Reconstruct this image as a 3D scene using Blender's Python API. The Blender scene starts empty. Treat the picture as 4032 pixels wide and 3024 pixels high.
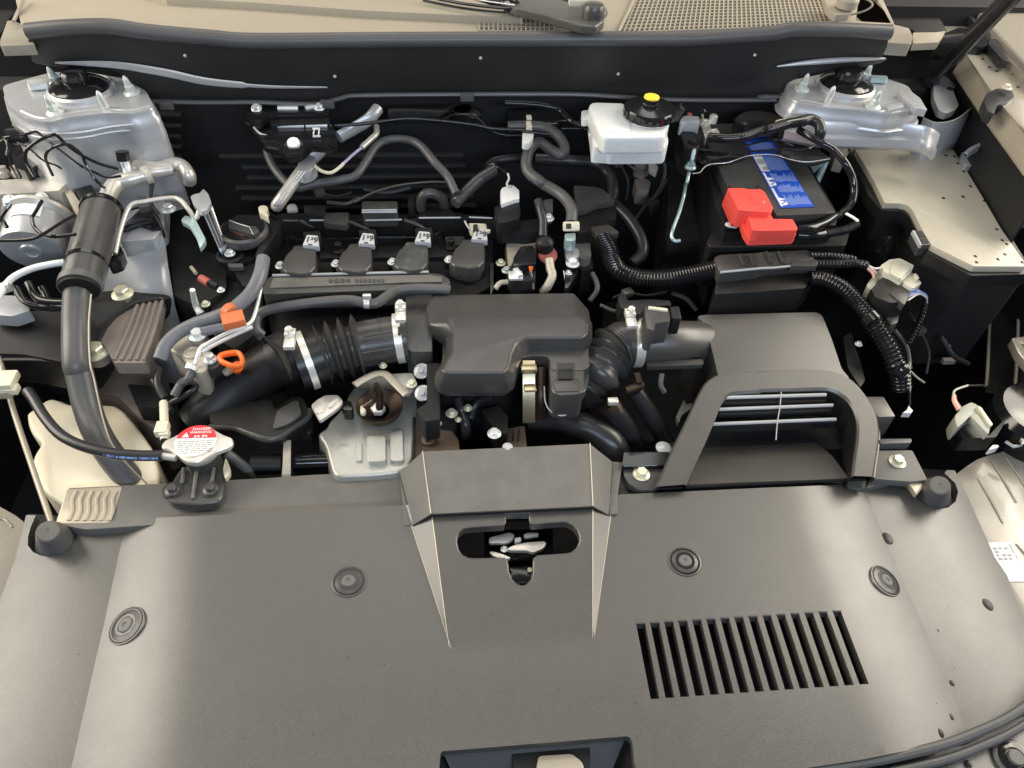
import bpy, bmesh, math, random
from mathutils import Vector, Matrix
from mathutils.geometry import delaunay_2d_cdt
random.seed(7)
SC = bpy.context.scene
COL = SC.collection
# ------------------------------------------------------------ camera
F, CX, CY = 3028.0, 2016.0, 1512.0            # focal length and centre, in photo pixels
CAM = Vector((0, 0, 0.84))
_X = Vector((18694, -620, 1661)).normalized()  # the car's own axes seen in camera axes
_Y = Vector((-161, -1745, 1661)); _Y = (_Y - _X * _Y.dot(_X)).normalized()
_Z = _X.cross(_Y)
cd = bpy.data.cameras.new('camera'); cam = bpy.data.objects.new('camera', cd); COL.objects.link(cam)
R3 = Matrix(((_X[0], -_X[1], -_X[2]), (_Y[0], -_Y[1], -_Y[2]), (_Z[0], -_Z[1], -_Z[2])))
cam.matrix_world = Matrix.Translation(CAM) @ R3.to_4x4()
cd.sensor_width = 36; cd.lens = 36 * F / 4032; cd.clip_start = 0.01; cd.clip_end = 100
SC.camera = cam
FWD = Vector((_X[2], _Y[2], _Z[2]))
# ------------------------------------------------------------ light
w = bpy.data.worlds.new('World'); SC.world = w; w.use_nodes = True
bg = w.node_tree.nodes['Background']; bg.inputs[0].default_value = (0.80, 0.86, 1.0, 1); bg.inputs[1].default_value = 0.16
def area(name, loc, target, sx, sy, power, color):
    l = bpy.data.lights.new(name, 'AREA'); l.shape = 'RECTANGLE'; l.size = sx; l.size_y = sy; l.energy = power; l.color = color
    o = bpy.data.objects.new(name, l); COL.objects.link(o); o.location = loc
    o.rotation_euler = (Vector(target) - Vector(loc)).to_track_quat('-Z', 'Y').to_euler(); return o
area('lamp_warm_left', (-2.3, 1.1, 1.05), (-0.4, 0.6, 0), 2.0, 1.2, 62, (1.0, 0.92, 0.79))
area('lamp_warm_right', (2.4, 1.2, 1.05), (0.4, 0.6, 0), 2.0, 1.2, 62, (1.0, 0.92, 0.79))
area('lamp_upper_left', (-2.2, 1.2, 2.3), (-0.4, 0.6, 0), 1.2, 0.8, 32, (1.0, 0.90, 0.75))
area('lamp_upper_right', (2.4, 1.6, 2.3), (0.4, 0.6, 0), 1.2, 0.8, 34, (1.0, 0.90, 0.75))
area('lamp_sheen_fill', (0.0, 3.2, 3.6), (0, 0.8, 0), 3.0, 1.6, 46, (1.0, 0.95, 0.88))  # added unseen panel that puts a sheen on the cover
area('lamp_daylight_front', (0.3, -1.9, 1.75), (0, 0.8, 0), 2.2, 0.28, 52, (0.66, 0.80, 1.0))
area('lamp_overhead', (-0.1, 0.2, 2.6), (0, 0.8, 0), 1.2, 0.8, 10, (1.0, 0.96, 0.90))
SC.view_settings.view_transform = 'Standard'; SC.view_settings.look = 'None'
SC.view_settings.exposure = 0.0; SC.view_settings.gamma = 1.0
SC.cycles.max_bounces = 6

# ------------------------------------------------------------ materials
MATS = {}
def mat(name, col, rough=0.5, metal=0.0, bump=0.0, bscale=900, var=0.12, vscale=14, coat=0.0, spec=0.5, dirt=None, rvar=0.08, grain=0.12):
    m = bpy.data.materials.new(name); m.use_nodes = True
    nt = m.node_tree; N = nt.nodes; L = nt.links
    b = N['Principled BSDF']
    tc = N.new('ShaderNodeTexCoord')
    n1 = N.new('ShaderNodeTexNoise'); n1.inputs['Scale'].default_value = vscale; n1.inputs['Detail'].default_value = 6
    L.new(tc.outputs['Object'], n1.inputs['Vector'])
    mr = N.new('ShaderNodeMapRange'); mr.inputs['From Min'].default_value = 0.15; mr.inputs['From Max'].default_value = 0.85
    mr.inputs['To Min'].default_value = 1 - var; mr.inputs['To Max'].default_value = 1 + var
    L.new(n1.outputs['Fac'], mr.inputs['Value'])
    mx = N.new('ShaderNodeMix'); mx.data_type = 'RGBA'; mx.blend_type = 'MULTIPLY'; mx.inputs['Factor'].default_value = 1
    mx.inputs[6].default_value = (*col, 1); L.new(mr.outputs[0], mx.inputs[7])
    nf = N.new('ShaderNodeTexNoise'); nf.inputs['Scale'].default_value = 620; nf.inputs['Detail'].default_value = 2
    L.new(tc.outputs['Object'], nf.inputs['Vector'])
    rf_ = N.new('ShaderNodeMapRange'); rf_.inputs['From Min'].default_value = 0.25; rf_.inputs['From Max'].default_value = 0.75
    rf_.inputs['To Min'].default_value = 1 - grain; rf_.inputs['To Max'].default_value = 1 + grain; L.new(nf.outputs['Fac'], rf_.inputs['Value'])
    mg = N.new('ShaderNodeMix'); mg.data_type = 'RGBA'; mg.blend_type = 'MULTIPLY'; mg.inputs['Factor'].default_value = 1
    L.new(mx.outputs[2], mg.inputs[6]); L.new(rf_.outputs[0], mg.inputs[7])
    out = mg.outputs[2]
    if dirt:
        n3 = N.new('ShaderNodeTexNoise'); n3.inputs['Scale'].default_value = 45; n3.inputs['Detail'].default_value = 8; n3.inputs['Roughness'].default_value = 0.7
        L.new(tc.outputs['Object'], n3.inputs['Vector'])
        r3 = N.new('ShaderNodeMapRange'); r3.inputs['From Min'].default_value = 0.5; r3.inputs['From Max'].default_value = 0.75; r3.inputs['To Max'].default_value = dirt[1]
        L.new(n3.outputs['Fac'], r3.inputs['Value'])
        m2 = N.new('ShaderNodeMix'); m2.data_type = 'RGBA'; L.new(r3.outputs[0], m2.inputs['Factor']); L.new(out, m2.inputs[6]); m2.inputs[7].default_value = (*dirt[0], 1)
        out = m2.outputs[2]
    L.new(out, b.inputs['Base Color'])
    n2 = N.new('ShaderNodeTexNoise'); n2.inputs['Scale'].default_value = 30; n2.inputs['Detail'].default_value = 5
    L.new(tc.outputs['Object'], n2.inputs['Vector'])
    rr = N.new('ShaderNodeMapRange'); rr.inputs['From Min'].default_value = 0.15; rr.inputs['From Max'].default_value = 0.85
    rr.inputs['To Min'].default_value = max(0.03, rough - rvar); rr.inputs['To Max'].default_value = min(1, rough + rvar)
    L.new(n2.outputs['Fac'], rr.inputs['Value']); L.new(rr.outputs[0], b.inputs['Roughness'])
    b.inputs['Metallic'].default_value = metal
    b.inputs['Specular IOR Level'].default_value = spec
    b.inputs['Coat Weight'].default_value = coat; b.inputs['Coat Roughness'].default_value = 0.08
    if bump:
        nb = N.new('ShaderNodeTexNoise'); nb.inputs['Scale'].default_value = bscale; nb.inputs['Detail'].default_value = 3
        L.new(tc.outputs['Object'], nb.inputs['Vector'])
        bp = N.new('ShaderNodeBump'); bp.inputs['Strength'].default_value = bump; bp.inputs['Distance'].default_value = 0.0006
        L.new(nb.outputs['Fac'], bp.inputs['Height']); L.new(bp.outputs[0], b.inputs['Normal'])
    MATS[name] = m; return m
COVER = mat('cover_plastic', (0.070, 0.066, 0.058), 0.33, bump=0.35, bscale=1400, var=0.03, vscale=5, spec=0.9, rvar=0.04, grain=0.2, dirt=((0.10, 0.095, 0.083), 0.25))
MATTE = mat('matte_black_plastic', (0.011, 0.0107, 0.0103), 0.46, bump=0.3, var=0.2, spec=0.4)
COWLF = mat('cowl_face_plastic', (0.022, 0.0215, 0.021), 0.5, bump=0.3, var=0.2)
PLAS = mat('grey_black_plastic', (0.060, 0.058, 0.054), 0.29, bump=0.25, var=0.12)
DUSTY = mat('dusty_plastic', (0.13, 0.125, 0.112), 0.55, bump=0.3, var=0.2, vscale=25, dirt=((0.16, 0.15, 0.13), 0.5))
GLOSS = mat('gloss_black', (0.012, 0.012, 0.013), 0.14, var=0.2, rvar=0.06)
RUB = mat('rubber', (0.022, 0.022, 0.023), 0.33, bump=0.2, var=0.2)
RUBG = mat('rubber_grey', (0.090, 0.089, 0.088), 0.4, var=0.15, bump=0.1)
CONDG = mat('grey_conduit', (0.15, 0.155, 0.17), 0.42, var=0.12)
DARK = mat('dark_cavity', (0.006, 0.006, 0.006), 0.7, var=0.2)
STEEL = mat('zinc_steel', (0.78, 0.80, 0.78), 0.34, metal=0.5, var=0.1, rvar=0.1)
CHROME = mat('clamp_steel', (0.80, 0.77, 0.69), 0.32, metal=0.5, var=0.1, rvar=0.1)
ALU = mat('aluminium', (0.66, 0.63, 0.57), 0.36, metal=0.55, bump=0.25, bscale=500, var=0.12)
CAST = mat('cast_aluminium', (0.50, 0.46, 0.38), 0.55, metal=0.5, bump=0.6, bscale=350, var=0.2, dirt=((0.15, 0.12, 0.09), 0.5))
SHIELD = mat('heat_shield_steel', (0.47, 0.465, 0.42), 0.42, metal=0.5, bump=0.3, bscale=260, var=0.16)
SILV = mat('silver_body_primer', (0.50, 0.51, 0.52), 0.36, metal=0.42, var=0.16, coat=0.25, rvar=0.03)
BODY = mat('champagne_paint', (0.33, 0.295, 0.235), 0.25, metal=0.0, var=0.03, coat=0.4)
BEIGEP = mat('beige_painted_steel', (0.42, 0.37, 0.28), 0.4, metal=0.2, var=0.12, coat=0.3)
COWL = mat('champagne_cowl', (0.36, 0.318, 0.245), 0.6, var=0.05, spec=0.25, bump=0.1)
WHITE = mat('white_translucent_plastic', (0.78, 0.80, 0.78), 0.35, var=0.05)
CREAM = mat('cream_tank_plastic', (0.80, 0.72, 0.54), 0.38, var=0.06)
CREAMC = mat('cream_connector', (0.66, 0.62, 0.48), 0.4, var=0.1)
BOLT = mat('yellow_zinc', (0.74, 0.71, 0.52), 0.36, metal=0.45, var=0.12)
RED = mat('red_plastic', (0.84, 0.085, 0.065), 0.38, var=0.06)
REDD = mat('dusty_red', (0.45, 0.11, 0.09), 0.5, var=0.12)
REDL = mat('red_print', (0.72, 0.02, 0.035), 0.45, var=0.05)
BLUE = mat('blue_label', (0.018, 0.085, 0.52), 0.35, var=0.08)
BLUEL = mat('pale_blue_print', (0.25, 0.36, 0.72), 0.45, var=0.25, vscale=300)
WPRINT = mat('white_print', (0.82, 0.82, 0.80), 0.45, var=0.06)
GPRINT = mat('grey_print', (0.38, 0.38, 0.37), 0.5, var=0.2)
BLK = mat('black_ink', (0.02, 0.02, 0.02), 0.6, var=0.1)
YEL = mat('yellow_plastic', (0.78, 0.66, 0.06), 0.4, var=0.1)
ORG = mat('orange_plastic', (0.85, 0.16, 0.02), 0.4, var=0.05)
ORGD = mat('dusty_orange', (0.62, 0.17, 0.06), 0.5, var=0.1)
COPP = mat('copper_brown', (0.085, 0.06, 0.046), 0.4, metal=0.8, var=0.25)
RUST = mat('rusty_cast_iron', (0.17, 0.13, 0.10), 0.6, metal=0.3, bump=0.5, bscale=300, var=0.35, dirt=((0.12, 0.05, 0.03), 0.7))
TEAL = mat('pale_teal_zinc', (0.50, 0.66, 0.66), 0.35, metal=0.6, var=0.08)
BROWN = mat('brown_grey_casting', (0.24, 0.20, 0.17), 0.55, metal=0.1, bump=0.4, bscale=250, var=0.2)
BLUEW = mat('blue_wire', (0.25, 0.38, 0.75), 0.4)
PURP = mat('lilac_wire', (0.42, 0.36, 0.55), 0.4)
PINKW = mat('pink_wire', (0.70, 0.35, 0.25), 0.4)
WHW = mat('white_wire', (0.75, 0.72, 0.66), 0.4)
GREEN = mat('grey_green_connector', (0.36, 0.37, 0.30), 0.45, var=0.1)
CLEAR = mat('clear_cap', (0.45, 0.46, 0.46), 0.15, var=0.1, coat=0.4)
GLASS = mat('windscreen_glass', (0.40, 0.37, 0.31), 0.12, var=0.03, coat=0.5)
WATER = mat('water_drop', (0.02, 0.019, 0.017), 0.3, var=0.05, spec=0.25)

# ------------------------------------------------------------ photo pixel -> point in the engine bay
def ray(u, v):
    c = Vector((u - CX, v - CY, F)); return Vector((_X.dot(c), _Y.dot(c), _Z.dot(c)))
def PZ(u, v, z):
    d = ray(u, v); return CAM + d * ((z - CAM.z) / d.z)
def PY(u, v, y):
    d = ray(u, v); return CAM + d * ((y - CAM.y) / d.y)
def msz(px, p):                                # length of px photo pixels at point p
    return px * (p - CAM).dot(FWD) / F
_ZS = [(-400, .40), (0, .345), (150, .33), (400, .26), (600, .20), (800, .16), (1000, .12), (1200, .09), (1400, .06), (1700, .02), (1900, 0), (5000, 0)]
def zs(v):                                     # the general height of the bay's contents along its length
    for (a, za), (b, zb) in zip(_ZS, _ZS[1:]):
        if a <= v <= b: return za + (zb - za) * (v - a) / (b - a)
    return 0
class Tile:
    def __init__(s, ox, oy, k): s.o = (ox, oy); s.k = k
    def __call__(s, x, y): return (s.o[0] + x * s.k, s.o[1] + y * s.k)
K_ = 1050 / 2177
A = Tile(0, 0, K_); B = Tile(1000, 0, K_); C = Tile(2000, 0, K_); D = Tile(2982, 0, K_)
E = Tile(0, 700, K_); FF = Tile(950, 700, K_); G = Tile(1950, 700, K_); H = Tile(2982, 700, K_)
I = Tile(0, 1400, K_); J = Tile(950, 1400, K_); K = Tile(1950, 1400, K_); L = Tile(2982, 1400, K_)
M = Tile(0, 2100, 1300 / 2212); N = Tile(1300, 2100, 1300 / 2212); O = Tile(2432, 2100, 1600 / 2212)
OV = Tile(0, 0, 4032 / 2212)
RC = Tile(620, 1640, 340 / 2169); BT = Tile(2820, 460, 560 / 1858); S2 = Tile(2600, 430, 500 / 2212)
LK = Tile(1850, 2000, 500 / 2212); OC = Tile(840, 780, 300 / 1555); AB = Tile(0, 500, 500 / 2074); AC = Tile(0, 850, 500 / 2074)
DP = Tile(550, 1250, 500 / 2074); CT = Tile(1900, 600, 600 / 1810); RT = Tile(3500, 100, 532 / 1471); RB = Tile(3500, 1300, 532 / 1261)
def uvz(T, p, z=None, rel=False):
    if isinstance(p[0], Tile): T = p[0]; p = p[1:]
    u, v = T(p[0], p[1])
    if len(p) > 2: zz = p[2] + (zs(v) if rel else 0)
    else: zz = z(u, v) if callable(z) else z
    return u, v, zz
def PP(T, x, y, z): return PZ(*T(x, y), z)
def PR(T, x, y, dz=0):
    u, v = T(x, y); return PZ(u, v, zs(v) + dz)

# ------------------------------------------------------------ objects
def tag(o, label=None, cat=None, group=None, kind=None):
    if label: o['label'] = label
    if cat: o['category'] = cat
    if group: o['group'] = group
    if kind: o['kind'] = kind
    return o
def thing(name, label, cat, loc, group=None):
    o = bpy.data.objects.new(name, None); COL.objects.link(o); o.location = loc; o.empty_display_size = 0.02
    return tag(o, label, cat, group)
def wloc(o):
    p = Vector((0, 0, 0))
    while o: p += Vector(o.location); o = o.parent
    return p
def obj(name, vf, m, parent=None, bevel=0, seg=2, ang=32, kind=None, bang=0.45, smooth=True):
    vs, fs = vf
    me = bpy.data.meshes.new(name)
    if parent: off = wloc(parent)
    else:
        n = len(vs); off = Vector((sum(v[0] for v in vs) / n, sum(v[1] for v in vs) / n, min(v[2] for v in vs)))
    me.from_pydata([Vector(v) - off for v in vs], [], fs); me.update()
    bm = bmesh.new(); bm.from_mesh(me)
    bmesh.ops.recalc_face_normals(bm, faces=bm.faces)
    if bevel:
        ed = [e for e in bm.edges if len(e.link_faces) == 2 and e.calc_face_angle(0) > bang]
        if ed: bmesh.ops.bevel(bm, geom=ed, offset=bevel, segments=seg, profile=0.6, affect='EDGES', clamp_overlap=True)
    bm.to_mesh(me); bm.free()
    if smooth:
        me.shade_smooth(); me.set_sharp_from_angle(angle=math.radians(ang))
    me.materials.append(m)
    o = bpy.data.objects.new(name, me); COL.objects.link(o)
    if parent: o.parent = parent
    else: o.location = off
    if kind: o['kind'] = kind
    return o
def merge(*vfs):
    V, Fc = [], []
    for v, f in vfs:
        k = len(V); V += list(v); Fc += [tuple(i + k for i in q) for q in f]
    return V, Fc
def crom(pts, sub=8):
    if len(pts) < 3: return [pts[0].lerp(pts[-1], i / sub) for i in range(sub + 1)]
    out = []; P = [pts[0] * 2 - pts[1]] + list(pts) + [pts[-1] * 2 - pts[-2]]
    for i in range(1, len(P) - 2):
        p0, p1, p2, p3 = P[i - 1:i + 3]
        for k in range(sub):
            t = k / sub
            out.append(0.5 * ((2 * p1) + (p2 - p0) * t + (2 * p0 - 5 * p1 + 4 * p2 - p3) * t * t + (3 * p1 - p0 - 3 * p2 + p3) * t ** 3))
    out.append(pts[-1].copy()); return out
def resample(pts, n):
    ds = [0]
    for a, b in zip(pts, pts[1:]): ds.append(ds[-1] + (b - a).length)
    out = []; j = 0
    for i in range(n):
        s = ds[-1] * i / (n - 1)
        while j < len(pts) - 2 and ds[j + 1] < s: j += 1
        d = ds[j + 1] - ds[j]; out.append(pts[j].lerp(pts[j + 1], (s - ds[j]) / d if d else 0))
    return out
def sweep(path, rad, n=12, cap=True, squash=None):
    """rad: list of radii along the path; squash (axis vector, factor) flattens the section."""
    V, Fc = [], []; prev = None
    for i, p in enumerate(path):
        t = (path[min(i + 1, len(path) - 1)] - path[max(i - 1, 0)]).normalized()
        if prev is None:
            a = Vector((0, 0, 1)) if abs(t.z) < 0.9 else Vector((1, 0, 0)); prev = (a - t * a.dot(t)).normalized()
        else:
            prev = (prev - t * prev.dot(t)).normalized()
        b = t.cross(prev)
        for k in range(n):
            an = 2 * math.pi * k / n; q = prev * math.cos(an) * rad[i] + b * math.sin(an) * rad[i]
            if squash: q = q - squash[0] * q.dot(squash[0]) * (1 - squash[1])
            V.append(p + q)
    for i in range(len(path) - 1):
        for k in range(n):
            k2 = (k + 1) % n; Fc.append((i * n + k, i * n + k2, (i + 1) * n + k2, (i + 1) * n + k))
    if cap: Fc.append(tuple(range(n))[::-1]); Fc.append(tuple((len(path) - 1) * n + k for k in range(n)))
    return V, Fc
def tubev(T, spec, r, rel=True, n=12, sub=8, corr=None, squash=None, z=None, r2=None):
    """tube through photo points; r in tile pixels; corr = (depth fraction, pitch in m, from, to)"""
    pts = []
    for p in spec:
        u, v, zz = uvz(T, p, z, rel); pts.append(PZ(u, v, zz))
    path = crom(pts, sub)
    rm = sum(msz(r * T.k, p) for p in pts) / len(pts)
    rm2 = rm if r2 is None else rm * r2 / r
    Ln = sum((b - a).length for a, b in zip(path, path[1:]))
    if corr:
        path = resample(path, max(8, int(Ln / corr[1] * 7)))
    m = len(path); rad = []
    for i in range(m):
        s = i / (m - 1); rr = rm + (rm2 - rm) * s
        if corr and corr[2] <= s <= corr[3]:
            cs = (math.cos(2 * math.pi * i / 7) + 1) / 2; rr *= 1 + corr[0] * (cs ** (1.0 if corr[0] < .3 else 2.2) - .5)
        rad.append(rr)
    return sweep(path, rad, n, squash=squash)
def tube(name, T, spec, r, m, parent=None, label=None, cat=None, group=None, **kw):
    o = obj(name, tubev(T, spec, r, **kw), m, parent)
    return tag(o, label, cat, group)
def roundpoly(P, r, seg=4):
    if not r: return P
    out = []; n = len(P)
    for i in range(n):
        a, b, c = P[i - 1], P[i], P[(i + 1) % n]
        d1 = (a - b); d2 = (c - b); l = min(r, d1.length * .45, d2.length * .45)
        if l < 1e-5: out.append(b); continue
        p1 = b + d1.normalized() * l; p2 = b + d2.normalized() * l
        for k in range(seg + 1):
            t = k / seg; out.append(p1 * (1 - t) ** 2 + b * 2 * t * (1 - t) + p2 * t * t)
    return out
def prismv(top, down, taper=0.0):
    n = len(top); c = sum(top, Vector()) / n
    bot = [p + (p - c) * taper + down for p in top]
    for i in range(n):
        if taper: bot[i].z = top[i].z + down.z
    V = list(top) + bot
    Fc = [tuple(range(n)), tuple(range(2 * n - 1, n - 1, -1))]
    for i in range(n): j = (i + 1) % n; Fc.append((i, i + n, j + n, j))
    return V, Fc
def slabv(T, outl, z, h, taper=0.0, rnd=0.004):
    top = [PZ(*uvz(T, p, z)) for p in outl]
    return prismv(roundpoly(top, rnd), Vector((0, 0, -h)), taper)
def slab(name, T, outl, z, h, m, parent=None, bevel=0.002, seg=2, taper=0.0, rnd=0.004, label=None, cat=None, group=None, **kw):
    return tag(obj(name, slabv(T, outl, z, h, taper, rnd), m, parent, bevel, seg, **kw), label, cat, group)
def lathev(prof, base, axis=Vector((0, 0, 1)), n=24):
    """prof: (radius, height) pairs from the bottom up"""
    ax = Vector(axis).normalized(); a = Vector((1, 0, 0)) if abs(ax.x) < .9 else Vector((0, 1, 0))
    e1 = (a - ax * a.dot(ax)).normalized(); e2 = ax.cross(e1); V, Fc = [], []
    for r, hh in prof:
        for k in range(n):
            an = 2 * math.pi * k / n; V.append(base + ax * hh + (e1 * math.cos(an) + e2 * math.sin(an)) * r)
    for i in range(len(prof) - 1):
        for k in range(n):
            k2 = (k + 1) % n; Fc.append((i * n + k, i * n + k2, (i + 1) * n + k2, (i + 1) * n + k))
    Fc.append(tuple(range(n))[::-1]); Fc.append(tuple((len(prof) - 1) * n + k for k in range(n)))
    return V, Fc
def boltv(base, r, axis=Vector((0, 0, 1))):
    r = r * .64
    w_ = lathev([(r * 1.45, 0), (r * 1.5, r * .2), (r * 1.05, r * .42)], base, axis, 20)
    h_ = lathev([(r, r * .3), (r, r * 1.0), (r * .85, r * 1.18)], base, axis, 6)
    d_ = lathev([(r * .5, r * 1.15), (r * .48, r * 1.2)], base, axis, 10)
    return merge(w_, h_, d_)
def bolt(parent, p, r, m=BOLT, axis=(0, 0, 1), name='bolt'):
    return obj(name, boltv(p, r, Vector(axis).normalized()), m, parent)
def boxv(c, sx, sy, sz, ax=None, ay=None):
    ax = (ax or Vector((1, 0, 0))).normalized(); ay = (ay or Vector((0, 1, 0))); ay = (ay - ax * ay.dot(ax)).normalized(); az = ax.cross(ay)
    V = [c + ax * sx * a / 2 + ay * sy * b / 2 + az * sz * d / 2 for a in (-1, 1) for b in (-1, 1) for d in (-1, 1)]
    return V, [(0, 1, 3, 2), (4, 6, 7, 5), (0, 4, 5, 1), (2, 3, 7, 6), (0, 2, 6, 4), (1, 5, 7, 3)]
def loftv(rows, thick=0.0, down=Vector((0, 0, -1))):
    n = len(rows[0]); V = [p for r in rows for p in r]; Fc = []
    for i in range(len(rows) - 1):
        for k in range(n - 1): Fc.append((i * n + k, i * n + k + 1, (i + 1) * n + k + 1, (i + 1) * n + k))
    if thick:
        b = len(V); V += [p + down * thick for p in V]; m = len(rows)
        Fc += [tuple(x + b for x in f[::-1]) for f in list(Fc)]
        per = [k for k in range(n)] + [i * n + n - 1 for i in range(1, m)] + [(m - 1) * n + k for k in range(n - 2, -1, -1)] + [i * n for i in range(m - 2, 0, -1)]
        for i in range(len(per)): a, c = per[i], per[(i + 1) % len(per)]; Fc.append((a, c, c + b, a + b))
    return V, Fc
def curvepts(T, spec, n, z=None, y=None, rel=False):
    pts = []
    for p in spec:
        if y is not None:
            TT = T; q = p
            if isinstance(p[0], Tile): TT = p[0]; q = p[1:]
            pts.append(PY(*TT(q[0], q[1]), y))
        else: pts.append(PZ(*uvz(T, p, z, rel)))
    return resample(crom(pts, 6), n)
def bil(q, s, t): return q[0].lerp(q[1], s).lerp(q[3].lerp(q[2], s), t)
def patchv(q, rects, lift, th=0.0004):
    """thin raised pieces of print on the quad q (corners in order); rects (s0,t0,s1,t1)"""
    nrm = (q[1] - q[0]).cross(q[3] - q[0]).normalized()
    if nrm.z < 0: nrm = -nrm
    out = []
    for s0, t0, s1, t1 in rects:
        top = [bil(q, s0, t0), bil(q, s1, t0), bil(q, s1, t1), bil(q, s0, t1)]
        out.append(prismv([p + nrm * (lift + th) for p in top], -nrm * th))
    return merge(*out)
def text(name, s, c, xd, nd, size, m, parent, depth=0.0003, align='CENTER'):
    cu = bpy.data.curves.new(name, 'FONT'); cu.body = s; cu.size = size; cu.extrude = depth; cu.align_x = align; cu.align_y = 'CENTER'
    to = bpy.data.objects.new(name + '_tmp', cu); COL.objects.link(to); bpy.context.view_layer.update()
    me = bpy.data.meshes.new_from_object(to); bpy.data.objects.remove(to)
    xd = xd.normalized(); nd = (nd - xd * nd.dot(xd)).normalized(); yd = nd.cross(xd)
    Mx = Matrix((xd, yd, nd)).transposed()
    off = wloc(parent)
    for v in me.vertices: v.co = Mx @ v.co + c - off
    me.materials.clear(); me.materials.append(m); me.name = name
    o = bpy.data.objects.new(name, me); COL.objects.link(o); o.parent = parent; return o
UP = Vector((0, 0, 1)); XD = Vector((1, 0, 0)); YD = Vector((0, 1, 0))
# ============================================================ the setting: bay floor, firewall, inner wings
fl = obj('bay_floor', boxv(Vector((0, .9, -.56)), 3.6, 3.0, .04), DARK, kind='structure')
fw = obj('firewall', boxv(Vector((0, 1.33, -.15)), 2.4, .05, .74), DARK, kind='structure', bevel=.004)
for i in range(9):
    z = .10 - i * .022
    obj('stiffening_rib', boxv(Vector((-.17 + .02 * (i % 3), 1.297, z)), .44 - .03 * (i % 2), .012, .006), PLAS, fw, bevel=.002)
for i in range(5):
    obj('stiffening_rib', boxv(Vector((-.50, 1.297, .18 - i * .02)), .13 - .01 * i, .012, .006), PLAS, fw, bevel=.002)
obj('cabin_bulkhead', boxv(Vector((0, 1.46, -.12)), 3.7, .05, .88), DARK, kind='structure')
obj('inner_wing', boxv(Vector((-.92, .8, -.2)), .03, 1.3, .7), DARK, kind='structure')
obj('inner_wing', boxv(Vector((1.06, .8, -.2)), .03, 1.3, .7), DARK, kind='structure')

# ============================================================ cowl and windscreen foot
cw = thing('scuttle_cowl', 'champagne painted plastic cowl below the windscreen with dark air grilles', 'cowl panel', PP(C, 0, 200, .35))
FR = .352
def flat(T, ol, z, h, m, name, par, **k): return slab(name, T, ol, z, h, m, par, rnd=k.pop('rnd', 0), **k)
# front strip with openings for the two grilles: built as separate panels round them
flat(A, [(170, 200), (700, 172), (1200, 205), (B, 0, 285), (B, 1835, 268), (B, 1835, 150), (B, 900, 108), (B, 0, 55), (A, 1500, -20), (A, 300, -200), (A, 120, -40)], FR, .02, COWL, 'front_panel', cw, bevel=.001)
flat(C, [(370, 265), (900, 262), (1030, -20), (1030, -60), (700, -60), (560, 160), (380, 165)], FR, .02, COWL, 'middle_panel', cw, bevel=.001)
flat(B, [(1835, 290), (1835, 250), (2177, 252), (C, 372, 252), (C, 900, 262), (C, 1500, 262), (C, 2177, 222), (D, 350, 182), (D, 610, 165), (D, 560, 60), (D, 850, -30), (D, 980, -20), (D, 1100, 195), (D, 500, 200), (D, 0, 250), (C, 1500, 290)], FR, .02, COWL, 'lower_strip', cw, bevel=.001)
flat(A, [(1350, -20), (B, 0, 20), (B, 900, 85), (B, 1835, 128), (B, 2177, 135), (C, 120, 145), (C, 120, 105), (C, -40, 70), (B, 1600, -60), (B, 0, -90), (A, 1100, -120)], FR + .012, .02, COWL, 'rear_step', cw, bevel=.002)
ribp = curvepts(A, [(1430, -25), (B, 0, 45), (B, 900, 100), (B, 1835, 142), (B, 2177, 150)], 30, z=FR + .006)
obj('edge_bead', sweep(ribp, [.0022] * 30, 8), BODY, cw)
# dark plenum under the grilles
flat(B, [(1700, 280), (C, 1500, 285), (D, 620, 200), (D, 500, -60), (C, 900, -60), (B, 1800, 120)], FR - .075, .01, DARK, 'plenum_floor', cw, bevel=0)
def grille(name, q, nx, ny, wbar, par, curve=0):
    parts = []
    for i in range(nx + 1):
        s = i / nx; a = bil(q, s, 0); b = bil(q, s, 1)
        parts.append(boxv((a + b) / 2, (b - a).length + wbar, wbar, .004, (b - a), XD))
    for j in range(ny + 1):
        t = j / ny; a = bil(q, 0, t); b = bil(q, 1, t)
        parts.append(boxv((a + b) / 2 - UP * .0006, (b - a).length + wbar, wbar * 1.25, .004, (b - a), YD))
    obj(name, merge(*parts), COWL, par, kind='stuff', smooth=False)
grille('small_grille', [PP(B, 1840, 152, FR), PP(C, 372, 160, FR), PP(C, 372, 258, FR), PP(B, 1840, 252, FR)], 16, 3, .0026, cw)
grille('large_grille', [PP(C, 1040, -60, FR), PP(D, 500, -60, FR), PP(D, 600, 205, FR - .004), PP(C, 905, 268, FR - .004)], 44, 12, .0026, cw)
obj('grille_surround', sweep(curvepts(C, [(1040, -40), (1000, 60), (900, 262)], 12, z=FR + .002), [.003] * 12, 8), COWL, cw)
# windscreen rises behind
ws = [[PZ(*A(-300, -30), .36) + Vector((-.3, .25, 0)), Vector((1.2, 1.62, .37))], [Vector((-1.0, 2.1, .75)), Vector((1.1, 2.1, .75))]]
tag(obj('windscreen', loftv(ws, .005), GLASS), 'windscreen glass sloping up behind the champagne cowl', 'windscreen')

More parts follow.
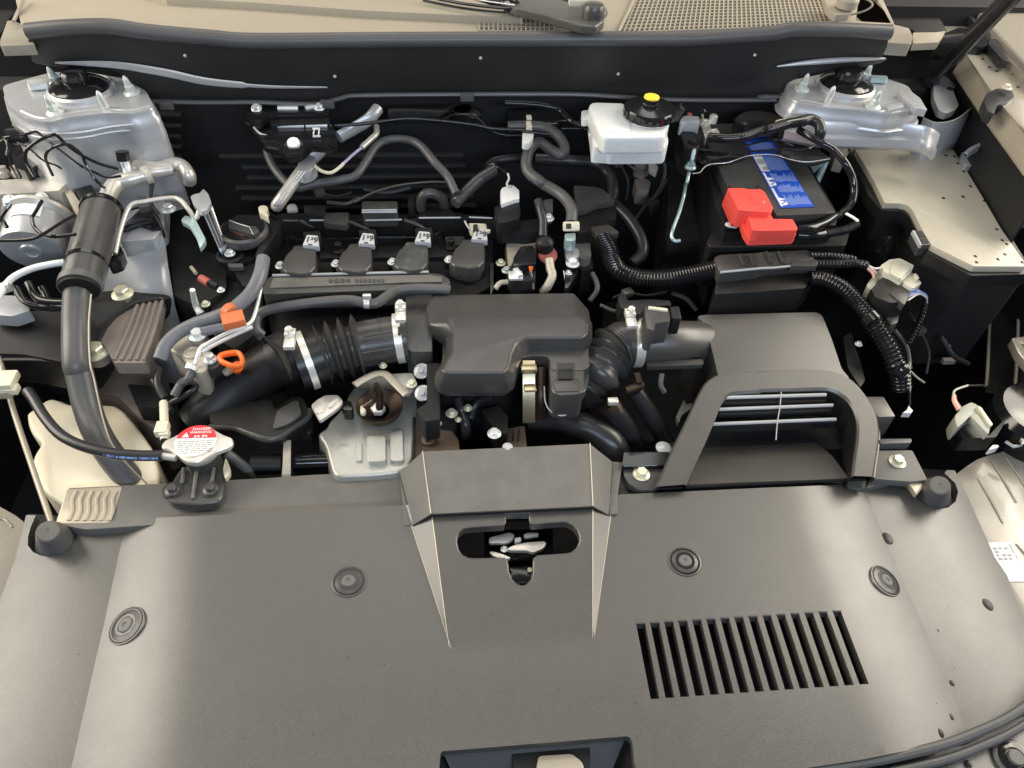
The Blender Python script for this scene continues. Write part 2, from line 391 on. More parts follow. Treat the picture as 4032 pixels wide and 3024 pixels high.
# wiper arms
wa = thing('windscreen_wiper', 'grey wiper arm with round pivot cap and washer hose on the cowl', 'wiper arm', PP(C, 695, 140, .36))
slab('arm', C, [(80, -60), (420, -10), (640, 60), (770, 110), (790, 165), (720, 215), (600, 205), (350, 130), (60, 60), (-20, 20)], .385, .014, COVER, wa, bevel=.004, seg=3)
obj('pivot_cap', lathev([(.017, 0), (.017, .012), (.014, .018), (.004, .020)], PP(C, 695, 135, .385), n=28), PLAS, wa)
tube('washer_hose', C, [(620, 20, .395), (740, 30, .392), (805, 80, .39), (790, 140, .38), (700, 200, .37), (560, 235, .365)], 9, COWL, wa, rel=False, n=10)
obj('hose_clip', boxv(PP(C, 575, 15, .395), .03, .012, .01), CREAMC, wa, bevel=.002)
obj('joint', sweep(curvepts(C, [(-10, 20, ), (60, 60)], 4, z=.38), [.012, .013, .013, .010], 12), GLOSS, wa)
wb = thing('windscreen_wiper', 'long glossy black wiper blade lying over the left of the cowl', 'wiper blade', PP(B, 1900, 60, .37))
tube('blade_frame', B, [(1400, -30, .375), (1700, 28, .375), (2000, 62, .378), (2150, 62, .382)], 22, GLOSS, wb, rel=False, squash=(UP, .5))
tube('rubber_strip', B, [(1380, 0, .366), (1700, 62, .366), (2000, 96, .366), (2140, 100, .37)], 9, RUB, wb, rel=False, n=8)
tube('spoiler_wire', B, [(1700, -20, .384), (2000, 25, .386), (2130, 40, .388)], 5, STEEL, wb, rel=False, n=8)
wc = thing('windscreen_wiper', 'short end of the second wiper arm beside the large grille', 'wiper arm', PP(D, 720, 50, .36))
slab('arm', D, [(540, -40), (760, -20), (790, 60), (760, 110), (640, 120), (570, 60)], .378, .012, COWL, wc, bevel=.004, seg=3)
obj('pivot_cap', lathev([(.017, 0), (.017, .012), (.013, .018), (.003, .020)], PP(D, 725, 55, .382), n=28), COWL, wc)
tube('washer_hose', D, [(740, -30, .40), (880, -10, .39), (940, 40, .385), (860, 95, .375), (700, 130, .365), (610, 125, .362)], 8, COWL, wc, rel=False, n=10)

# rolled rubber hood seal
top = curvepts(A, [(215, 232), (500, 205), (880, 195), (1200, 240), (1700, 285), (B, 0, 312), (B, 1000, 305), (B, 2177, 300), (C, 900, 298), (C, 1500, 295), (C, 1900, 270), (C, 2177, 250), (D, 300, 220), (D, 700, 225), (D, 1090, 245)], 120, y=1.195)
tag(obj('hood_seal', sweep([p - UP * .004 for p in top], [.0115] * 120, 12), RUBG), 'long grey rubber hood seal rolled along the front edge of the cowl', 'hood seal')
# the wide black cowl face below the seal
cp = thing('scuttle_panel', 'wide matte black plastic panel below the hood seal', 'cowl face panel', Vector((0, 1.2, .25)))
t1 = curvepts(A, [(225, 250), (500, 225), (880, 212), (1200, 255), (1700, 302), (B, 0, 328), (B, 1000, 322), (B, 2177, 318), (C, 900, 315), (C, 1500, 312), (C, 1900, 290), (C, 2177, 270), (D, 300, 245), (D, 700, 250), (D, 1080, 270)], 90, y=1.19)
b1 = curvepts(A, [(265, 505), (450, 512), (900, 532), (1250, 570), (1600, 640), (2177, 712), (B, 600, 715), (B, 1000, 700), (B, 2177, 690), (C, 700, 690), (C, 1500, 710), (C, 2000, 660), (D, 160, 545), (D, 600, 500), (D, 1020, 468)], 90, y=1.205)
b2 = curvepts(A, [(300, 520), (600, 560), (1000, 600), (1200, 810), (1700, 826), (B, 0, 835), (B, 500, 848), (B, 800, 800), (B, 1000, 778), (B, 2177, 770), (C, 600, 778), (C, 950, 810), (C, 1500, 820), (C, 2177, 815), (D, 200, 800), (D, 300, 640), (D, 900, 540), (D, 1060, 490)], 90, y=1.215)
mid = [a.lerp(b, .5) + Vector((0, -.004, 0)) for a, b in zip(t1, b1)]
obj('upper_face', loftv([t1, mid, b1], .006, Vector((0, 1, 0))), COWLF, cp)
obj('lower_face', loftv([[p + Vector((0, .004, 0)) for p in b1], [a.lerp(b, .5) for a, b in zip(b1, b2)], b2], .006, Vector((0, 1, 0))), COWLF, cp)
low = curvepts(A, [(1190, 828), (1700, 838), (B, 0, 835), (B, 500, 850), (B, 700, 805), (B, 900, 778), (B, 2177, 768), (C, 600, 772), (C, 900, 790), (C, 1380, 815), (C, 2177, 815), (D, 0, 790), (D, 285, 792)], 90, y=1.205)
obj('bottom_flange', sweep(low, [.0045] * 90, 8, squash=(UP, .8)), RUBG, cp)
for T_, x, y in ((A, 1360, 860), (B, 1740, 792), (B, 600, 850)):
    obj('flange_tab', boxv(PY(*T_(x, y), 1.20), .022, .006, .014), RUBG, cp, bevel=.002)
lip = curvepts(A, [(450, 512), (900, 528), (1150, 560), (1400, 605), (1700, 668), (2177, 708), (B, 600, 714)], 50, y=1.20)
obj('left_fold_glint', sweep(lip, [.0012 + .0055 * math.sin(math.pi * min(1, max(0, i / 49)) ** .8) * (1 if i < 34 else .45) for i in range(50)], 8, squash=(YD, .5)), SILV, cp)  # silver strip paints in the gleam along the glossy black fold
lip2 = curvepts(D, [(160, 542), (400, 512), (700, 490), (1045, 478)], 30, y=1.20)
obj('right_fold_glint', sweep(lip2, [.0012 + .0035 * math.sin(math.pi * i / 29) for i in range(30)], 8), SILV, cp)  # silver colour imitates the reflection on this fold too
for T_, x, y in ((B, 660, 625), (B, 1850, 475), (C, 900, 605), (C, 2015, 450), (A, 1510, 455)):
    obj('push_pin', lathev([(.0028, 0), (.0022, .0015), (.0006, .003)], PY(*T_(x, y), 1.182), Vector((0, -1, .15)), 6), CLEAR, cp)

# ============================================================ body corners and wings
lf = thing('wing_corner', 'champagne painted body corner beside the left end of the hood seal', 'body panel', PP(A, 130, 250, .33))
slab('corner_fold', A, [(30, 250), (60, 165), (110, 170), (200, 205), (215, 250), (285, 365), (0, 375), (0, 330)], .345, .015, BODY, lf, bevel=.004)
tube('weld_edge', A, [(200, -20, .36), (150, 90, .355), (110, 175, .35)], 14, BODY, lf, rel=False, n=8)
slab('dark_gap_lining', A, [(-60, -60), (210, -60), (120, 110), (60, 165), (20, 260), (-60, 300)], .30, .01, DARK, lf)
rf = thing('wing_corner', 'champagne painted body corner beside the right end of the hood seal', 'body panel', PP(D, 1180, 280, .33))
slab('corner_fold', D, [(1100, 195), (1240, 230), (1270, 300), (1255, 360), (1030, 345), (1085, 300)], .345, .02, BODY, rf, bevel=.006, seg=3)
slab('hinge_plate', D, [(1270, 265), (1460, 262), (1540, 250), (1480, 345), (1270, 355)], .335, .012, BEIGEP, rf, bevel=.002)
slab('screen_side_trim', D, [(800, -60), (1000, -60), (1120, 195), (1080, 190), (800, 175), (815, 60)], .352, .01, BEIGEP, rf, bevel=.001)
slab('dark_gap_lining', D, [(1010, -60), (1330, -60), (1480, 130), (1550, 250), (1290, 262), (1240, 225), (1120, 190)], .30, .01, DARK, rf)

fr = thing('wing_rail', 'champagne painted wing rail with water drops along the right of the bay', 'body panel', PP(D, 1800, 500, .27))
slab('rail_top', D, [(1315, -60), (1600, -60), (1790, 190), (1900, 290), (2040, 500), (2230, 700), (2300, 1150), (2120, 1000), (1990, 850), (1900, 725), (1700, 430), (1540, 300), (1420, 130)], .285, .012, BODY, fr, bevel=.003)
rw1 = curvepts(D, [(1690, 430), (1900, 725), (1990, 850), (2177, 1090), (2300, 1250)], 14, z=.283)
obj('rail_side', loftv([rw1, [p + Vector((-.012, -.01, -.028)) for p in rw1], [p + Vector((-.012, -.01, -.03)) for p in rw1]], .003), BEIGEP, fr)
ww = thing('inner_wing_panel', 'dark grey inner wing wall right of the strut tower', 'body panel', PP(D, 1900, 900, .1))
rw2 = [p + Vector((.0, -.005, -.03)) for p in curvepts(D, [(1480, 300), (1690, 430), (1900, 725), (1990, 850), (2177, 1090), (2400, 1400)], 20, z=.283)]
obj('wall', loftv([rw2, [p + Vector((-.01, -.01, -.10)) for p in rw2], [p + Vector((.0, -.02, -.34)) for p in rw2]], .003, XD), MATTE, ww)
of = tag(obj('outer_wing', slabv(D, [(1690, -60), (2300, -60), (2300, 640), (2177, 510), (1950, 255), (1830, 130)], .31, .03, 0, 0), BODY, bevel=.006, seg=3), 'pale champagne outer wing surface in the top right corner', 'wing')
tag(obj('wing_seam_strip', slabv(D, [(1600, -60), (1690, -60), (1830, 130), (1950, 260), (2177, 520), (2300, 660), (2300, 720), (2177, 600), (2040, 480), (1900, 290), (1790, 190)], .298, .02, 0, 0), BEIGEP, bevel=.002), 'narrow grey seam strip between wing rail and outer wing', 'seam strip')
tag(obj('seam_gasket', slabv(D, [(1900, 310), (1960, 320), (2050, 470), (2050, 505), (2000, 490), (1890, 360)], .303, .012, 0, .004), RUB, bevel=.003), 'short black rubber gasket at the wing seam', 'gasket')
tag(obj('seam_gasket', slabv(D, [(1545, -60), (1640, -60), (1800, 185), (1775, 190)], .303, .012, 0, .002), RUB, bevel=.002), 'long narrow black gasket beside the rod at the top right corner', 'gasket')
tag(obj('hood_hinge_cover', slabv(D, [(1480, 290), (1640, 225), (1780, 240), (1900, 260), (1905, 360), (1830, 385), (1600, 350), (1450, 350)], .30, .03, 0, .006), GLOSS, bevel=.005), 'black cover over the hood hinge behind the support rod', 'hinge cover')
# rubber stop and its cream screw
st = thing('hood_stop', 'black rubber hood stop with cream screw on the wing rail', 'rubber stop', PP(D, 1980, 780, .28))
slab('rubber_body', D, [(1870, 760), (1960, 720), (2080, 740), (2100, 790), (2050, 830), (1960, 850), (1930, 930), (1870, 900), (1850, 820)], .29, .018, RUB, st, bevel=.008, seg=3)
bolt(st, PP(D, 2035, 720, .298), .0085, CREAMC, name='screw')
# hood support rod
pr = thing('hood_support_rod', 'thick black hood support rod rising out of the top right corner', 'support rod', PP(D, 1440, 640, .24))
p0, p1 = PP(D, 1425, 650, .235), PP(D, 2080, -40, .44); d_ = (p1 - p0)
obj('rod', sweep([p0 + d_ * t for t in (0, .25, .5, .75, 1, 1.6)], [.0095, .0115, .013, .0142, .0150, .016], 16), RUB, pr)
obj('pivot_boot', lathev([(.010, 0), (.013, .008), (.009, .022)], p0 - UP * .008, d_, 16), RUB, pr)
obj('pivot_bracket', slabv(D, [(1440, 640), (1620, 600), (1645, 640), (1600, 740), (1645, 860), (1610, 900), (1540, 925), (1480, 900), (1440, 800)], .232, .012, 0, .004), SILV, pr, bevel=.003)
obj('bracket_hole', lathev([(.006, 0), (.006, .001)], PP(D, 1620, 650, .233), n=12), DARK, pr)
obj('bracket_hole', lathev([(.006, 0), (.006, .001)], PP(D, 1575, 725, .233), n=12), DARK, pr)

# ============================================================ strut towers
def tower(label, T, outl, z, depth, walls, m=SILV):
    u0 = T(*outl[0]); t = thing('strut_tower', label, 'strut tower', PZ(*u0, z - .2))
    tp = roundpoly([PP(T, x, y, z) for x, y in outl], .01)
    c = sum(tp, Vector()) / len(tp); n = len(tp)
    rings = [(1.0, 0), (1.012, -.003), (1.018, -.012), (1.05, -.015), (1.055, -.025), (1.062, -.027), (1.064, -.036), (1.072, -.038), (1.075, -.05), (1.085, -.09), (1.10, -depth)]
    rings = [q for q in rings if -q[1] <= depth + 1e-6]
    V = []; Fc = []
    for s, dz in [(.93, .0005)] + rings:
        V += [Vector((c.x + (p.x - c.x) * s, c.y + (p.y - c.y) * s, z + dz)) for p in tp]
    for i in range(len(rings)):
        for k in range(n): k2 = (k + 1) % n; Fc.append((i * n + k, i * n + k2, (i + 1) * n + k2, (i + 1) * n + k))
    Fc.append(tuple(range(n)))
    obj('tower_shell', (V, Fc), m, t, ang=50)
    return t
NUTM = mat('pale_zinc_nut', (0.62, 0.66, 0.62), 0.35, metal=0.3, var=0.08)
def topnut(par, p, r, ax, m=None, nut=True):
    m = m or NUTM; ax = Vector(ax).normalized()
    prt = [lathev([(r * .8, 0), (r * .78, r * 2.6), (r * .62, r * 3.6), (r * .3, r * 4.3), (r * .05, r * 4.5)], p, ax, 14)]
    if nut: prt += [lathev([(r * 2.0, 0), (r * 2.0, r * .35), (r * 1.3, r * .8)], p, ax, 20), lathev([(r * 1.15, r * .6), (r * 1.15, r * 1.9), (r * .9, r * 2.2)], p, ax, 6)]
    obj('stud_nut' if nut else 'domed_stud', merge(*prt), m, par)
tl = tower('silver left strut tower with black centre cap and domed stud nuts', A, [(20, 700), (210, 645), (420, 590), (700, 585), (1000, 640), (1190, 740), (1260, 880), (1050, 930), (880, 920), (560, 955), (400, 1000), (200, 960), (60, 850)], .272, .17, None)
ZT = .272
obj('bearing_rim', lathev([(0.0487, 0.0000), (0.0487, 0.0054), (0.0445, 0.0081), (0.0420, 0.0036)], PP(A, 670, 745, ZT), n=40), SILV, tl)
obj('centre_cap', lathev([(0.0437, 0.0000), (0.0420, 0.0072), (0.0336, 0.0126), (0.0185, 0.0144), (0.0185, 0.0270), (0.0160, 0.0306), (0.0050, 0.0315)], PP(A, 650, 735, ZT + .001), n=36), GLOSS, tl)
for x, y, nut in ((470, 685, True), (1080, 760, True), (455, 920, True), (870, 885, False)):
    topnut(tl, PP(A, x, y, ZT), .0065, (-.12, -.1, 1), nut=nut)
obj('drain_hole', lathev([(.012, 0), (.012, .001)], PP(A, 740, 1000, .235), n=20), DARK, tl)
for q_ in ([(180, 905), (300, 955), (420, 965), (560, 925), (700, 900), (880, 890), (1050, 900), (1230, 865)],):
    obj('pressed_ridge', sweep(curvepts(A, q_, 40, z=ZT), [.0032] * 40, 10, squash=(UP, .7)), SILV, tl)
for zz_, yy_ in ((ZT - .02, 1075), (ZT - .032, 1120)):
    obj('pressed_ridge', sweep(curvepts(A, [(260, yy_ - 10), (450, yy_ + 20), (700, yy_), (900, yy_ - 40), (1100, yy_ - 60)], 30, z=zz_ + .006), [.0018] * 30, 8), SILV, tl)
slab('edge_tab', A, [(215, 650), (380, 640), (395, 675), (220, 690)], ZT + .012, .01, STEEL, tl)
tr = tower('silver right strut tower with black centre cap beside the battery', D, [(235, 690), (300, 650), (600, 590), (900, 600), (1080, 650), (1230, 700), (1330, 850), (1260, 900), (1050, 930), (850, 900), (600, 880), (320, 830), (240, 770)], .272, .030, None)
obj('bearing_rim', lathev([(0.0487, 0.0000), (0.0487, 0.0054), (0.0445, 0.0081), (0.0420, 0.0036)], PP(D, 715, 715, ZT), n=40), SILV, tr)
obj('centre_cap', lathev([(0.0437, 0.0000), (0.0420, 0.0072), (0.0336, 0.0126), (0.0218, 0.0144), (0.0218, 0.0270), (0.0185, 0.0306), (0.0050, 0.0315)], PP(D, 710, 705, ZT + .001), n=36), GLOSS, tr)
for x, y, nut in ((360, 730, True), (868, 655, True), (938, 870, True), (568, 835, False)):
    topnut(tr, PP(D, x, y, ZT), .0065, (.06, -.1, 1), nut=nut)
obj('pressed_ridge', sweep(curvepts(D, [(300, 790), (360, 815), (480, 835), (600, 862), (800, 885), (1000, 912), (1080, 890)], 40, z=ZT), [.0032] * 40, 10, squash=(UP, .7)), SILV, tr)
slab('edge_tab', D, [(920, 610), (1060, 615), (1070, 645), (930, 640)], ZT + .010, .008, TEAL, tr)
slab('raised_pad', D, [(1150, 740), (1230, 725), (1330, 800), (1390, 900), (1300, 880), (1190, 800)], ZT + .01, .012, SILV, tr, bevel=.004)
slab('raised_pad', D, [(1050, 850), (1180, 835), (1200, 870), (1080, 900)], ZT + .006, .008, SILV, tr, bevel=.003)
for x, y in ((830, 1140), (1040, 1140)):
    tube('weld_loop', D, [(x - 55, y - 10, .215), (x, y + 25, .213), (x + 55, y - 10, .215)], 9, SILV, tr, rel=False, n=8)
# layered apron in front of the right tower and the curved silver bracket beside it
ap = thing('wing_apron', 'bright layered silver apron running down in front of the right strut tower', 'body panel', PP(D, 900, 1100, .15))
r1 = curvepts(D, [(240, 930), (530, 985), (900, 1000), (1200, 1005), (1400, 1035), (1490, 1090)], 24, z=.252)
rows = [r1] + [[p + Vector((0, -dy, -dz)) for p in r1] for dy, dz in ((.004, .006), (.006, .02), (.012, .024), (.014, .034), (.010, .040))]
obj('apron_sheet', loftv(rows, .002), SILV, ap)
bk = thing('lamp_bracket', 'curved silver sheet bracket between right strut tower and wing', 'bracket', PP(D, 1700, 1000, .15))
e1 = curvepts(D, [(1360, 960), (1450, 1000), (1560, 995), (1650, 960), (1740, 890), (1810, 815)], 20, z=.235)
e2 = [p + Vector((.0, -.012, -.10)) for p in e1]
obj('curved_sheet', loftv([e1, [a.lerp(b, .5) for a, b in zip(e1, e2)], e2], .002, YD), SILV, bk)
e3 = curvepts(D, [(1815, 830), (1880, 900), (1890, 960), (1850, 1020), (1860, 1090), (1820, 1160), (1740, 1200), (1690, 1240)], 20, z=.215)
obj('edge_strip', loftv([e3, [p + Vector((.006, -.002, -.002)) for p in e3], [p + Vector((.007, -.003, -.010)) for p in e3]], .002), SILV, bk)
slab('cup', D, [(1665, 1250), (1760, 1190), (1860, 1210), (1865, 1300), (1800, 1350), (1700, 1350), (1665, 1300)], .18, .035, SILV, bk, bevel=.008, seg=3)
slab('strap', D, [(1700, 1370), (1990, 1390), (2040, 1440), (1990, 1480), (1790, 1500), (1730, 1440)], .155, .01, RUBG, bk, bevel=.003)
tube('stay_rod', D, [(1720, 1020, .19), (1790, 1150, .17)], 22, SILV, bk, rel=False, n=10)
tube('stay_rod', D, [(1940, 1480, .14), (1990, 1659, .10)], 24, SILV, bk, rel=False, n=10)
bolt(bk, PP(D, 1995, 1420, .157), .007, STEEL)
hd = thing('wing_grommet', 'grey moulded cable grommet at the right edge beside the fuse box', 'grommet', PP(H, 2100, 300, .1))
obj('grommet_ring', lathev([(0.0210, 0.0000), (0.0220, 0.0060), (0.0180, 0.0110), (0.0110, 0.0110), (0.0090, 0.0050)], PP(H, 2120, 320, .13), Vector((-.2, -.5, .8)), 28), RUBG, hd)
slab('grommet_plate', H, [(1870, 190), (2140, 130), (2230, 230), (2230, 330), (2050, 260), (1900, 240)], .14, .02, SILV, hd, bevel=.005)
slab('cable_clip', H, [(1990, 370), (2060, 385), (2110, 440), (2100, 490), (2030, 460)], .13, .02, GLOSS, hd, bevel=.003)
# liner in the lower right of the bay
ln = thing('wing_liner', 'dark ribbed wheel arch liner standing at the right edge of the bay', 'liner', PP(H, 2050, 1500, -.1))
la = curvepts(H, [(1890, 1050), (1900, 1200), (1880, 1659), (L, 1860, 300)], 12, z=-.06)
obj('liner_sheet', loftv([[p + Vector((.0, 0, 0)) for p in la], [p + Vector((.05, 0, -.01)) for p in la], [p + Vector((.10, 0, .03)) for p in la], [p + Vector((.25, 0, .06)) for p in la]], .003), MATTE, ln)
for x in (1885, 2120):
    tube('liner_rib', H, [(x + 15, 880 if x > 2000 else 1090, -.05), (x + 5, 1300, -.055), (x - 12, 1659, -.06), (L, x - 30, 250, -.065)], 13, BEIGEP, ln, rel=False, n=10)
tag(obj('lamp_mount', slabv(H, [(2075, 1310), (2240, 1290), (2240, 1370), (2150, 1350), (2240, 1480), (2240, 1560), (2130, 1430)], .02, .015, 0, .003), BODY, bevel=.002), 'small champagne painted mount at the right edge above the white connector', 'bracket')

# ============================================================ painted front corners beside the cover
rc = thing('front_panel_corner', 'champagne painted front corner panel right of the grey cover', 'body panel', PP(L, 1900, 1300, -.05))
slab('corner_sheet', L, [(1600, 985), (1700, 910), (1790, 850), (1900, 810), (1990, 790), (2085, 735), (2240, 735), (2400, 1659), (2400, 2300), (2200, 2300), (1950, 1659), (1700, 1150)], -.06, .02, BODY, rc, bevel=.003)
for a, b in (((1800, 1010), (2000, 1370)), ((1900, 850), (2110, 1200)), ((2010, 810), (2230, 1150)), ((2110, 1540), (2240, 1700))):
    tube('pressed_ridge', L, [(a[0], a[1], -.06), ((a[0] + b[0]) / 2 + 10, (a[1] + b[1]) / 2, -.059), (b[0], b[1], -.06)], 9, BODY, rc, rel=False, n=8)
q = [PP(L, 1880, 1533, -.0445), PP(L, 2070, 1527, -.0445), PP(L, 2190, 1790, -.0445), PP(L, 1985, 1800, -.0445)]
q = [PZ(3885, 2137, -.0595), PZ(3983, 2135, -.0595), PZ(4062, 2291, -.0595), PZ(3964, 2291, -.0595)]
sk = thing('part_sticker', 'white printed sticker on the champagne corner panel', 'sticker', (q[0] + q[2]) / 2)
obj('paper', patchv(q, [(0, 0, 1, 1)], .0004), WPRINT, sk, smooth=False)
rn = random.Random(3)
obj('print', patchv(q, [(.12 + .22 * i, .14 + .09 * j, .12 + .22 * i + rn.uniform(.08, .17), .19 + .09 * j) for i in range(3) for j in range(4) if rn.random() < .8] + [(.84, .06, .88, .3), (.86, .34, .9, .44)], .0009), GPRINT, sk, smooth=False)
lc = thing('front_panel_corner', 'champagne painted front corner panel left of the grey cover', 'body panel', PP(I, 60, 1450, -.05))
slab('corner_sheet', I, [(-100, 1180), (20, 1245), (120, 1300), (205, 1365), (210, 1400), (60, 2000), (-60, 2400), (-500, 2400), (-500, 1180)], -.06, .02, BODY, lc, bevel=.003)
tube('pressed_ridge', I, [(-40, 1330, -.059), (40, 1340, -.059), (100, 1400, -.059)], 9, BODY, lc, rel=False, n=8)
# ============================================================ the big grey cover
def pip(x, y, poly):
    ins = False; n = len(poly)
    for i in range(n):
        x1, y1 = poly[i][:2]; x2, y2 = poly[i - 1][:2]
        if (y1 > y) != (y2 > y) and x < (x2 - x1) * (y - y1) / (y2 - y1) + x1: ins = not ins
    return ins
def gp(T, x, y): return PZ(*T(x, y), 0.0)
cv = thing('radiator_cover', 'large matte grey plastic cover over the front of the engine bay', 'radiator cover', gp(N, 1300, 500))
outer = [gp(*a) for a in [(I, 213, 1303), (I, 292, 1303), (I, 250, 1400), (I, 228, 1480), (I, 228, 1550), (I, 270, 1605), (I, 330, 1632), (I, 400, 1643), (I, 480, 1625), (I, 560, 1575), (I, 620, 1500), (I, 640, 1430), (I, 665, 1380), (I, 690, 1322), (I, 1100, 1332), (I, 2177, 1282), (J, 1320, 1222), (J, 2177, 1150), (K, 1000, 1135), (L, 0, 1082), (L, 900, 1045), (L, 1200, 1005), (L, 1225, 1040), (L, 1285, 1125), (L, 1310, 1175), (L, 1380, 1225), (L, 1470, 1254), (L, 1560, 1240), (L, 1620, 1190), (L, 1640, 1110), (L, 1615, 1040), (L, 1530, 960), (L, 1545, 935), (L, 1612, 937), (L, 1700, 1110), (L, 1820, 1380), (L, 1940, 1650), (O, 2120, 230), (O, 2220, 480)]] \
    + [PZ(4110, 2600, 0), PZ(4090, 2720, 0), PZ(4032, 2773, 0), PZ(3960, 2820, 0), PZ(3879, 2857, 0), PZ(3740, 2912, 0), PZ(3589, 2952, 0), PZ(3400, 2990, 0), PZ(3191, 3022, 0), PZ(2700, 3080, 0)] \
    + [PZ(2520, 3100, 0), PZ(2497, 3000, 0), PZ(2490, 2925, 0), PZ(2480, 2903, 0), PZ(2466, 2899, 0), PZ(1742, 2958, 0), PZ(1734, 2966, 0), PZ(1722, 3120, 0)] \
    + [PZ(1000, 3170, 0), PZ(-250, 3200, 0), PZ(-160, 2750, 0), PZ(0, 2364, 0), PZ(60, 2200, 0)]
hole = [gp(LK, x, y) for x, y in [(590, 95), (612, 130), (612, 260), (590, 300), (350, 312), (0, 335), (-110, 355), (-200, 430), (-235, 540), (-235, 620), (-205, 740), (-140, 830), (-30, 885), (60, 893), (600, 885), (640, 920), (655, 1000), (668, 1120), (720, 1250), (810, 1340), (900, 1370), (990, 1350), (1075, 1260), (1108, 1150), (1108, 960), (1120, 890), (1180, 842), (1400, 828), (1700, 805), (1780, 782), (1865, 710), (1915, 600), (1918, 500), (1880, 390), (1800, 300), (1700, 248), (1640, 238), (1350, 255), (1120, 285), (1065, 275), (1045, 235), (1035, 120), (1060, 85)]]
slots = []
for i in range(15):
    t = i / 14
    a, b, c, d = [(O(100 + 1070 * t, 491 - 67 * t)), (O(150 + 1065 * t, 489 - 65 * t)), (O(228 + 1140 * t, 900 - 80 * t)), (O(180 + 1137 * t, 902 - 80 * t))]
    slots.append([PZ(*q_, 0) for q_ in (a, b, c, d)])
# crease lines and wedge lines
cl = [gp(I, 1040, 1332), PZ(463, 2200, 0), PZ(411, 2452, 0), PZ(340, 2760, 0), PZ(275, 3050, 0)]
cr = [gp(L, 870, 1047), PZ(3440, 2020, 0), PZ(3545, 2260, 0), PZ(3680, 2560, 0), PZ(3806, 2881, 0)]
wi_l = [PZ(1700, 2025, 0), PZ(1768, 2547, 0)]; wi_r = [PZ(2334, 2003, 0), PZ(2333, 2512, 0)]
wo_l = [PZ(1620, 2068, 0), PZ(1777, 2555, 0)]; wo_r = [PZ(2404, 2030, 0), PZ(2341, 2505, 0)]
wt, wb_ = wi_l[0].y, (wi_l[1].y + wi_r[1].y) / 2
def xon(line, y):
    for a, b in zip(line, line[1:]):
        if min(a.y, b.y) <= y <= max(a.y, b.y): return a.x + (b.x - a.x) * (y - a.y) / (b.y - a.y)
    a, b = (line[0], line[1]) if y > line[0].y else (line[-2], line[-1])
    return a.x + (b.x - a.x) * (y - a.y) / (b.y - a.y)
def prof(s):
    if s >= 0: return .026 * (1 - (1 - min(s, .11) / .11) ** 2)
    return -.022 * (min(-s, .3) / .16) ** 2.6
def zcov(x, y):
    s = min(x - xon(cl, y), xon(cr, y) - x)
    z = prof(s) - .026
    if y > wb_ - .005:
        k = min(1, max(0, (y - wb_) / (wt - wb_))) * .020
        li, ri, lo, ro = xon(wi_l, y), xon(wi_r, y), xon(wo_l, y), xon(wo_r, y)
        if li <= x <= ri: z += k
        elif lo < x < li: z += k * (x - lo) / (li - lo)
        elif ri < x < ro: z += k * (ro - x) / (ro - ri)
    z -= .10 * max(0, .36 - y) ** 1.5                       # rolls off towards the bumper
    return z
def cpt(p, dz=0):
    z = zcov(p.x, p.y) + dz; return CAM + (Vector((p.x, p.y, 0)) - CAM) * ((z - CAM.z) / (0 - CAM.z))
V2 = []; Ed = []
def addloop(P, closed=True):
    k = len(V2); V2.extend([(p.x, p.y) for p in P])
    for i in range(len(P) - (0 if closed else 1)): Ed.append((k + i, k + (i + 1) % len(P)))
def densify(P, step=.012, closed=True):
    out = []; n = len(P)
    for i in range(n if closed else n - 1):
        a, b = P[i], P[(i + 1) % n]; m = max(1, int((b - a).length / step))
        out += [a.lerp(b, j / m) for j in range(m)]
    if not closed: out.append(P[-1])
    return out
addloop(densify(outer)); addloop(densify(hole, .006))
for s in slots: addloop(densify(s, .02))
for ln_ in (cl, cr, wi_l, wi_r, wo_l, wo_r): addloop(densify(ln_, .012, False), False)
xs = [p.x for p in outer]; ys = [p.y for p in outer]
st_ = .0125; yy = min(ys)
while yy < max(ys):
    xx = min(xs)
    while xx < max(xs):
        V2.append((xx + .0031 * ((int(yy / st_)) % 2), yy)); xx += st_
    yy += st_
vo, eo, fo, *_ = delaunay_2d_cdt([Vector(v) for v in V2], Ed, [], 0, 1e-6)
keep = []
for f in fo:
    cx = sum(vo[i].x for i in f) / 3; cy = sum(vo[i].y for i in f) / 3
    if pip(cx, cy, outer) and not pip(cx, cy, hole) and not any(pip(cx, cy, s) for s in slots): keep.append(tuple(f))
used = sorted({i for f in keep for i in f}); mp = {i: k for k, i in enumerate(used)}
VV = [cpt(vo[i]) for i in used]
FF_ = [tuple(mp[i] for i in f) for f in keep]
ec = {}
for f in FF_:
    for a, b in ((f[0], f[1]), (f[1], f[2]), (f[2], f[0])): ec[(min(a, b), max(a, b))] = ec.get((min(a, b), max(a, b)), 0) + 1
bd = [e for e, c in ec.items() if c == 1]
nV = len(VV); bmap = {}
for e in bd:
    for i in e:
        if i not in bmap: bmap[i] = nV + len(bmap)
VV += [VV[i] - UP * .013 for i in bmap]
for a, b in bd: FF_.append((a, b, bmap[b], bmap[a]))
obj('cover_sheet', (VV, FF_), COVER, cv, ang=14)
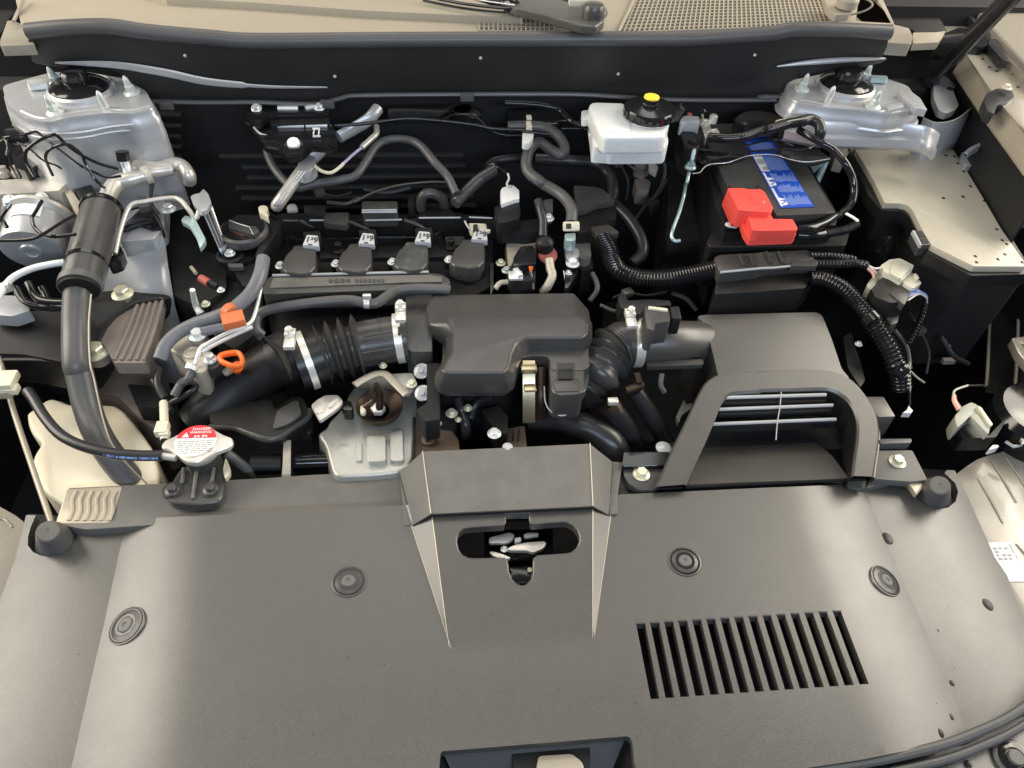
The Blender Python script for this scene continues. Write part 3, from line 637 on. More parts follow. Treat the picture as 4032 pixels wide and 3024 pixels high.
# soft bead along the openings' rear edges
hb = [cpt(p, -.0008) for p in densify(hole, .006)]
obj('opening_edge', sweep(hb + [hb[0]], [.0012] * (len(hb) + 1), 8, cap=False), COVER, cv)
for s in slots:
    a, b = s[0], s[1]; obj('slot_edge', sweep([cpt(p, -.0004) for p in (a, b)], [.0012] * 2, 8), COVER, cv)
def rivet(u, v, k=1.0, tilt=(0, 0, 1)):
    p = PZ(u, v, 0); e = .004; n = Vector((zcov(p.x - e, p.y) - zcov(p.x + e, p.y), zcov(p.x, p.y - e) - zcov(p.x, p.y + e), 2 * e)) if pip(p.x, p.y, outer) else UP
    p = cpt(p); r = thing('push_rivet', None, 'push rivet', p); r2 = .0195 * k
    obj('rim', lathev([(r2 * 1.08, -.001), (r2 * 1.05, .0014), (r2 * .98, .0018), (r2 * .9, .0004)], p, n, 36), COVER, r)
    obj('collar', lathev([(r2 * .86, 0), (r2 * .84, .0018), (r2 * .60, .0030), (r2 * .56, .0008)], p, n, 32), PLAS, r)
    obj('groove', lathev([(r2 * .62, .0028), (r2 * .60, .0034), (r2 * .47, .0034), (r2 * .46, .002)], p, n, 32), GLOSS, r)
    obj('outer_groove', lathev([(r2 * .93, .0004), (r2 * .92, .0022), (r2 * .86, .0022), (r2 * .85, .001)], p, n, 36), GLOSS, r)
    obj('pin', merge(lathev([(r2 * .44, 0), (r2 * .43, .0038), (r2 * .36, .0048), (r2 * .14, .0048), (r2 * .1, .0036)], p, n, 28)), DUSTY, r)
    return r
RV = [(M(852, 620), 'push rivet in the left crease of the grey cover', 1.12), (N(125, 325), 'push rivet just left of the raised latch wedge', 1.0), (O(365, 155), 'push rivet above the slotted vent', 1.0), (O(1455, 260), 'push rivet right of the slotted vent near the drops', 1.05)]
for (u, v), lab, k in RV: tag(rivet(u, v, k), lab, None, 'push rivets holding the cover')
# trim beyond the cover's front edge
tp = [PZ(*a, -.012) for a in ((4180, 2640), (4110, 2720), (4032, 2785), (3960, 2832), (3879, 2870), (3740, 2925), (3589, 2965), (3400, 3003), (3191, 3035), (2900, 3070))]
tp = crom(tp, 5)
tag(obj('cover_edge_trim', merge(sweep(tp, [.0055] * len(tp), 10), sweep([p + Vector((.004, -.012, -.006)) for p in tp], [.0045] * len(tp), 10)), RUBG), 'smooth double edge trim curving round the front right of the grey cover', 'edge trim')
bp = thing('bumper_top', 'grey plastic bumper top in the bottom right corner', 'bumper trim', PZ(3900, 3000, -.05))
slab('top_sheet', O, [(1500, 1240), (1900, 1150), (2100, 1050), (2400, 900), (2600, 1600), (1300, 1600)], -.03, .01, COVER, bp)
p = PZ(*O(2150, 1232), -.03); 
r = thing('push_rivet', 'push rivet in the bottom right corner beyond the edge trim', 'push rivet', p, 'push rivets holding the cover')
obj('rim', lathev([(.022, 0), (.022, .003), (.019, .004)], p, n=32), COVER, r); obj('collar', lathev([(.017, .002), (.0165, .006), (.011, .007), (.010, .005)], p, n=32), GLOSS, r); obj('pin', lathev([(.0085, .004), (.008, .0095), (.003, .0095)], p, n=24), DUSTY, r)
# pocket at the bottom edge
pk = thing('latch_pocket', 'recessed pocket with dark opening at the bottom edge of the cover', 'pocket', PZ(2100, 2990, -.05))
bw = [[PZ(1742, 2958, -.017), PZ(2466, 2899, -.017)], [PZ(1742, 2958, -.017) + Vector((.012, -.018, -.03)), PZ(2466, 2899, -.017) + Vector((-.012, -.018, -.03))], [PZ(1742, 2958, -.017) + Vector((.03, -.05, -.075)), PZ(2466, 2899, -.017) + Vector((-.03, -.05, -.075))]]
obj('back_wall', loftv(bw, .003), RUBG, pk)
obj('rear_edge', sweep([PZ(1742, 2958, -.017), PZ(2466, 2899, -.017)], [.0022] * 2, 10), RUBG, pk)
for s, x0 in ((1, 1734), (-1, 2484)):
    a = PZ(x0, 2960 if s > 0 else 2905, -.018); obj('side_wall', loftv([[a, a + Vector((.0, -.1, 0))], [a + Vector((.012 * s, -.018, -.03)), a + Vector((.02 * s, -.1, -.04))], [a + Vector((.03 * s, -.05, -.075)), a + Vector((.04 * s, -.12, -.08))]], .003), MATTE, pk)
slab('dark_opening', N, [(1215, 1445), (1240, 1430), (1700, 1400), (1740, 1420), (1745, 1640), (1230, 1640)], -.026, .05, DARK, pk, bevel=.002)
slab('latch_plate', N, [(1395, 1490), (1620, 1475), (1690, 1530), (1720, 1640), (1370, 1640)], -.021, .012, BEIGEP, pk, bevel=.003)
# hood latch below the opening
lt = thing('hood_latch', 'bright metal hood latch seen inside the cross shaped opening', 'hood latch', PP(LK, 900, 700, -.05))
slab('latch_base', LK, [(250, 380), (1450, 350), (1450, 820), (1120, 900), (640, 920), (250, 900)], -.035, .02, GLOSS, lt, bevel=.004)
slab('striker_plate', LK, [(330, 510), (500, 470), (680, 420), (780, 460), (770, 520), (680, 600), (330, 615)], -.012, .006, ALU, lt, bevel=.002)
slab('striker_plate', LK, [(940, 460), (1000, 430), (1190, 430), (1200, 470), (1000, 510), (940, 500)], -.012, .006, ALU, lt, bevel=.002)
slab('claw', LK, [(650, 710), (760, 650), (1000, 600), (1300, 580), (1330, 620), (1280, 700), (1100, 780), (1000, 740), (680, 735)], -.008, .006, ALU, lt, bevel=.002)
slab('spring_arm', LK, [(330, 760), (420, 760), (560, 800), (720, 870), (640, 895), (420, 850)], -.011, .005, ALU, lt, bevel=.002)
slab('catch', LK, [(780, 520), (890, 500), (900, 560), (820, 590), (780, 575)], -.006, .008, CLEAR, lt, bevel=.002)
bolt(lt, PP(LK, 600, 720, -.018), .005, STEEL); 
slab('release_tongue', LK, [(690, 1020), (1080, 1010), (1080, 1300), (720, 1320)], -.03, .01, GLOSS, lt, bevel=.003)
slab('tongue_tab', LK, [(1005, 1030), (1080, 1030), (1090, 1110), (1005, 1120)], -.026, .004, BEIGEP, lt)
tag(obj('front_crossmember', slabv(M, [(-200, 0), (0, -60), (2400, -60), (6500, -150), (6900, 1700), (-300, 1900)], -.12, .02, 0, 0), DARK, kind='structure'))

# ============================================================ latch housing (angular box over the cover's rear edge)
lb = thing('latch_housing', 'angular scuffed dark grey housing over the middle of the cover edge', 'latch housing', PP(K, 0, 1000, 0))
z1, z2, z3 = .040, .027, -.012
cA, cB = PP(J, 1480, 782, z1), PP(K, 772, 718, z1); cC, cD = PP(K, 797, 1228, z2), PP(J, 1548, 1292, z2)
oA, oA2 = PP(J, 1292, 950, .004), PP(J, 1400, 1382, .002); oB, oB2 = PP(K, 958, 865, .010), PP(K, 928, 1300, .002)
V = [cA, cB, cC, cD, oA, oA2, oB, oB2]
V += [p - UP * .012 for p in (cC, cD, oA2, oB2)] + [Vector((p.x, p.y, p.z - .03)) for p in (oA, oB, cA, cB)]
Fc = [(0, 1, 2, 3), (0, 3, 5, 4), (1, 6, 7, 2), (4, 5, 10, 12), (7, 6, 13, 11), (6, 1, 15, 13), (1, 0, 14, 15), (0, 4, 12, 14)]
obj('housing_shell', (V, Fc), DUSTY, lb, bevel=.0012, seg=2)
obj('shadow_gap', loftv([[oA2, cD, cC, oB2], [p + Vector((0, .004, -.011)) for p in (oA2, cD, cC, oB2)]], .002, -YD), DARK, lb)
for a_, b_ in ((cA, cD), (cB, cC)): obj('crease_highlight', sweep([a_ + UP * .0004, b_ + UP * .0003], [.0008] * 2, 8), BEIGEP, lb)  # beige beads imitate light caught on the housing's creases
for l_ in (wi_l, wi_r, wo_l, wo_r): obj('crease_highlight', sweep([cpt(p, .0001) for p in densify(l_, .01, False)], [.0008 - .0006 * i / len(densify(l_, .01, False)) for i in range(len(densify(l_, .01, False)))], 8), BEIGEP, cv)  # same beads as painted highlights along the wedge creases
s1 = [PP(J, 1290, 955, .002), PP(J, 1335, 1385, -.008), PP(J, 1400, 1385, -.008), PP(J, 1310, 1100, .0)]
slab('left_skirt', J, [(1288, 950), (1395, 1385), (1335, 1385), (1318, 1225)], .0015, .03, DUSTY, lb, bevel=.001, rnd=0)
slab('right_skirt', K, [(960, 865), (1040, 870), (1000, 1135), (997, 1290), (930, 1298)], .0035, .035, DUSTY, lb, bevel=.001, rnd=0)
tag(obj('moulded_clip', lathev([(.007, 0), (.007, .003), (.003, .005)], PP(K, 100, 755, .036), n=12), CLEAR, lb))
# ============================================================ grey shroud strips behind the cover
sh = thing('radiator_shroud', 'dusty grey strip behind the left of the cover with beige wavy ribs', 'radiator shroud', PP(I, 1400, 1200, -.03))
slab('strip', I, [(555, 1080), (1390, 1040), (2177, 998), (J, 600, 970), (J, 1300, 945), (J, 1360, 1260), (J, 0, 1330), (I, 1000, 1400), (I, 700, 1420), (445, 1372)], -.012, .02, DUSTY, sh, bevel=.003)
for i in range(6):
    x = 600 + i * 66; tube('wavy_rib', I, [(x + 20, 1105, -.0105), (x - 10, 1180, -.0105), (x - 8, 1260, -.0105), (x - 40, 1345, -.0105)], 17, BEIGEP, sh, rel=False, n=8, squash=(UP, .4))
slab('beige_end', I, [(540, 1090), (1000, 1065), (960, 1200), (900, 1365), (455, 1372)], -.0112, .006, BEIGEP, sh, bevel=.002)
tag(obj('cover_underlay', slabv(K, [(940, 1000), (1040, 880), (1300, 1090), (2177, 1050), (L, 900, 1010), (L, 1100, 1030), (L, 900, 1080), (L, 0, 1110), (K, 980, 1170)], -.016, .01, 0, .002), DUSTY, bevel=.002), 'dark grey ledge between cover and air scoop', 'ledge')
cb = thing('corner_plate', 'beige grey corner plate with cream bolt right of the air scoop', 'plate', PP(L, 1150, 900, -.02))
slab('plate', L, [(975, 775), (1265, 772), (1390, 1015), (1250, 1030), (950, 1005)], -.005, .012, DUSTY, cb, bevel=.002)
slab('lower_tab', L, [(1228, 1028), (1400, 1020), (1300, 1140)], -.010, .008, BEIGEP, cb, bevel=.002)
bolt(cb, PP(L, 1140, 870, -.005), .0125, BOLT)
slab('rear_bar', L, [(1000, 680), (1260, 676), (1260, 712), (1000, 718)], .004, .02, RUBG, cb, bevel=.002)
lb2 = thing('support_bracket', 'glossy black bracket with cream bolt left of the air scoop', 'bracket', PP(K, 1200, 950, -.02))
slab('bracket_plate', K, [(1045, 880), (1400, 880), (1420, 1000), (1300, 1100), (1180, 1100), (1090, 1050), (1050, 980)], .002, .012, PLAS, lb2, bevel=.002)
slab('bracket_rail', K, [(1050, 785), (1425, 785), (1400, 895), (1035, 905)], .010, .02, GLOSS, lb2, bevel=.005, seg=3)
bolt(lb2, PP(K, 1192, 972, .002), .0125, BOLT)
obj('side_clip', lathev([(.010, 0), (.011, .004), (.007, .006)], PP(K, 1370, 765, .004), n=20), CLEAR, lb2)

# rubber buffers in the cover's corner cut-outs
for T_, x, y, bx, by, lab in ((I, 390, 1435, 470, 1520, 'grey rubber buffer in the left corner cutout of the cover'), (L, 1490, 1060, 1420, 1140, 'grey rubber buffer in the right corner cutout of the cover')):
    b = thing('rubber_buffer', lab, 'rubber buffer', PP(T_, bx, by, -.03), 'rubber hood buffers')
    top_ = PP(T_, x, y, .012); base = PP(T_, bx, by, -.035); ax = top_ - base; h_ = ax.length
    obj('buffer_body', lathev([(.026, -.004), (.024, .003), (.0185, h_ * .55), (.0145, h_ * .92), (.013, h_)], base, ax, 32), RUBG, b)
    obj('buffer_face', lathev([(.0125, 0), (.0115, .001), (.003, .0012), (.002, .0003)], top_, ax, 28), DUSTY, b)
    slab('dark_seat', T_, [(bx - 250, by - 230), (bx + 190, by - 200), (bx + 200, by + 110), (bx - 230, by + 140)], -.075, .01, DARK, b, bevel=0)
# latch wedge crease highlights are painted in by the thin beige beads
# water drops
WD = []
def drop(u, v, z, r, sx=1.0, sy=1.3):
    r = r * .68
    p = PZ(u, v, z); q0 = PZ(u, v, 0)
    if pip(q0.x, q0.y, outer): p = cpt(q0)
    vf = lathev([(r, 0), (r * .9, r * .12), (r * .5, r * .2), (r * .1, r * .22)], p, UP, 12)
    WD.append(([Vector((p.x + (q.x - p.x) * sx, p.y + (q.y - p.y) * sy, q.z)) for q in vf[0]], vf[1]))
rn = random.Random(5)
for x, y in ((1540, 1268), (1610, 1275), (1640, 1335), (1685, 1400), (1680, 1605), (1520, 1617), (1855, 1640), (1740, 1520)): drop(*D(x, y), .1702, .004)
for x, y in ((1955, 420), (2000, 510), (2035, 540), (1780, 640), (1790, 690), (1965, 665), (2022, 625), (2165, 690)): drop(*H(x, y), .1702, .0035)
for x, y in ((1480, 95), (1580, 110), (1590, 140), (1660, 190), (1690, 197), (1840, 480), (1895, 548), (1955, 580), (2090, 605), (2118, 620), (2130, 710)): drop(*D(x, y), .2855, .0042, 1, 1.1)
for x, y, r_ in ((1468, 28, .011), (2013, 388, .010), (1745, 528, .002), (1820, 815, .0045), (1815, 998, .0045), (1757, 1087, .006), (1910, 1255, .005)):
    u, v = O(x, y); q = PZ(u, v, 0); drop(u, v, zcov(q.x, q.y) if pip(q.x, q.y, outer) else -.028, r_)
for i in range(26):
    u, v = rn.uniform(200, 3900), rn.uniform(2250, 2950); q = PZ(u, v, 0)
    if pip(q.x, q.y, outer) and not pip(q.x, q.y, hole): drop(u, v, zcov(q.x, q.y), rn.uniform(.0006, .0011))
tag(obj('water_drops', merge(*WD), WATER, kind='stuff'), 'scattered small water drops on cover, fuse box lid and wing rail', 'water drops')
# ============================================================ radiator cap, tank and hoses at the front left
rcap = thing('radiator_cap', 'silver winged radiator cap with red and white warning label', 'radiator cap', PP(RC, 970, 700, .02))
ZC = .048
slab('cap_body', RC, [(90, 720), (170, 590), (420, 490), (700, 330), (900, 240), (1120, 215), (1300, 250), (1480, 350), (1650, 450), (1860, 520), (1905, 600), (1880, 700), (1800, 780), (1500, 880), (1300, 990), (1150, 1090), (1000, 1150), (800, 1150), (650, 1080), (450, 920), (300, 830), (120, 800)], ZC, .008, ALU, rcap, bevel=.003, seg=3, rnd=.004)
cc = PP(RC, 970, 620, ZC); rr = msz(500 * RC.k, cc)
obj('label_ring', lathev([(rr * 1.03, 0), (rr * 1.03, .0008), (rr, .0012)], cc, UP, 48), ALU, rcap)
obj('label_disc', lathev([(rr * .99, .0008), (rr * .99, .0016)], cc, UP, 48), WPRINT, rcap, smooth=False)
arc = [cc + Vector((math.cos(a) * rr * .985, math.sin(a) * rr * .985, .0022)) for a in [math.radians(d) for d in range(8, 173, 6)]]
obj('red_field', prismv(arc, Vector((0, 0, -.0005))), REDL, rcap, smooth=False)
tri = [cc + Vector((x * rr, y * rr, .0028)) for x, y in ((-.72, .2), (-.36, .2), (-.54, .52))]
obj('warning_triangle', prismv(tri, Vector((0, 0, -.0005))), WPRINT, rcap, smooth=False)
text('exclamation_mark', '!', cc + Vector((-.54 * rr, .32 * rr, .0029)), XD, UP, rr * .3, REDL, rcap)
text('warning_text', 'DANGER\nWARNING', cc + Vector((.16 * rr, .60 * rr, .0026)), XD, UP, rr * .22, WPRINT, rcap)
text('warning_text', '危険', cc + Vector((.02 * rr, .22 * rr, .0026)), XD, UP, rr * .15, WPRINT, rcap); text('warning_text', '警告', cc + Vector((.40 * rr, .22 * rr, .0026)), XD, UP, rr * .15, WPRINT, rcap)
rn = random.Random(11); rects = []
for j in range(7):
    y = -.02 - j * .125; x = -math.sqrt(max(0, .85 - y * y)) * .92
    while x < math.sqrt(max(0, .85 - y * y)) * .85:
        w_ = rn.uniform(.08, .3); rects.append((x, y, min(x + w_, .9), y - .055)); x += w_ + .06
obj('small_print', merge(*[prismv([cc + Vector((a * rr, b * rr, .0021)), cc + Vector((c * rr, b * rr, .0021)), cc + Vector((c * rr, d * rr, .0021)), cc + Vector((a * rr, d * rr, .0021))], Vector((0, 0, -.0004))) for a, b, c, d in rects]), GPRINT, rcap, smooth=False)
obj('cap_skirt', lathev([(rr * .95, -.022), (rr * 1.02, -.018), (rr * 1.05, -.006)], cc, UP, 36), ALU, rcap)
fn = thing('filler_neck', 'dusty black filler neck bracket with two bolts under the silver cap', 'filler neck', PP(I, 1600, 1080, -.02))
obj('neck', lathev([(rr * .95, -.05), (rr * .85, -.02), (rr * .9, 0)], cc - UP * .022, UP, 32), PLAS, fn)
slab('bracket_plate', I, [(1345, 1150), (1400, 1040), (1480, 900), (1830, 880), (1830, 1050), (1815, 1150), (1780, 1195), (1600, 1215), (1400, 1205)], .008, .016, PLAS, fn, bevel=.004, seg=3, rnd=.01)
for x0, x1 in ((1500, 1480), (1610, 1575), (1745, 1720)):
    tube('stiffening_rib', I, [(x0, 920, .012), ((x0 + x1) / 2, 1020, .011), (x1, 1170 if x0 == 1610 else 1040, .009)], 16, DUSTY, fn, rel=False, n=8)
for x, y in ((1412, 1098), (1722, 1092)):
    obj('bolt_boss', lathev([(.0135, 0), (.0125, .004)], PP(I, x, y + 10, .006), n=28), PLAS, fn); bolt(fn, PP(I, x, y, .011), .0105, PLAS)
slab('hose_clamp_tab', I, [(1840, 830), (1875, 900), (1880, 960), (1835, 1010), (1820, 930)], .018, .008, BOLT, fn, bevel=.002)
oh = thing('overflow_hose', 'thin black overflow hose curving from the silver cap to the left', 'hose', PP(I, 700, 760, .04))
tube('hose', I, [(225, 290, .055), (270, 350, .055), (370, 510, .052), (500, 650, .05), (680, 740, .048), (900, 795, .046), (1100, 815, .044), (1330, 818, .042)], 44, RUB, oh, rel=False, n=18)
tube('metal_stub', I, [(1320, 818, .042), (1440, 835, .041)], 30, ALU, oh, rel=False, n=14)
rn = random.Random(4); P0 = resample(crom([PP(I, *q_[:2], q_[2]) for q_ in ((680, 740, .048), (900, 795, .046), (1100, 815, .044), (1330, 818, .042))], 8), 90)
rh_ = msz(44 * K_, P0[0]) * 1.005; vd_ = Vector((0, -.93, .36)).normalized(); marks = []
for i in range(14, 86):
    if i % 13 and rn.random() < .8: marks.append(boxv(P0[i] + vd_ * rh_, .0013, .0035 * rn.uniform(.6, 1), .0003, XD, Vector((0, .36, .93))))
obj('printed_marks', merge(*marks), BLUEL, oh, smooth=False, kind='stuff')
ct = tag(obj('coolant_tank', slabv(I, [(215, 470), (280, 430), (365, 365), (420, 345), (500, 365), (560, 395), (700, 395), (930, 398), (1010, 450), (1150, 620), (1240, 750), (1300, 950), (1310, 1100), (600, 1300), (500, 1215), (380, 1130), (290, 1020), (250, 900), (280, 800), (340, 715), (260, 640), (225, 560)], -.022, .14, .02, .008), CREAM, bevel=.016, seg=5, bang=.6), 'cream plastic coolant tank behind the left end of the cover', 'coolant tank')
rod = thing('thin_rod', 'thin cream metal rod with clip running down beside the cream tank', 'rod', PP(I, 250, 900, 0))
tube('rod', I, [(-30, -60, .06), (30, 150, .045), (120, 480, .02), (260, 900, 0), (425, 1380, -.018)], 23, BEIGEP, rod, rel=False, n=12)
obj('clip', merge(boxv(PP(I, 30, 200, .06), .03, .022, .014), boxv(PP(I, 60, 205, .062), .022, .03, .012), boxv(PP(I, 90, 275, .055), .02, .014, .01)), CREAMC, rod, bevel=.002)
obj('clip', boxv(PP(I, 15, 290, .05), .03, .02, .012), BEIGEP, rod, bevel=.002)

# big air conditioning sleeve and grey hose
ac = thing('suction_hose', 'thick grey hose with black sleeve and silver pipe along the left', 'hose', PP(E, 740, 700, .1))
tube('grey_hose', E, [(655, 850, .135), (632, 950, .125), (620, 1200, .10), (625, 1500, .075), (I, 650, 150, .06), (I, 715, 430, .03), (I, 800, 650, .012), (I, 930, 850, -.01), (I, 1100, 1060, -.035)], 108, RUBG, ac, rel=False, n=28)
tube('seam_cable', E, [(745, 950, .135), (725, 1200, .11), (735, 1500, .085), (I, 770, 200, .07), (I, 850, 550, .035), (I, 950, 780, .015), (I, 1200, 1050, -.02)], 7, BEIGEP, ac, rel=False, n=8)
tube('sleeve', E, [(835, 245, .168), (745, 560, .152), (670, 860, .136)], 158, PLAS, ac, rel=False, n=36, sub=6)
tube('sleeve_lip', E, [(660, 850, .138), (650, 900, .136)], 168, RUBG, ac, rel=False, n=36)
tube('sleeve_bore', E, [(652, 885, .137), (648, 912, .1355)], 150, DARK, ac, rel=False, n=32)
for y, x in ((262, 832), (705, 708)):
    tube('sleeve_clip', E, [(x, y - 14, .168 - (y - 245) * .00005), (x - 6, y + 14, .167 - (y - 245) * .00005)], 164, GLOSS, ac, rel=False, n=36)
tube('silver_pipe', E, [(850, 230, .175), (895, 120, .18), (960, 40, .183), (A, 1080, 1460, .186), (A, 1190, 1430, .188)], 66, ALU, ac, rel=False, n=22)
tube('pipe_collar', A, [(1170, 1440, .188), (1215, 1420, .189)], 88, ALU, ac, rel=False, n=24)
tube('pipe_block', A, [(1110, 1370, .19), (1260, 1385, .19), (1400, 1370, .188)], 78, ALU, ac, rel=False, n=20, squash=(UP, .8))
tube('pipe_elbow', A, [(1330, 1370, .19), (1420, 1340, .19), (1490, 1360, .186), (1540, 1430, .178), (1545, 1480, .165)], 56, ALU, ac, rel=False, n=20)
tube('valve', A, [(1050, 1440, .19), (1035, 1370, .20), (1010, 1300, .212)], 36, STEEL, ac, rel=False, n=14)
tube('valve_cap', A, [(1010, 1310, .212), (995, 1235, .225)], 54, GLOSS, ac, rel=False, n=8)
# silver pipes
tube('brake_pipe', E, [(-40, 1020, .13), (20, 920, .133), (100, 820, .14), (250, 745, .147), (420, 705, .152), (530, 690, .153)], 28, WHITE, label='thick white coated pipe crossing below the silver pump motor', cat='pipe', rel=False, n=14)
tube('pipe_union', E, [(-60, 960, .128), (30, 900, .132), (90, 880, .134)], 46, ALU, label='bright aluminium pipe union at the left photo edge', cat='pipe fitting', rel=False, n=16)
lp = thing('liquid_pipe', 'thin silver pipe bending to a pale bracket right of the sleeve', 'pipe', PP(E, 1200, 200, .16))
tube('pipe', E, [(940, 620, .135), (985, 420, .15), (1060, 235, .165), (1180, 195, .168), (1400, 165, .17), (1480, 190, .168), (1540, 260, .16), (1600, 330, .15), (1630, 250, .16)], 20, ALU, lp, rel=False, n=14)
slab('pale_tab', E, [(1475, 350), (1510, 305), (1590, 330), (1680, 500), (1665, 530), (1630, 575), (1600, 480), (1545, 390)], .15, .008, TEAL, lp, bevel=.002)
eb = thing('engine_hanger', 'pale silver ribbed bracket leaning right of the thin silver pipe', 'bracket', PP(E, 1700, 300, .14))
slab('hanger_plate', E, [(1552, 150), (1590, 130), (1630, 125), (1660, 88), (1700, 130), (1725, 200), (1690, 260), (1640, 280), (1580, 220)], .165, .008, SILV, eb, bevel=.003)
ea = [PP(E, 1640, 250, .155), PP(E, 1725, 200, .155), PP(E, 1850, 560, .105), PP(E, 1800, 610, .10)]
obj('hanger_arm', prismv(ea, Vector((0, 0, -.008))), SILV, eb, bevel=.003)
for s in (.3, .65): obj('arm_rib', sweep([bil(ea, s, .05) + UP * .002, bil(ea, s, .95) + UP * .002], [.0028] * 2, 8), RUBG, eb)

# ============================================================ brake pump unit
pu = thing('brake_pump_unit', 'silver brake pump block with round motor at the left edge', 'brake pump', PP(E, 250, 300, .06))
slab('valve_block', A, [(-150, 1478), (470, 1440), (600, 1385), (640, 1400), (E, 540, 45), (E, 480, 105), (E, 0, 135), (E, -150, 140)], .172, .12, ALU, pu, bevel=.005, seg=3, rnd=.002)
slab('block_flange', E, [(500, 70), (545, 40), (700, 270), (640, 320)], .165, .04, BEIGEP, pu, bevel=.003, rnd=.001)
mc, mf = PP(E, 335, 330, .128), PP(E, 258, 600, .112); max_ = (mf - mc); mr_ = msz(242 * K_, mf); ml = max_.length
obj('motor_housing', lathev([(mr_ * .92, 0), (mr_ * .98, ml * .15), (mr_, ml * .9), (mr_ * .97, ml * .98), (mr_ * .9, ml), (mr_ * .36, ml), (mr_ * .33, ml + .003), (mr_ * .22, ml + .0035), (mr_ * .2, ml + .001)], mc, max_, 48), SILV, pu)
q = []
obj('motor_flange', lathev([(mr_ * 1.16, 0), (mr_ * 1.16, .006), (mr_, .012)], mc, max_, 40), ALU, pu)
ax_ = max_.normalized(); e2 = (UP - ax_ * ax_.z).normalized(); e1 = ax_.cross(e2)
rows_ = [[mc + ax_ * ml * t + (e1 * math.sin(a) + e2 * math.cos(a)) * (mr_ + .0008) for a in [math.radians(d) for d in range(-30, 33, 7)]] for t in (.12, .3, .5)]
obj('motor_label', loftv(rows_), WPRINT, pu)
for x, y in ((85, 195), (345, 175)):
    p = PP(E, x, y, .165); obj('pipe_nut', merge(lathev([(.008, 0), (.008, .008), (.006, .010)], p, Vector((0, -.6, .8)), 6), lathev([(.010, 0), (.010, .003)], p, Vector((0, -.6, .8)), 12)), STEEL, pu)
rn = random.Random(2)
for i, x in enumerate((20, 130, 235, 335, 420, 490)):
    p = PP(A, x, 1475 - i * 5, .171); obj('port_fitting', lathev([(.0085, 0), (.0085, .008), (.006, .011), (.006, .016)], p + Vector((0, .012, 0)), Vector((0, .1, 1)), 10), CAST, pu)
bl = thing('brake_lines', 'bundle of thin black brake lines looping above the silver pump block', 'brake lines', PP(A, 400, 1200, .2))
def bline(spec, r=14, T=AB):
    spec = [(*q_[:-1], q_[-1] + .028) for q_ in spec]
    tube('brake_line', T, spec, r, GLOSS, bl, rel=False, n=10)
bline([(-60, 260, .22), (60, 180, .235), (200, 150, .24), (420, 120, .24), (520, 90, .238), (600, 80, .235), (700, 150, .23), (900, 310, .222), (1300, 620, .20), (1500, 720, .19), (1750, 820, .183), (1980, 800, .18)], 21)
bline([(270, 810, .18), (200, 680, .20), (130, 560, .215), (110, 450, .225), (130, 350, .23), (110, 250, .235), (60, 170, .236)], 23)
bline([(560, 800, .18), (480, 660, .20), (420, 540, .215), (430, 400, .228), (520, 300, .236), (700, 190, .242), (850, 130, .244), (930, 140, .24), (1080, 280, .23), (1300, 440, .215), (1600, 590, .20), (1950, 690, .19)], 26)
bline([(860, 790, .18), (780, 620, .20), (745, 500, .215), (780, 400, .225), (900, 320, .233), (1080, 280, .235), (1200, 330, .228), (1330, 450, .215), (1400, 600, .20), (1550, 850, .18), (1720, 1000, .165)], 25)
bline([(280, 260, .225), (450, 330, .222), (700, 540, .21), (900, 620, .20), (1000, 680, .19)], 16)
bline([(690, 1200, .178), (600, 1350, .172), (520, 1480, .165), (AC, 520, 30, .165), (AC, 560, 180, .16), (AC, 700, 300, .158), (AC, 900, 335, .158), (AC, 1240, 300, .16)], 30)
bline([(-40, 400, .16), (200, 400, .16), (500, 380, .162), (700, 300, .165), (1000, 110, .17), (1240, -20, .172)], 27, AC)
bline([(170, 1250, .178), (100, 1350, .172), (20, 1480, .165), (AC, 60, 100, .16), (AC, 120, 190, .155)], 34)
slab('line_clamp', AB, [(40, 20), (200, -30), (460, -20), (490, 90), (300, 190), (80, 150)], .245, .012, GLOSS, bl, bevel=.003)
slab('line_clamp', AB, [(180, 390), (330, 250), (480, 330), (560, 350), (700, 500), (640, 600), (430, 720), (240, 660)], .19, .02, GLOSS, bl, bevel=.004)
slab('pump_bracket', AB, [(1150, 780), (1280, 720), (1400, 800), (1600, 1130), (1480, 1280), (1360, 1290), (1180, 950)], .165, .02, MATTE, bl, bevel=.003)
# wing panel behind / below the sleeve
wp = thing('wheel_arch_panel', 'smooth curved silver wheel arch panel right of the black sleeve', 'body panel', PP(E, 1150, 750, .0))
g1 = curvepts(E, [(700, 430), (900, 420), (1100, 440), (1300, 460), (1350, 540)], 16, z=.125)
rows = [g1, [p + Vector((.005, -.03, -.02)) for p in g1], [p + Vector((.012, -.07, -.06)) for p in g1], [p + Vector((.02, -.10, -.13)) for p in g1], [p + Vector((.02, -.11, -.22)) for p in g1]]
obj('arch_sheet', loftv(rows, .003), SILV, wp)
slab('upper_plate', E, [(950, 170), (1250, 120), (1350, 130), (1340, 400), (1250, 500), (980, 520)], .13, .03, SILV, wp, bevel=.006, seg=3)
bolt(wp, PP(E, 1185, 500, .112), .008, STEEL); bolt(wp, PP(E, 1060, 500, .112), .007, STEEL); bolt(wp, PP(E, 1175, 350, .113), .011, STEEL)
bolt(wp, PP(E, 1378, 262, .14), .012, STEEL)
tag(obj('hose_bracket', merge(slabv(E, [(990, 400), (1150, 250), (1270, 260), (1330, 400), (1250, 420), (1150, 380), (1010, 430)], .135, .02, 0, .005), slabv(E, [(900, 530), (970, 540), (1010, 600), (980, 670), (900, 700), (870, 690), (930, 620)], .13, .02, 0, .004)), GLOSS, bevel=.003), 'glossy black hose bracket just right of the sleeve', 'bracket')
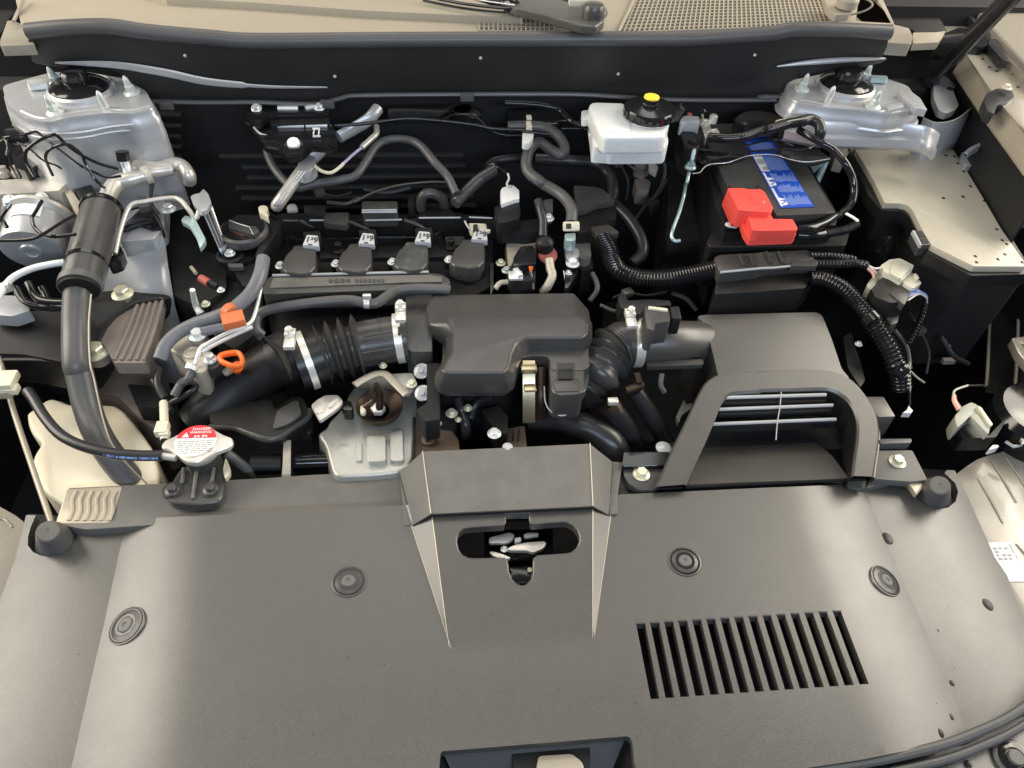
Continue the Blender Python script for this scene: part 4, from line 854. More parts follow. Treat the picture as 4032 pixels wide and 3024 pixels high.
tag(obj('black_casting', slabv(E, [(1240, 250), (1500, 200), (1560, 290), (1480, 350), (1640, 590), (1850, 640), (1850, 900), (1640, 1060), (1420, 960), (1390, 700), (1330, 480)], .07, .06, 0, .005), DARK, bevel=.004), 'deep black casting between the arch panel and the engine', 'casting')
sn = thing('pink_sensor', 'small sensor with dull pink band on the black casting', 'sensor', PP(E, 1680, 840, .08))
tube('sensor_body', E, [(1560, 730, .10), (1600, 780, .10)], 16, BEIGEP, sn, rel=False); tube('pink_band', E, [(1640, 820, .10), (1705, 860, .10)], 34, REDD, sn, rel=False, n=14)
tube('plug', E, [(1700, 855, .10), (1770, 890, .095)], 30, GLOSS, sn, rel=False, n=12)
tube('pointed_stud', E, [(1570, 915, .12), (1600, 1040, .09), (1640, 1110, .08)], 22, STEEL, sn, rel=False, r2=34)
bolt(sn, PP(E, 1805, 920, .10), .006, STEEL); bolt(sn, PP(E, 1680, 1035, .09), .007, BOLT)

# engine mount and timing side
em = thing('engine_mount', 'black engine mount with ribbed brownish casting and cream bolts', 'engine mount', PP(E, 900, 1200, .0))
slab('mount_body', E, [(-100, 1130), (250, 1090), (520, 1040), (850, 900), (980, 890), (1130, 920), (1320, 880), (1440, 960), (1340, 1000), (1150, 1010), (900, 1150), (810, 1350), (700, 1500), (500, 1500), (200, 1440), (-100, 1430)], .062, .06, MATTE, em, bevel=.006, seg=3, rnd=.01)
rbz = .072
slab('ribbed_casting', E, [(1160, 990), (1330, 970), (1290, 1150), (1230, 1400), (1190, 1510), (930, 1510), (880, 1420), (815, 1320), (850, 1220), (930, 1150), (1020, 1050)], rbz, .022, BROWN, em, bevel=.004, rnd=.004)
for i in range(5):
    x0, x1 = 1110 + i * 48, 930 + i * 62
    tube('casting_rib', E, [(x0 + 20, 1010, rbz + .001), ((x0 + x1) / 2 + 20, 1250, rbz + .001), (x1, 1490, rbz + .001)], 15, BROWN, em, rel=False, n=8)
slab('black_arm', E, [(700, 1020), (1000, 1000), (1100, 960), (1330, 980), (1100, 1020), (950, 1110), (870, 1200), (800, 1330), (780, 1200)], .078, .02, RUB, em, bevel=.005)
bolt(em, PP(E, 1003, 955, .075), .0165, BOLT); bolt(em, PP(E, 790, 1430, .06), .019, BOLT)
obj('bolt_boss', lathev([(0.0151, -0.0126), (0.0143, 0.0000)], PP(E, 795, 1440, .058), n=28), BROWN, em)
slab('beige_web', E, [(300, 1280), (420, 1260), (520, 1330), (520, 1400), (200, 1400)], .05, .03, BROWN, em, bevel=.004)
tube('mount_strap', E, [(30, 1480, .055), (300, 1480, .056), (520, 1500, .056)], 22, MATTE, em, rel=False, squash=(UP, .5))
slab('arch_edge', E, [(-100, 960), (120, 960), (250, 1080), (100, 1130), (-100, 1110)], .09, .02, SILV, em, bevel=.004)
for i, (x, y, z_) in enumerate(((130, 900, .11), (230, 860, .12), (340, 900, .115))):
    tube('black_hose', E, [(x, y, z_), (x + 90, y + 120 + i * 10, z_ - .01), (x + 300, y + 160, z_ - .01), (x + 480 - i * 40, y + 140, z_ - .01)], 34, GLOSS, em, rel=False, n=12)
bx = thing('timing_cover', 'dark brownish casting box above the filler cap', 'casting', PP(I, 1050, 300, -.1))
slab('box', E, [(760, 1480), (1230, 1470), (1330, 1560), (I, 1320, 150), (I, 1335, 560), (I, 1260, 600), (I, 1100, 470), (I, 960, 330), (I, 780, 300)], -.03, .10, BROWN, bx, bevel=.006, seg=3)
slab('box_step', I, [(1040, 230), (1250, 250), (1300, 330), (1300, 420), (1120, 420)], .006, .03, DARK, bx, bevel=.004)
tag(obj('wiring_cable', merge(tubev(I, [(1560, 100, .05), (1600, 250, .05), (1500, 330, .04), (1380, 400, .03), (1330, 520, .03), (1340, 700, .04)], 26, rel=False), tubev(I, [(1250, 200, .04), (1330, 320, .035), (1370, 420, .03), (1400, 460, .03)], 30, rel=False), tubev(I, [(1300, 130, .05), (1290, 230, .045), (1350, 350, .035)], 36, rel=False)), RUB), 'knot of black wiring just above the radiator cap', 'wiring')
tag(obj('cable_connector', merge(boxv(PP(I, 1325, 600, .045), .016, .02, .012), boxv(PP(I, 1345, 640, .043), .012, .012, .012), sweep([PP(I, 1335, 380, .045), PP(I, 1340, 500, .045), PP(I, 1345, 690, .04)], [.006] * 3, 8)), CREAMC, bevel=.002), 'small cream connector beside the filler cap', 'connector')

# grey conduit with orange clip, steel lines, thermostat housing, dipstick
cg = thing('grey_conduit', 'grey ribbed conduit with dusty orange clip left of the engine', 'conduit', PP(E, 1900, 1100, .1))
tube('conduit_upper', E, [(2150, 660, .135), (2120, 800, .13), (2040, 950, .12), (1900, 1080, .112)], 56, CONDG, cg, rel=False, n=20)
tube('conduit_lower', E, [(1900, 1080, .112), (1750, 1140, .108), (1600, 1190, .104), (1450, 1270, .10), (1350, 1370, .095), (1305, 1480, .085)], 54, CONDG, cg, rel=False, n=20, corr=(.05, .0028, 0, .9))
obj('orange_clip', merge(tubev(E, [(1850, 1075, .115), (1895, 1110, .113)], 72, rel=False, n=16), boxv(PP(E, 1905, 1160, .12), .03, .024, .012, Vector((1, .35, 0)))), ORGD, cg, bevel=.002)
tube('sleeve_end', E, [(1640, 1260, .10), (1780, 1230, .10), (1930, 1200, .10)], 42, CONDG, cg, rel=False, n=14)
tl_ = thing('steel_lines', 'pair of thin bluish steel lines running down left of the engine', 'pipes', PP(E, 1900, 1250, .09))
tube('steel_line', FF, [(165, 850, .12), (150, 950, .11), (120, 1080, .105), (85, 1170, .10), (20, 1215, .10), (E, 1850, 1270, .10), (E, 1700, 1350, .10), (E, 1640, 1390, .10), (E, 1600, 1500, .09), (E, 1580, 1560, .08)], 17, STEEL, tl_, rel=False, n=12)
tube('steel_line', E, [(2060, 1220, .097), (1900, 1290, .097), (1700, 1390, .096), (1650, 1420, .094)], 17, STEEL, tl_, rel=False, n=12)
tube('rubber_end', E, [(1585, 1540, .08), (1540, 1640, .07), (I, 1480, 230, .055), (I, 1420, 330, .045)], 36, RUBG, tl_, rel=False, n=16)
obj('hose_clamp', tubev(E, [(1570, 1530, .083), (1555, 1570, .08)], 50, rel=False, n=14), STEEL, tl_)
th = thing('thermostat_housing', 'cream cast housing with round bosses above the orange handle', 'housing', PP(E, 1550, 1400, .05))
slab('housing_body', E, [(1375, 1395), (1440, 1310), (1560, 1250), (1660, 1240), (1710, 1400), (1690, 1560), (1640, 1590), (1560, 1560), (1500, 1480), (1440, 1430)], .082, .05, CAST, th, bevel=.006, seg=3, rnd=.008)
obj('boss', lathev([(0.0117, -0.0045), (0.0117, 0.0018), (0.0099, 0.0027), (0.0081, 0.0005)], PP(E, 1570, 1430, .083), n=28), CAST, th)
obj('boss', lathev([(.013, -.005), (.013, .004), (.010, .006)], PP(E, 1620, 1310, .085), n=28), CAST, th)
bolt(th, PP(E, 1615, 1290, .096), .013, STEEL)
slab('lower_casting', E, [(1650, 1560), (1900, 1580), (1980, 1620), (I, 1700, 200), (I, 1600, 200), (I, 1550, 130)], .04, .04, CAST, th, bevel=.005)
dp = thing('dipstick', 'bright orange dipstick loop handle left of the black intake duct', 'dipstick', PP(DP, 1500, 700, .06))
lo = curvepts(DP, [(1300, 660), (1330, 625), (1450, 590), (1600, 580), (1660, 640), (1680, 720), (1640, 790), (1540, 800), (1440, 770), (1340, 720), (1300, 660)], 40, z=.09)
obj('loop_handle', sweep(lo, [msz(40 * DP.k, lo[0])] * 40, 14, squash=(UP, 1.5)), ORG, dp)
tube('shaft', DP, [(1600, 800, .085), (1600, 850, .07), (1590, 870, .06)], 90, ORG, dp, rel=False, n=16, r2=60)
obj('tube_head', merge(tubev(DP, [(1400, 900, .06), (1480, 850, .065)], 70, rel=False), tubev(DP, [(1760, 720, .06), (1740, 780, .06)], 40, rel=False)), CAST, dp)
ks = thing('knock_sensor', 'black round sensor with silver hex nut beside the orange handle', 'sensor', PP(DP, 1190, 750, .05))
obj('sensor_body', lathev([(0.0135, -0.0135), (0.0140, 0.0000), (0.0126, 0.0027), (0.0090, 0.0032)], PP(DP, 1180, 760, .075), n=28), RUB, ks)
obj('hex_nut', merge(lathev([(.009, 0), (.009, .003), (.006, .005)], PP(DP, 1160, 700, .079), n=24), lathev([(.0065, .003), (.0065, .010), (.005, .012)], PP(DP, 1160, 700, .079), n=6)), STEEL, ks)

# ============================================================ intake duct, bellows and resonator
idt = thing('intake_duct', 'thick matte black intake duct rising from the lower left to the bellows', 'air duct', PP(I, 1900, 250, .0))
tube('duct_pipe', I, [(1640, 560, -.02), (1750, 420, .0), (1950, 250, .02), (FF, 200, 1560, .042), (FF, 330, 1480, .055)], 195, MATTE, idt, rel=False, n=40)
tube('duct_collar', FF, [(310, 1490, .055), (370, 1465, .06), (420, 1440, .062)], 218, MATTE, idt, rel=False, n=40)
slab('duct_fin', FF, [(170, 1290), (330, 1380), (400, 1500), (400, 1600), (360, 1540), (300, 1420)], .10, .015, MATTE, idt, bevel=.003)
bw_ = thing('intake_bellows', 'black ribbed rubber bellows with two steel clamps left of the resonator', 'bellows', PP(FF, 900, 1350, .05))
c1 = (540, 1490); c2 = (1295, 1310)
def lc_(t, dz=0): return (c1[0] + (c2[0] - c1[0]) * t, c1[1] + (c2[1] - c1[1]) * t - 25 * math.sin(math.pi * t), .062 + .012 * t)
tube('bellows_start', FF, [lc_(-.12), lc_(0), lc_(.12), lc_(.2)], 215, RUB, bw_, rel=False, n=40)
v_ = tubev(FF, [lc_(.16), lc_(.3), lc_(.5), lc_(.62)], 218, rel=False, n=44, corr=(.42, .0165, 0, 1), sub=10)
obj('bellows_folds', v_, PLAS, bw_, ang=60)
tube('bellows_end', FF, [lc_(.58), lc_(.75), lc_(.9), lc_(1.08)], 188, PLAS, bw_, rel=False, n=40)
for t in (.66, .82):
    a, b = lc_(t - .006), lc_(t + .006); tube('coupler_rib', FF, [a, b], 193, PLAS, bw_, rel=False, n=40)
for dy in (-60, 75):
    tube('coupler_rib', FF, [(lc_(.6)[0], lc_(.6)[1] + dy, .12), (lc_(.92)[0], lc_(.92)[1] + dy, .124)], 9, PLAS, bw_, rel=False, n=8)
def clamp(par, T, a, b, r, m=CHROME, sc=None):
    t_ = tube('clamp_band', T, [a, b], r, m, par, rel=False, n=44)
    if sc:
        p = PP(T, *sc); obj('clamp_screw', merge(boxv(p, .015, .014, .010, XD, YD), lathev([(.006, 0), (.0055, .009), (.002, .010)], p + UP * .004, Vector((0, -.3, 1)), 6), boxv(p + Vector((0, -.016, -.004)), .015, .018, .007)), CHROME, par, bevel=.002)
clamp(bw_, FF, lc_(-.035), lc_(.035), 248, sc=(400, 1275, .125)); clamp(bw_, FF, lc_(.955), lc_(1.035), 206, sc=(1300, 1060, .135))
slab('clamp_window', FF, [(1278, 1215), (1302, 1212), (1302, 1280), (1278, 1280)], .139, .002, BLK, bw_, bevel=0)
rs = thing('intake_resonator', 'large rounded matte black resonator box in the middle of the bay', 'resonator', PP(OV, 1100, 740, .0))
slab('inlet_box', FF, [(1340, 960), (1560, 950), (1560, 1420), (1380, 1420), (1345, 1380)], .078, .05, PLAS, rs, bevel=.006, seg=3)
L1 = [(930, 634), (1100, 630), (1238, 632), (1262, 652), (1274, 690), (1274, 722), (1258, 732), (1150, 733), (1122, 742), (1112, 762), (1104, 800), (1098, 815), (1080, 818), (960, 818), (946, 812), (948, 800), (964, 775), (968, 740), (962, 712), (930, 690), (918, 668)]
TP = [(968, 690), (975, 684), (1240, 682), (1262, 688), (1270, 700), (1269, 722), (1258, 729), (1137, 729), (1114, 741), (1105, 762), (1098, 795), (1086, 805), (966, 805), (955, 799), (962, 780), (975, 762), (978, 722), (972, 700)]
BS = [(920, 662), (936, 636), (1240, 632), (1264, 660), (1280, 700), (1280, 735), (1268, 754), (1146, 754), (1130, 768), (1122, 785), (1112, 818), (1096, 829), (950, 829), (938, 818), (944, 800), (962, 772), (963, 728), (926, 702)]
tp_ = [PZ(*OV(x, y), .108) for x, y in TP]; bs_ = [PZ(*OV(x, y), .094 if y < 705 else .088) for x, y in BS]; n_ = len(TP)
Vl = tp_ + bs_ + [p - UP * .022 for p in bs_]; Fl = [tuple(range(n_)), tuple(range(3 * n_ - 1, 2 * n_ - 1, -1))]
for r_ in range(2):
    for k in range(n_): k2 = (k + 1) % n_; Fl.append((r_ * n_ + k, r_ * n_ + k2, (r_ + 1) * n_ + k2, (r_ + 1) * n_ + k))
obj('upper_lid', (Vl, Fl), PLAS, rs, bevel=.0042, seg=4, bang=.25, ang=50)
L2 = [(925, 662), (955, 650), (1238, 640), (1272, 665), (1279, 720), (1279, 790), (1264, 850), (1200, 858), (1188, 840), (1186, 785), (1150, 776), (1128, 782), (1108, 826), (1090, 838), (955, 838), (940, 822), (940, 805), (955, 780), (956, 730), (930, 702)]
slab('base_lip', OV, L2, .068, .018, PLAS, rs, bevel=.003, seg=3, rnd=.012)
slab('lower_body', OV, L2, .05, .10, MATTE, rs, bevel=.004, rnd=.012)
slab('front_step', OV, [(1130, 750), (1270, 745), (1275, 790), (1262, 800), (1190, 800), (1186, 770), (1150, 768), (1124, 776)], .086, .03, PLAS, rs, bevel=.006, seg=4, rnd=.008)
slab('clip_box', K, [(440, -30), (720, -40), (730, 120), (725, 270), (700, 310), (500, 320), (455, 280), (440, 120)], .085, .05, PLAS, rs, bevel=.006, seg=3, rnd=.008)
slab('clip_recess', K, [(500, 60), (650, 55), (650, 180), (690, 200), (690, 290), (490, 295), (470, 200), (500, 180)], .0865, .004, PLAS, rs, bevel=.0015, rnd=.003)
slab('clip_tongue', K, [(515, 110), (635, 108), (635, 190), (515, 192)], .089, .003, MATTE, rs, bevel=.001, rnd=.001)
GOLD = mat('golden_steel', (0.52, 0.44, 0.28), 0.3, metal=0.8, var=0.2)
sc_ = thing('hose_clamp_band', 'bright golden steel clamp band hanging below the resonator notch', 'hose clamp', PP(K, 280, 300, .0))
obj('band', loftv([[PP(K, 225, y, z_) for y, z_ in ((40, .085), (130, .082), (250, .068), (400, .045), (540, .02))], [PP(K, 325, y, z_) for y, z_ in ((40, .085), (130, .082), (250, .068), (400, .045), (540, .02))]], .003), GOLD, sc_)
obj('screw_housing', merge(boxv(PP(K, 275, 110, .088), .022, .012, .008), boxv(PP(K, 285, 270, .072), .017, .012, .004)), GOLD, sc_, bevel=.002)
tube('outlet_pipe', K, [(370, 100, .07), (370, 330, .045), (360, 500, .01)], 52, COPP, sc_, rel=False, n=20)
tube('wire_spring', K, [(400, 250, .07), (410, 380, .055), (460, 460, .045), (560, 490, .042), (640, 430, .045)], 6, CHROME, sc_, rel=False, n=8)

# right side: elbow bellows, air flow pipe, air box
rb = thing('elbow_bellows', 'black ribbed elbow bellows with steel clamp right of the resonator', 'bellows', PP(K, 880, 200, .0))
v_ = tubev(K, [(690, 330, .02), (770, 150, .035), (G, 850, 1560, .05), (G, 930, 1440, .06), (G, 1000, 1385, .064)], 190, rel=False, n=40, corr=(.32, .0115, 0, 1), sub=10)
obj('bellows_folds', v_, PLAS, rb, ang=60)
tube('elbow', G, [(985, 1395, .0635), (1040, 1360, .066), (1090, 1345, .0675), (1200, 1340, .068)], 188, PLAS, rb, rel=False, n=40)
for a, b in (((925, 1430), (930, 1415)), ((1085, 1342), (1095, 1340))): pass
tube('elbow_rib', G, [(1032, 1364, .0655), (1042, 1360, .066)], 195, PLAS, rb, rel=False, n=40)
clamp(rb, G, (1118, 1342, .068), (1190, 1342, .068), 208, sc=(1100, 1110, .135))
mp_ = thing('airflow_pipe', 'smooth matte black air flow pipe joining the air box', 'air pipe', PP(G, 1450, 1340, .0))
tube('pipe', G, [(1190, 1345, .066), (1450, 1338, .063), (1640, 1337, .048), (1790, 1345, .030)], 168, COVER, mp_, rel=False, n=40)

slab('pipe_web', G, [(1230, 1490), (1700, 1480), (1700, 1525), (1240, 1540)], .055, .008, PLAS, mp_, bevel=.002)
slab('sensor_block', G, [(1215, 1055), (1260, 1040), (1410, 1065), (1420, 1100), (1430, 1170), (1300, 1190), (1300, 1250), (1240, 1230)], .145, .04, PLAS, mp_, bevel=.003)
slab('sensor_top', G, [(1250, 1045), (1410, 1065), (1410, 1085), (1250, 1065)], .148, .005, CREAMC, mp_, bevel=.001)
tube('sensor_barrel', G, [(1345, 1090, .14), (1345, 1170, .12)], 48, RUBG, mp_, rel=False, n=18)
slab('sensor_plug', G, [(1430, 1050), (1500, 1045), (1525, 1150), (1440, 1150)], .13, .03, MATTE, mp_, bevel=.003)
slab('sensor_rear', G, [(1000, 960), (1060, 950), (1080, 1000), (1250, 990), (1430, 1000), (1440, 1040), (1220, 1050), (1180, 1120), (1020, 1060)], .12, .03, MATTE, mp_, bevel=.003)
def box_plane(u, v):                           # the lid slopes gently down towards the front
    d = ray(u, v); t = (-.086 - CAM.z) / (d.z - .19 * d.y); return CAM.z + d.z * t
ab = thing('air_filter_box', 'large plain matte grey air filter box behind the air scoop', 'air filter box', PP(G, 2100, 1350, -.05))
slab('box', G, [(1645, 1130), (1700, 1118), (2177, 1105), (H, 480, 1095), (H, 530, 1120), (H, 610, 1320), (H, 690, 1560), (L, 760, 190), (L, 700, 215), (K, 1860, 215), (G, 1830, 1659), (G, 1780, 1450), (G, 1720, 1200)], box_plane, .16, COVER, ab, bevel=.009, seg=4, rnd=.006)
slab('box_step', L, [(880, 335), (1030, 335), (1130, 498), (980, 500)], .03, .05, COVER, ab, bevel=.003, rnd=.003)
slab('side_clip', H, [(700, 1300), (770, 1260), (800, 1380), (860, 1560), (L, 880, 200), (L, 840, 260), (L, 740, 100)], .04, .02, MATTE, ab, bevel=.004)
bolt(ab, PP(H, 825, 1360, .05), .006, STEEL)
# air scoop
asn = thing('air_scoop', 'arched grey air scoop with louvres standing over the cover edge', 'air scoop', PP(L, 0, 1050, -.02))
oz = lambda u, v: .002 + (2010 - v) / 600 * .060
outer_ = [(K, 1300, 1082), (K, 1370, 930), (K, 1440, 765), (K, 1560, 520), (K, 1640, 350), (K, 1700, 240), (K, 1770, 180), (K, 1870, 146), (K, 2177, 134), (L, 0, 130), (L, 300, 120), (L, 500, 116), (L, 600, 128), (L, 700, 160), (L, 790, 220), (L, 870, 310), (L, 950, 440), (L, 988, 560), (L, 990, 680), (L, 965, 850), (L, 940, 1000)]
inner_ = [(K, 1560, 1062), (K, 1640, 880), (K, 1720, 700), (K, 1790, 540), (K, 1840, 410), (K, 1890, 350), (K, 1960, 318), (K, 2177, 305), (L, 0, 297), (L, 300, 290), (L, 540, 284), (L, 620, 298), (L, 700, 345), (L, 760, 410), (L, 800, 500), (L, 815, 600), (L, 805, 730), (L, 785, 860), (L, 770, 992)]
def ph(spec, z): return [PZ(*uvz(K, p, z)) for p in spec]
Oc, Ic = resample(crom(ph(outer_, oz), 5), 60), resample(crom(ph(inner_, oz), 5), 60)
rowsA = [[p - UP * .03 for p in Oc], Oc, [a.lerp(b, .08) + UP * .003 for a, b in zip(Oc, Ic)], [a.lerp(b, .92) + UP * .003 for a, b in zip(Oc, Ic)], Ic, [p - UP * .02 for p in Ic]]
obj('scoop_frame', loftv(rowsA), COVER, asn)
fl_f = [PP(K, 1560, 1066, .001), PP(L, 745, 1000, .001)]
f0 = resample(fl_f, 24); f1 = [Vector((p.x, p.y + .05, -.012)) for p in f0]; f2 = [Vector((p.x * .99, p.y + .11, -.04)) for p in f0]
obj('scoop_floor', loftv([f0, f1, f2], .003), COVER, asn)
fl2 = [PP(K, 1300, 1084, -.002), PP(L, 942, 1003, -.002)]
obj('scoop_front_lip', sweep(fl2, [.003] * 2, 10), GLOSS, asn)
IW = [[p - UP * .002 for p in Ic], [p - UP * .055 for p in Ic]]
obj('scoop_wall', loftv(IW, .002, YD), MATTE, asn)
slab('throat_backing', K, [(1850, 330), (2177, 310), (L, 560, 290), (L, 700, 360), (L, 780, 600), (L, 700, 760), (K, 1700, 790), (K, 1780, 560)], -.03, .01, DARK, asn, bevel=0)
for (xa, ya), (xb, yb), z_ in (((1850, 345), (560, 320), .045), ((1825, 440), (615, 405), .034), ((1775, 560), (640, 520), .022)):
    a, b = PP(K, xa, ya, z_), PP(L, xb, yb, z_)
    obj('louvre', loftv([[a, b], [a + Vector((0, -.004, -.003)), b + Vector((0, -.004, -.003))], [a + Vector((0, -.006, -.012)), b + Vector((0, -.006, -.012))], [a + Vector((0, .012, -.030)), b + Vector((0, .012, -.030))]], .002, YD), GLOSS, asn)
    obj('louvre_edge_glint', sweep([a, b], [.0026] * 2, 10), CLEAR, asn)  # pale grey bead stands in for the bright reflection on the louvre
tube('louvre_stay', L, [(195, 298, .055), (185, 420, .042), (165, 540, .03), (152, 690, .015)], 5, CLEAR, asn, rel=False, n=8)
obj('scoop_side_lip', sweep(curvepts(L, [(985, 600), (985, 700), (960, 880), (943, 1000)], 10, z=.0), [.003] * 10, 8), COVER, asn)
# ============================================================ engine top
vc = thing('valve_cover', 'black plastic valve cover with raised ledges carrying the four coils', 'valve cover', PP(FF, 1100, 600, .0))
slab('cover_base', FF, [(110, 640), (200, 420), (330, 300), (2000, 300), (2060, 420), (2050, 880), (1900, 960), (180, 960), (110, 900)], .066, .12, DARK, vc, bevel=.006)
slab('long_ledge', FF, [(640, 560), (2000, 540), (2010, 640), (640, 655)], .074, .012, MATTE, vc, bevel=.002)
slab('rear_ledge', FF, [(340, 360), (1650, 350), (1640, 480), (350, 500)], .076, .012, DARK, vc, bevel=.002)
tube('ledge_pipe', FF, [(920, 495, .084), (1150, 488, .084), (1450, 485, .084), (1560, 470, .084), (1640, 430, .084)], 14, GLOSS, vc, rel=False, n=10)
for x, y in ((795, 560), (1715, 530), (420, 440)):
    obj('cap_nut', merge(lathev([(.0095, -.01), (.010, .003), (.006, .005)], PP(FF, x, y + 40, .075), n=24), lathev([(.006, 0), (.006, .011), (.0045, .012)], PP(FF, x, y + 20, .078), n=16)), MATTE, vc)
slab('grey_pad', FF, [(1660, 480), (1820, 475), (1830, 520), (1790, 545), (1680, 540)], .083, .008, PLAS, vc, bevel=.003)
slab('right_edge', FF, [(2030, 700), (2060, 690), (2060, 900), (2035, 960)], .072, .01, PLAS, vc)
bolt(vc, PP(FF, 2118, 700, .08), .0085, BOLT); bolt(vc, PP(FF, 2165, 760, .08), .0085, STEEL)
TAGM = mat('grey_white_tag', (0.52, 0.52, 0.53), 0.5, var=0.1)
dl = ((0, 0, 'leftmost ignition coil beside the black engine oil cap', 0), (455, -15, 'second ignition coil from the oil cap, handwritten white tag', 0), (915, -30, 'scuffed and shiny ignition coil third from the oil cap', 1), (1378, -48, 'rightmost ignition coil above the resonator with cylinder fully showing', 0))
SCUF = mat('scuffed_plastic', (0.06, 0.06, 0.055), 0.3, var=0.5, vscale=40, bump=.3, dirt=((0.18, 0.18, 0.16), 0.6))
for dx, dy, lab, sc in dl:
    c = thing('ignition_coil', lab, 'ignition coil', PP(FF, 470 + dx, 660 + dy, .06), 'ignition coils on the valve cover')
    f = lambda pts: [(x + dx, y + dy) for x, y in pts]
    slab('coil_head', FF, f([(430, 550), (520, 545), (605, 575), (612, 640), (610, 720), (565, 770), (520, 782), (470, 785), (360, 765), (330, 740), (335, 690), (365, 625), (410, 585)]), .105, .022, SCUF if sc else PLAS, c, bevel=.004, seg=3, rnd=.003)
    slab('coil_step', FF, f([(325, 735), (400, 775), (430, 800), (500, 790), (590, 770), (560, 800), (480, 812), (400, 800), (320, 765)]), .095, .02, PLAS, c, bevel=.0015, rnd=.001)
    obj('coil_body', lathev([(.026, 0), (.026, .055), (.024, .06)], PP(FF, 490 + dx, 700 + dy, .095) - UP * .075, n=32), DARK if dx < 1300 else MATTE, c)
    tq = [PP(FF, 540 + dx - 5, 462 + dy, .118), PP(FF, 625 + dx, 470 + dy, .118), PP(FF, 612 + dx + 22, 560 + dy, .112), PP(FF, 498 + dx, 548 + dy, .112)]
    obj('white_tag', prismv(tq, Vector((0, .002, -.012))), TAGM, c, bevel=.002)
    xd = tq[1] - tq[0] + (tq[2] - tq[3]); nn = (tq[3] - tq[0]).cross(tq[1] - tq[0]); nn = nn if nn.z > 0 else -nn
    ctr = sum(tq, Vector()) / 4 + nn.normalized() * .0008
    text('handwriting', '1²9', ctr + xd.normalized() * .0005, xd, nn, .015, BLK, c, .0002); obj('handwritten_dash', boxv(ctr - nn.normalized().cross(xd.normalized()) * .009, .006, .0018, .0006, xd, nn.cross(xd)), BLK, c)
    obj('coil_lug', lathev([(.007, -.01), (.007, 0)], PP(FF, 318 + dx, 735 + dy, .088), n=20), MATTE, c)
    bolt(c, PP(FF, 320 + dx, 722 + dy, .09), .0085, STEEL)
    slab('connector', FF, f([(500, 440), (640, 430), (650, 480), (630, 500), (510, 470)]), .105, .02, DARK, c, bevel=.003)
hr = thing('harness_rail', 'dark grey plastic harness rail across the back of the valve cover', 'harness rail', PP(FF, 1200, 320, .09))
slab('rail', FF, [(200, 330), (330, 290), (680, 285), (700, 330), (860, 330), (980, 320), (1300, 315), (1360, 340), (1440, 320), (1900, 300), (2100, 330), (2110, 420), (2080, 370), (1900, 335), (1450, 345), (1400, 370), (1300, 345), (900, 350), (560, 360), (330, 355), (300, 430), (150, 650), (110, 640), (190, 440)], .108, .03, MATTE, hr, bevel=.003)
slab('rail_block', FF, [(985, 190), (1275, 190), (1278, 270), (985, 275)], .128, .03, PLAS, hr, bevel=.003)
slab('rail_block', FF, [(510, 220), (685, 225), (680, 290), (515, 290)], .12, .03, DARK, hr, bevel=.003)
slab('rail_block', FF, [(670, 285), (880, 280), (875, 360), (855, 385), (670, 365)], .114, .012, PLAS, hr, bevel=.002)
slab('rail_block', FF, [(1360, 150), (1415, 150), (1420, 240), (1360, 240)], .118, .03, DARK, hr, bevel=.003)
for a, b in (((345, 350), (465, 350)), ((560, 347), (860, 347)), ((985, 265), (1270, 262)), ((985, 282), (1270, 280)), ((1015, 347), (1310, 342)), ((1450, 328), (1790, 325)), ((1860, 322), (2050, 330))):
    obj('rail_edge', sweep([PP(FF, *a, .112 + (.02 if a[1] < 300 else 0)), PP(FF, *b, .112 + (.02 if a[1] < 300 else 0))], [.0015] * 2, 8), SILV if a[1] < 349 else RUBG, hr)
for pts_ in ([(850, 345, .112), (950, 385, .105), (1050, 430, .095)], [(1330, 345, .112), (1430, 380, .105), (1520, 430, .095)], [(2080, 350, .112), (2120, 400, .108), (2125, 470, .10)], [(480, 350, .112), (560, 390, .10), (650, 400, .095)]):
    tube('coil_lead', FF, pts_, 14, PLAS, hr, rel=False, n=8)
obj('blue_wire_tip', sweep([PP(FF, 2125, 430, .11), PP(FF, 2125, 480, .105)], [.003, .0025], 8), PURP, hr)
tag(obj('elbow_fitting', tubev(FF, [(1470, 260, .11), (1470, 180, .13), (1500, 135, .14), (1570, 130, .14), (1640, 170, .13), (1660, 240, .11)], 42, rel=False, n=18), PLAS), 'grey moulded hose elbow standing behind the harness rail', 'hose fitting')
slab_fit = slab('breather_base', FF, [(1460, 240), (1680, 230), (1750, 290), (1740, 320), (1450, 325)], .112, .03, MATTE, None, bevel=.003, label='dark breather base below the grey hose elbow', cat='fitting')
wt_ = thing('white_plug', 'small white plug on a black stalk behind the left end of the rail', 'plug', PP(OC, 1050, 250, .12))
slab('plug_head', OC, [(915, 190), (960, 150), (1050, 145), (1120, 190), (1110, 250), (1080, 280), (1130, 400), (1000, 310), (930, 290)], .145, .012, CREAMC, wt_, bevel=.003); tube('stalk', OC, [(1080, 260, .13), (1180, 340, .12), (1250, 400, .11)], 40, MATTE, wt_, rel=False, n=10)
tag(obj('round_plug', lathev([(0.0090, 0.0000), (0.0090, 0.0060), (0.0070, 0.0090), (0.0030, 0.0095)], PP(FF, 420, 270, .10), n=24), GPRINT), 'small pale round plug behind the left of the harness rail', 'plug')
ct_ = thing('cam_sensor_connector', 'cream connector with black lock behind the rightmost coil', 'connector', PP(FF, 1930, 400, .1))
slab('housing', FF, [(1855, 368), (2000, 372), (2005, 430), (1980, 440), (1870, 420)], .116, .014, CREAMC, ct_, bevel=.003); slab('lock', FF, [(1895, 378), (1930, 378), (1930, 410), (1945, 430), (1890, 425)], .119, .006, BLK, ct_, bevel=.001)
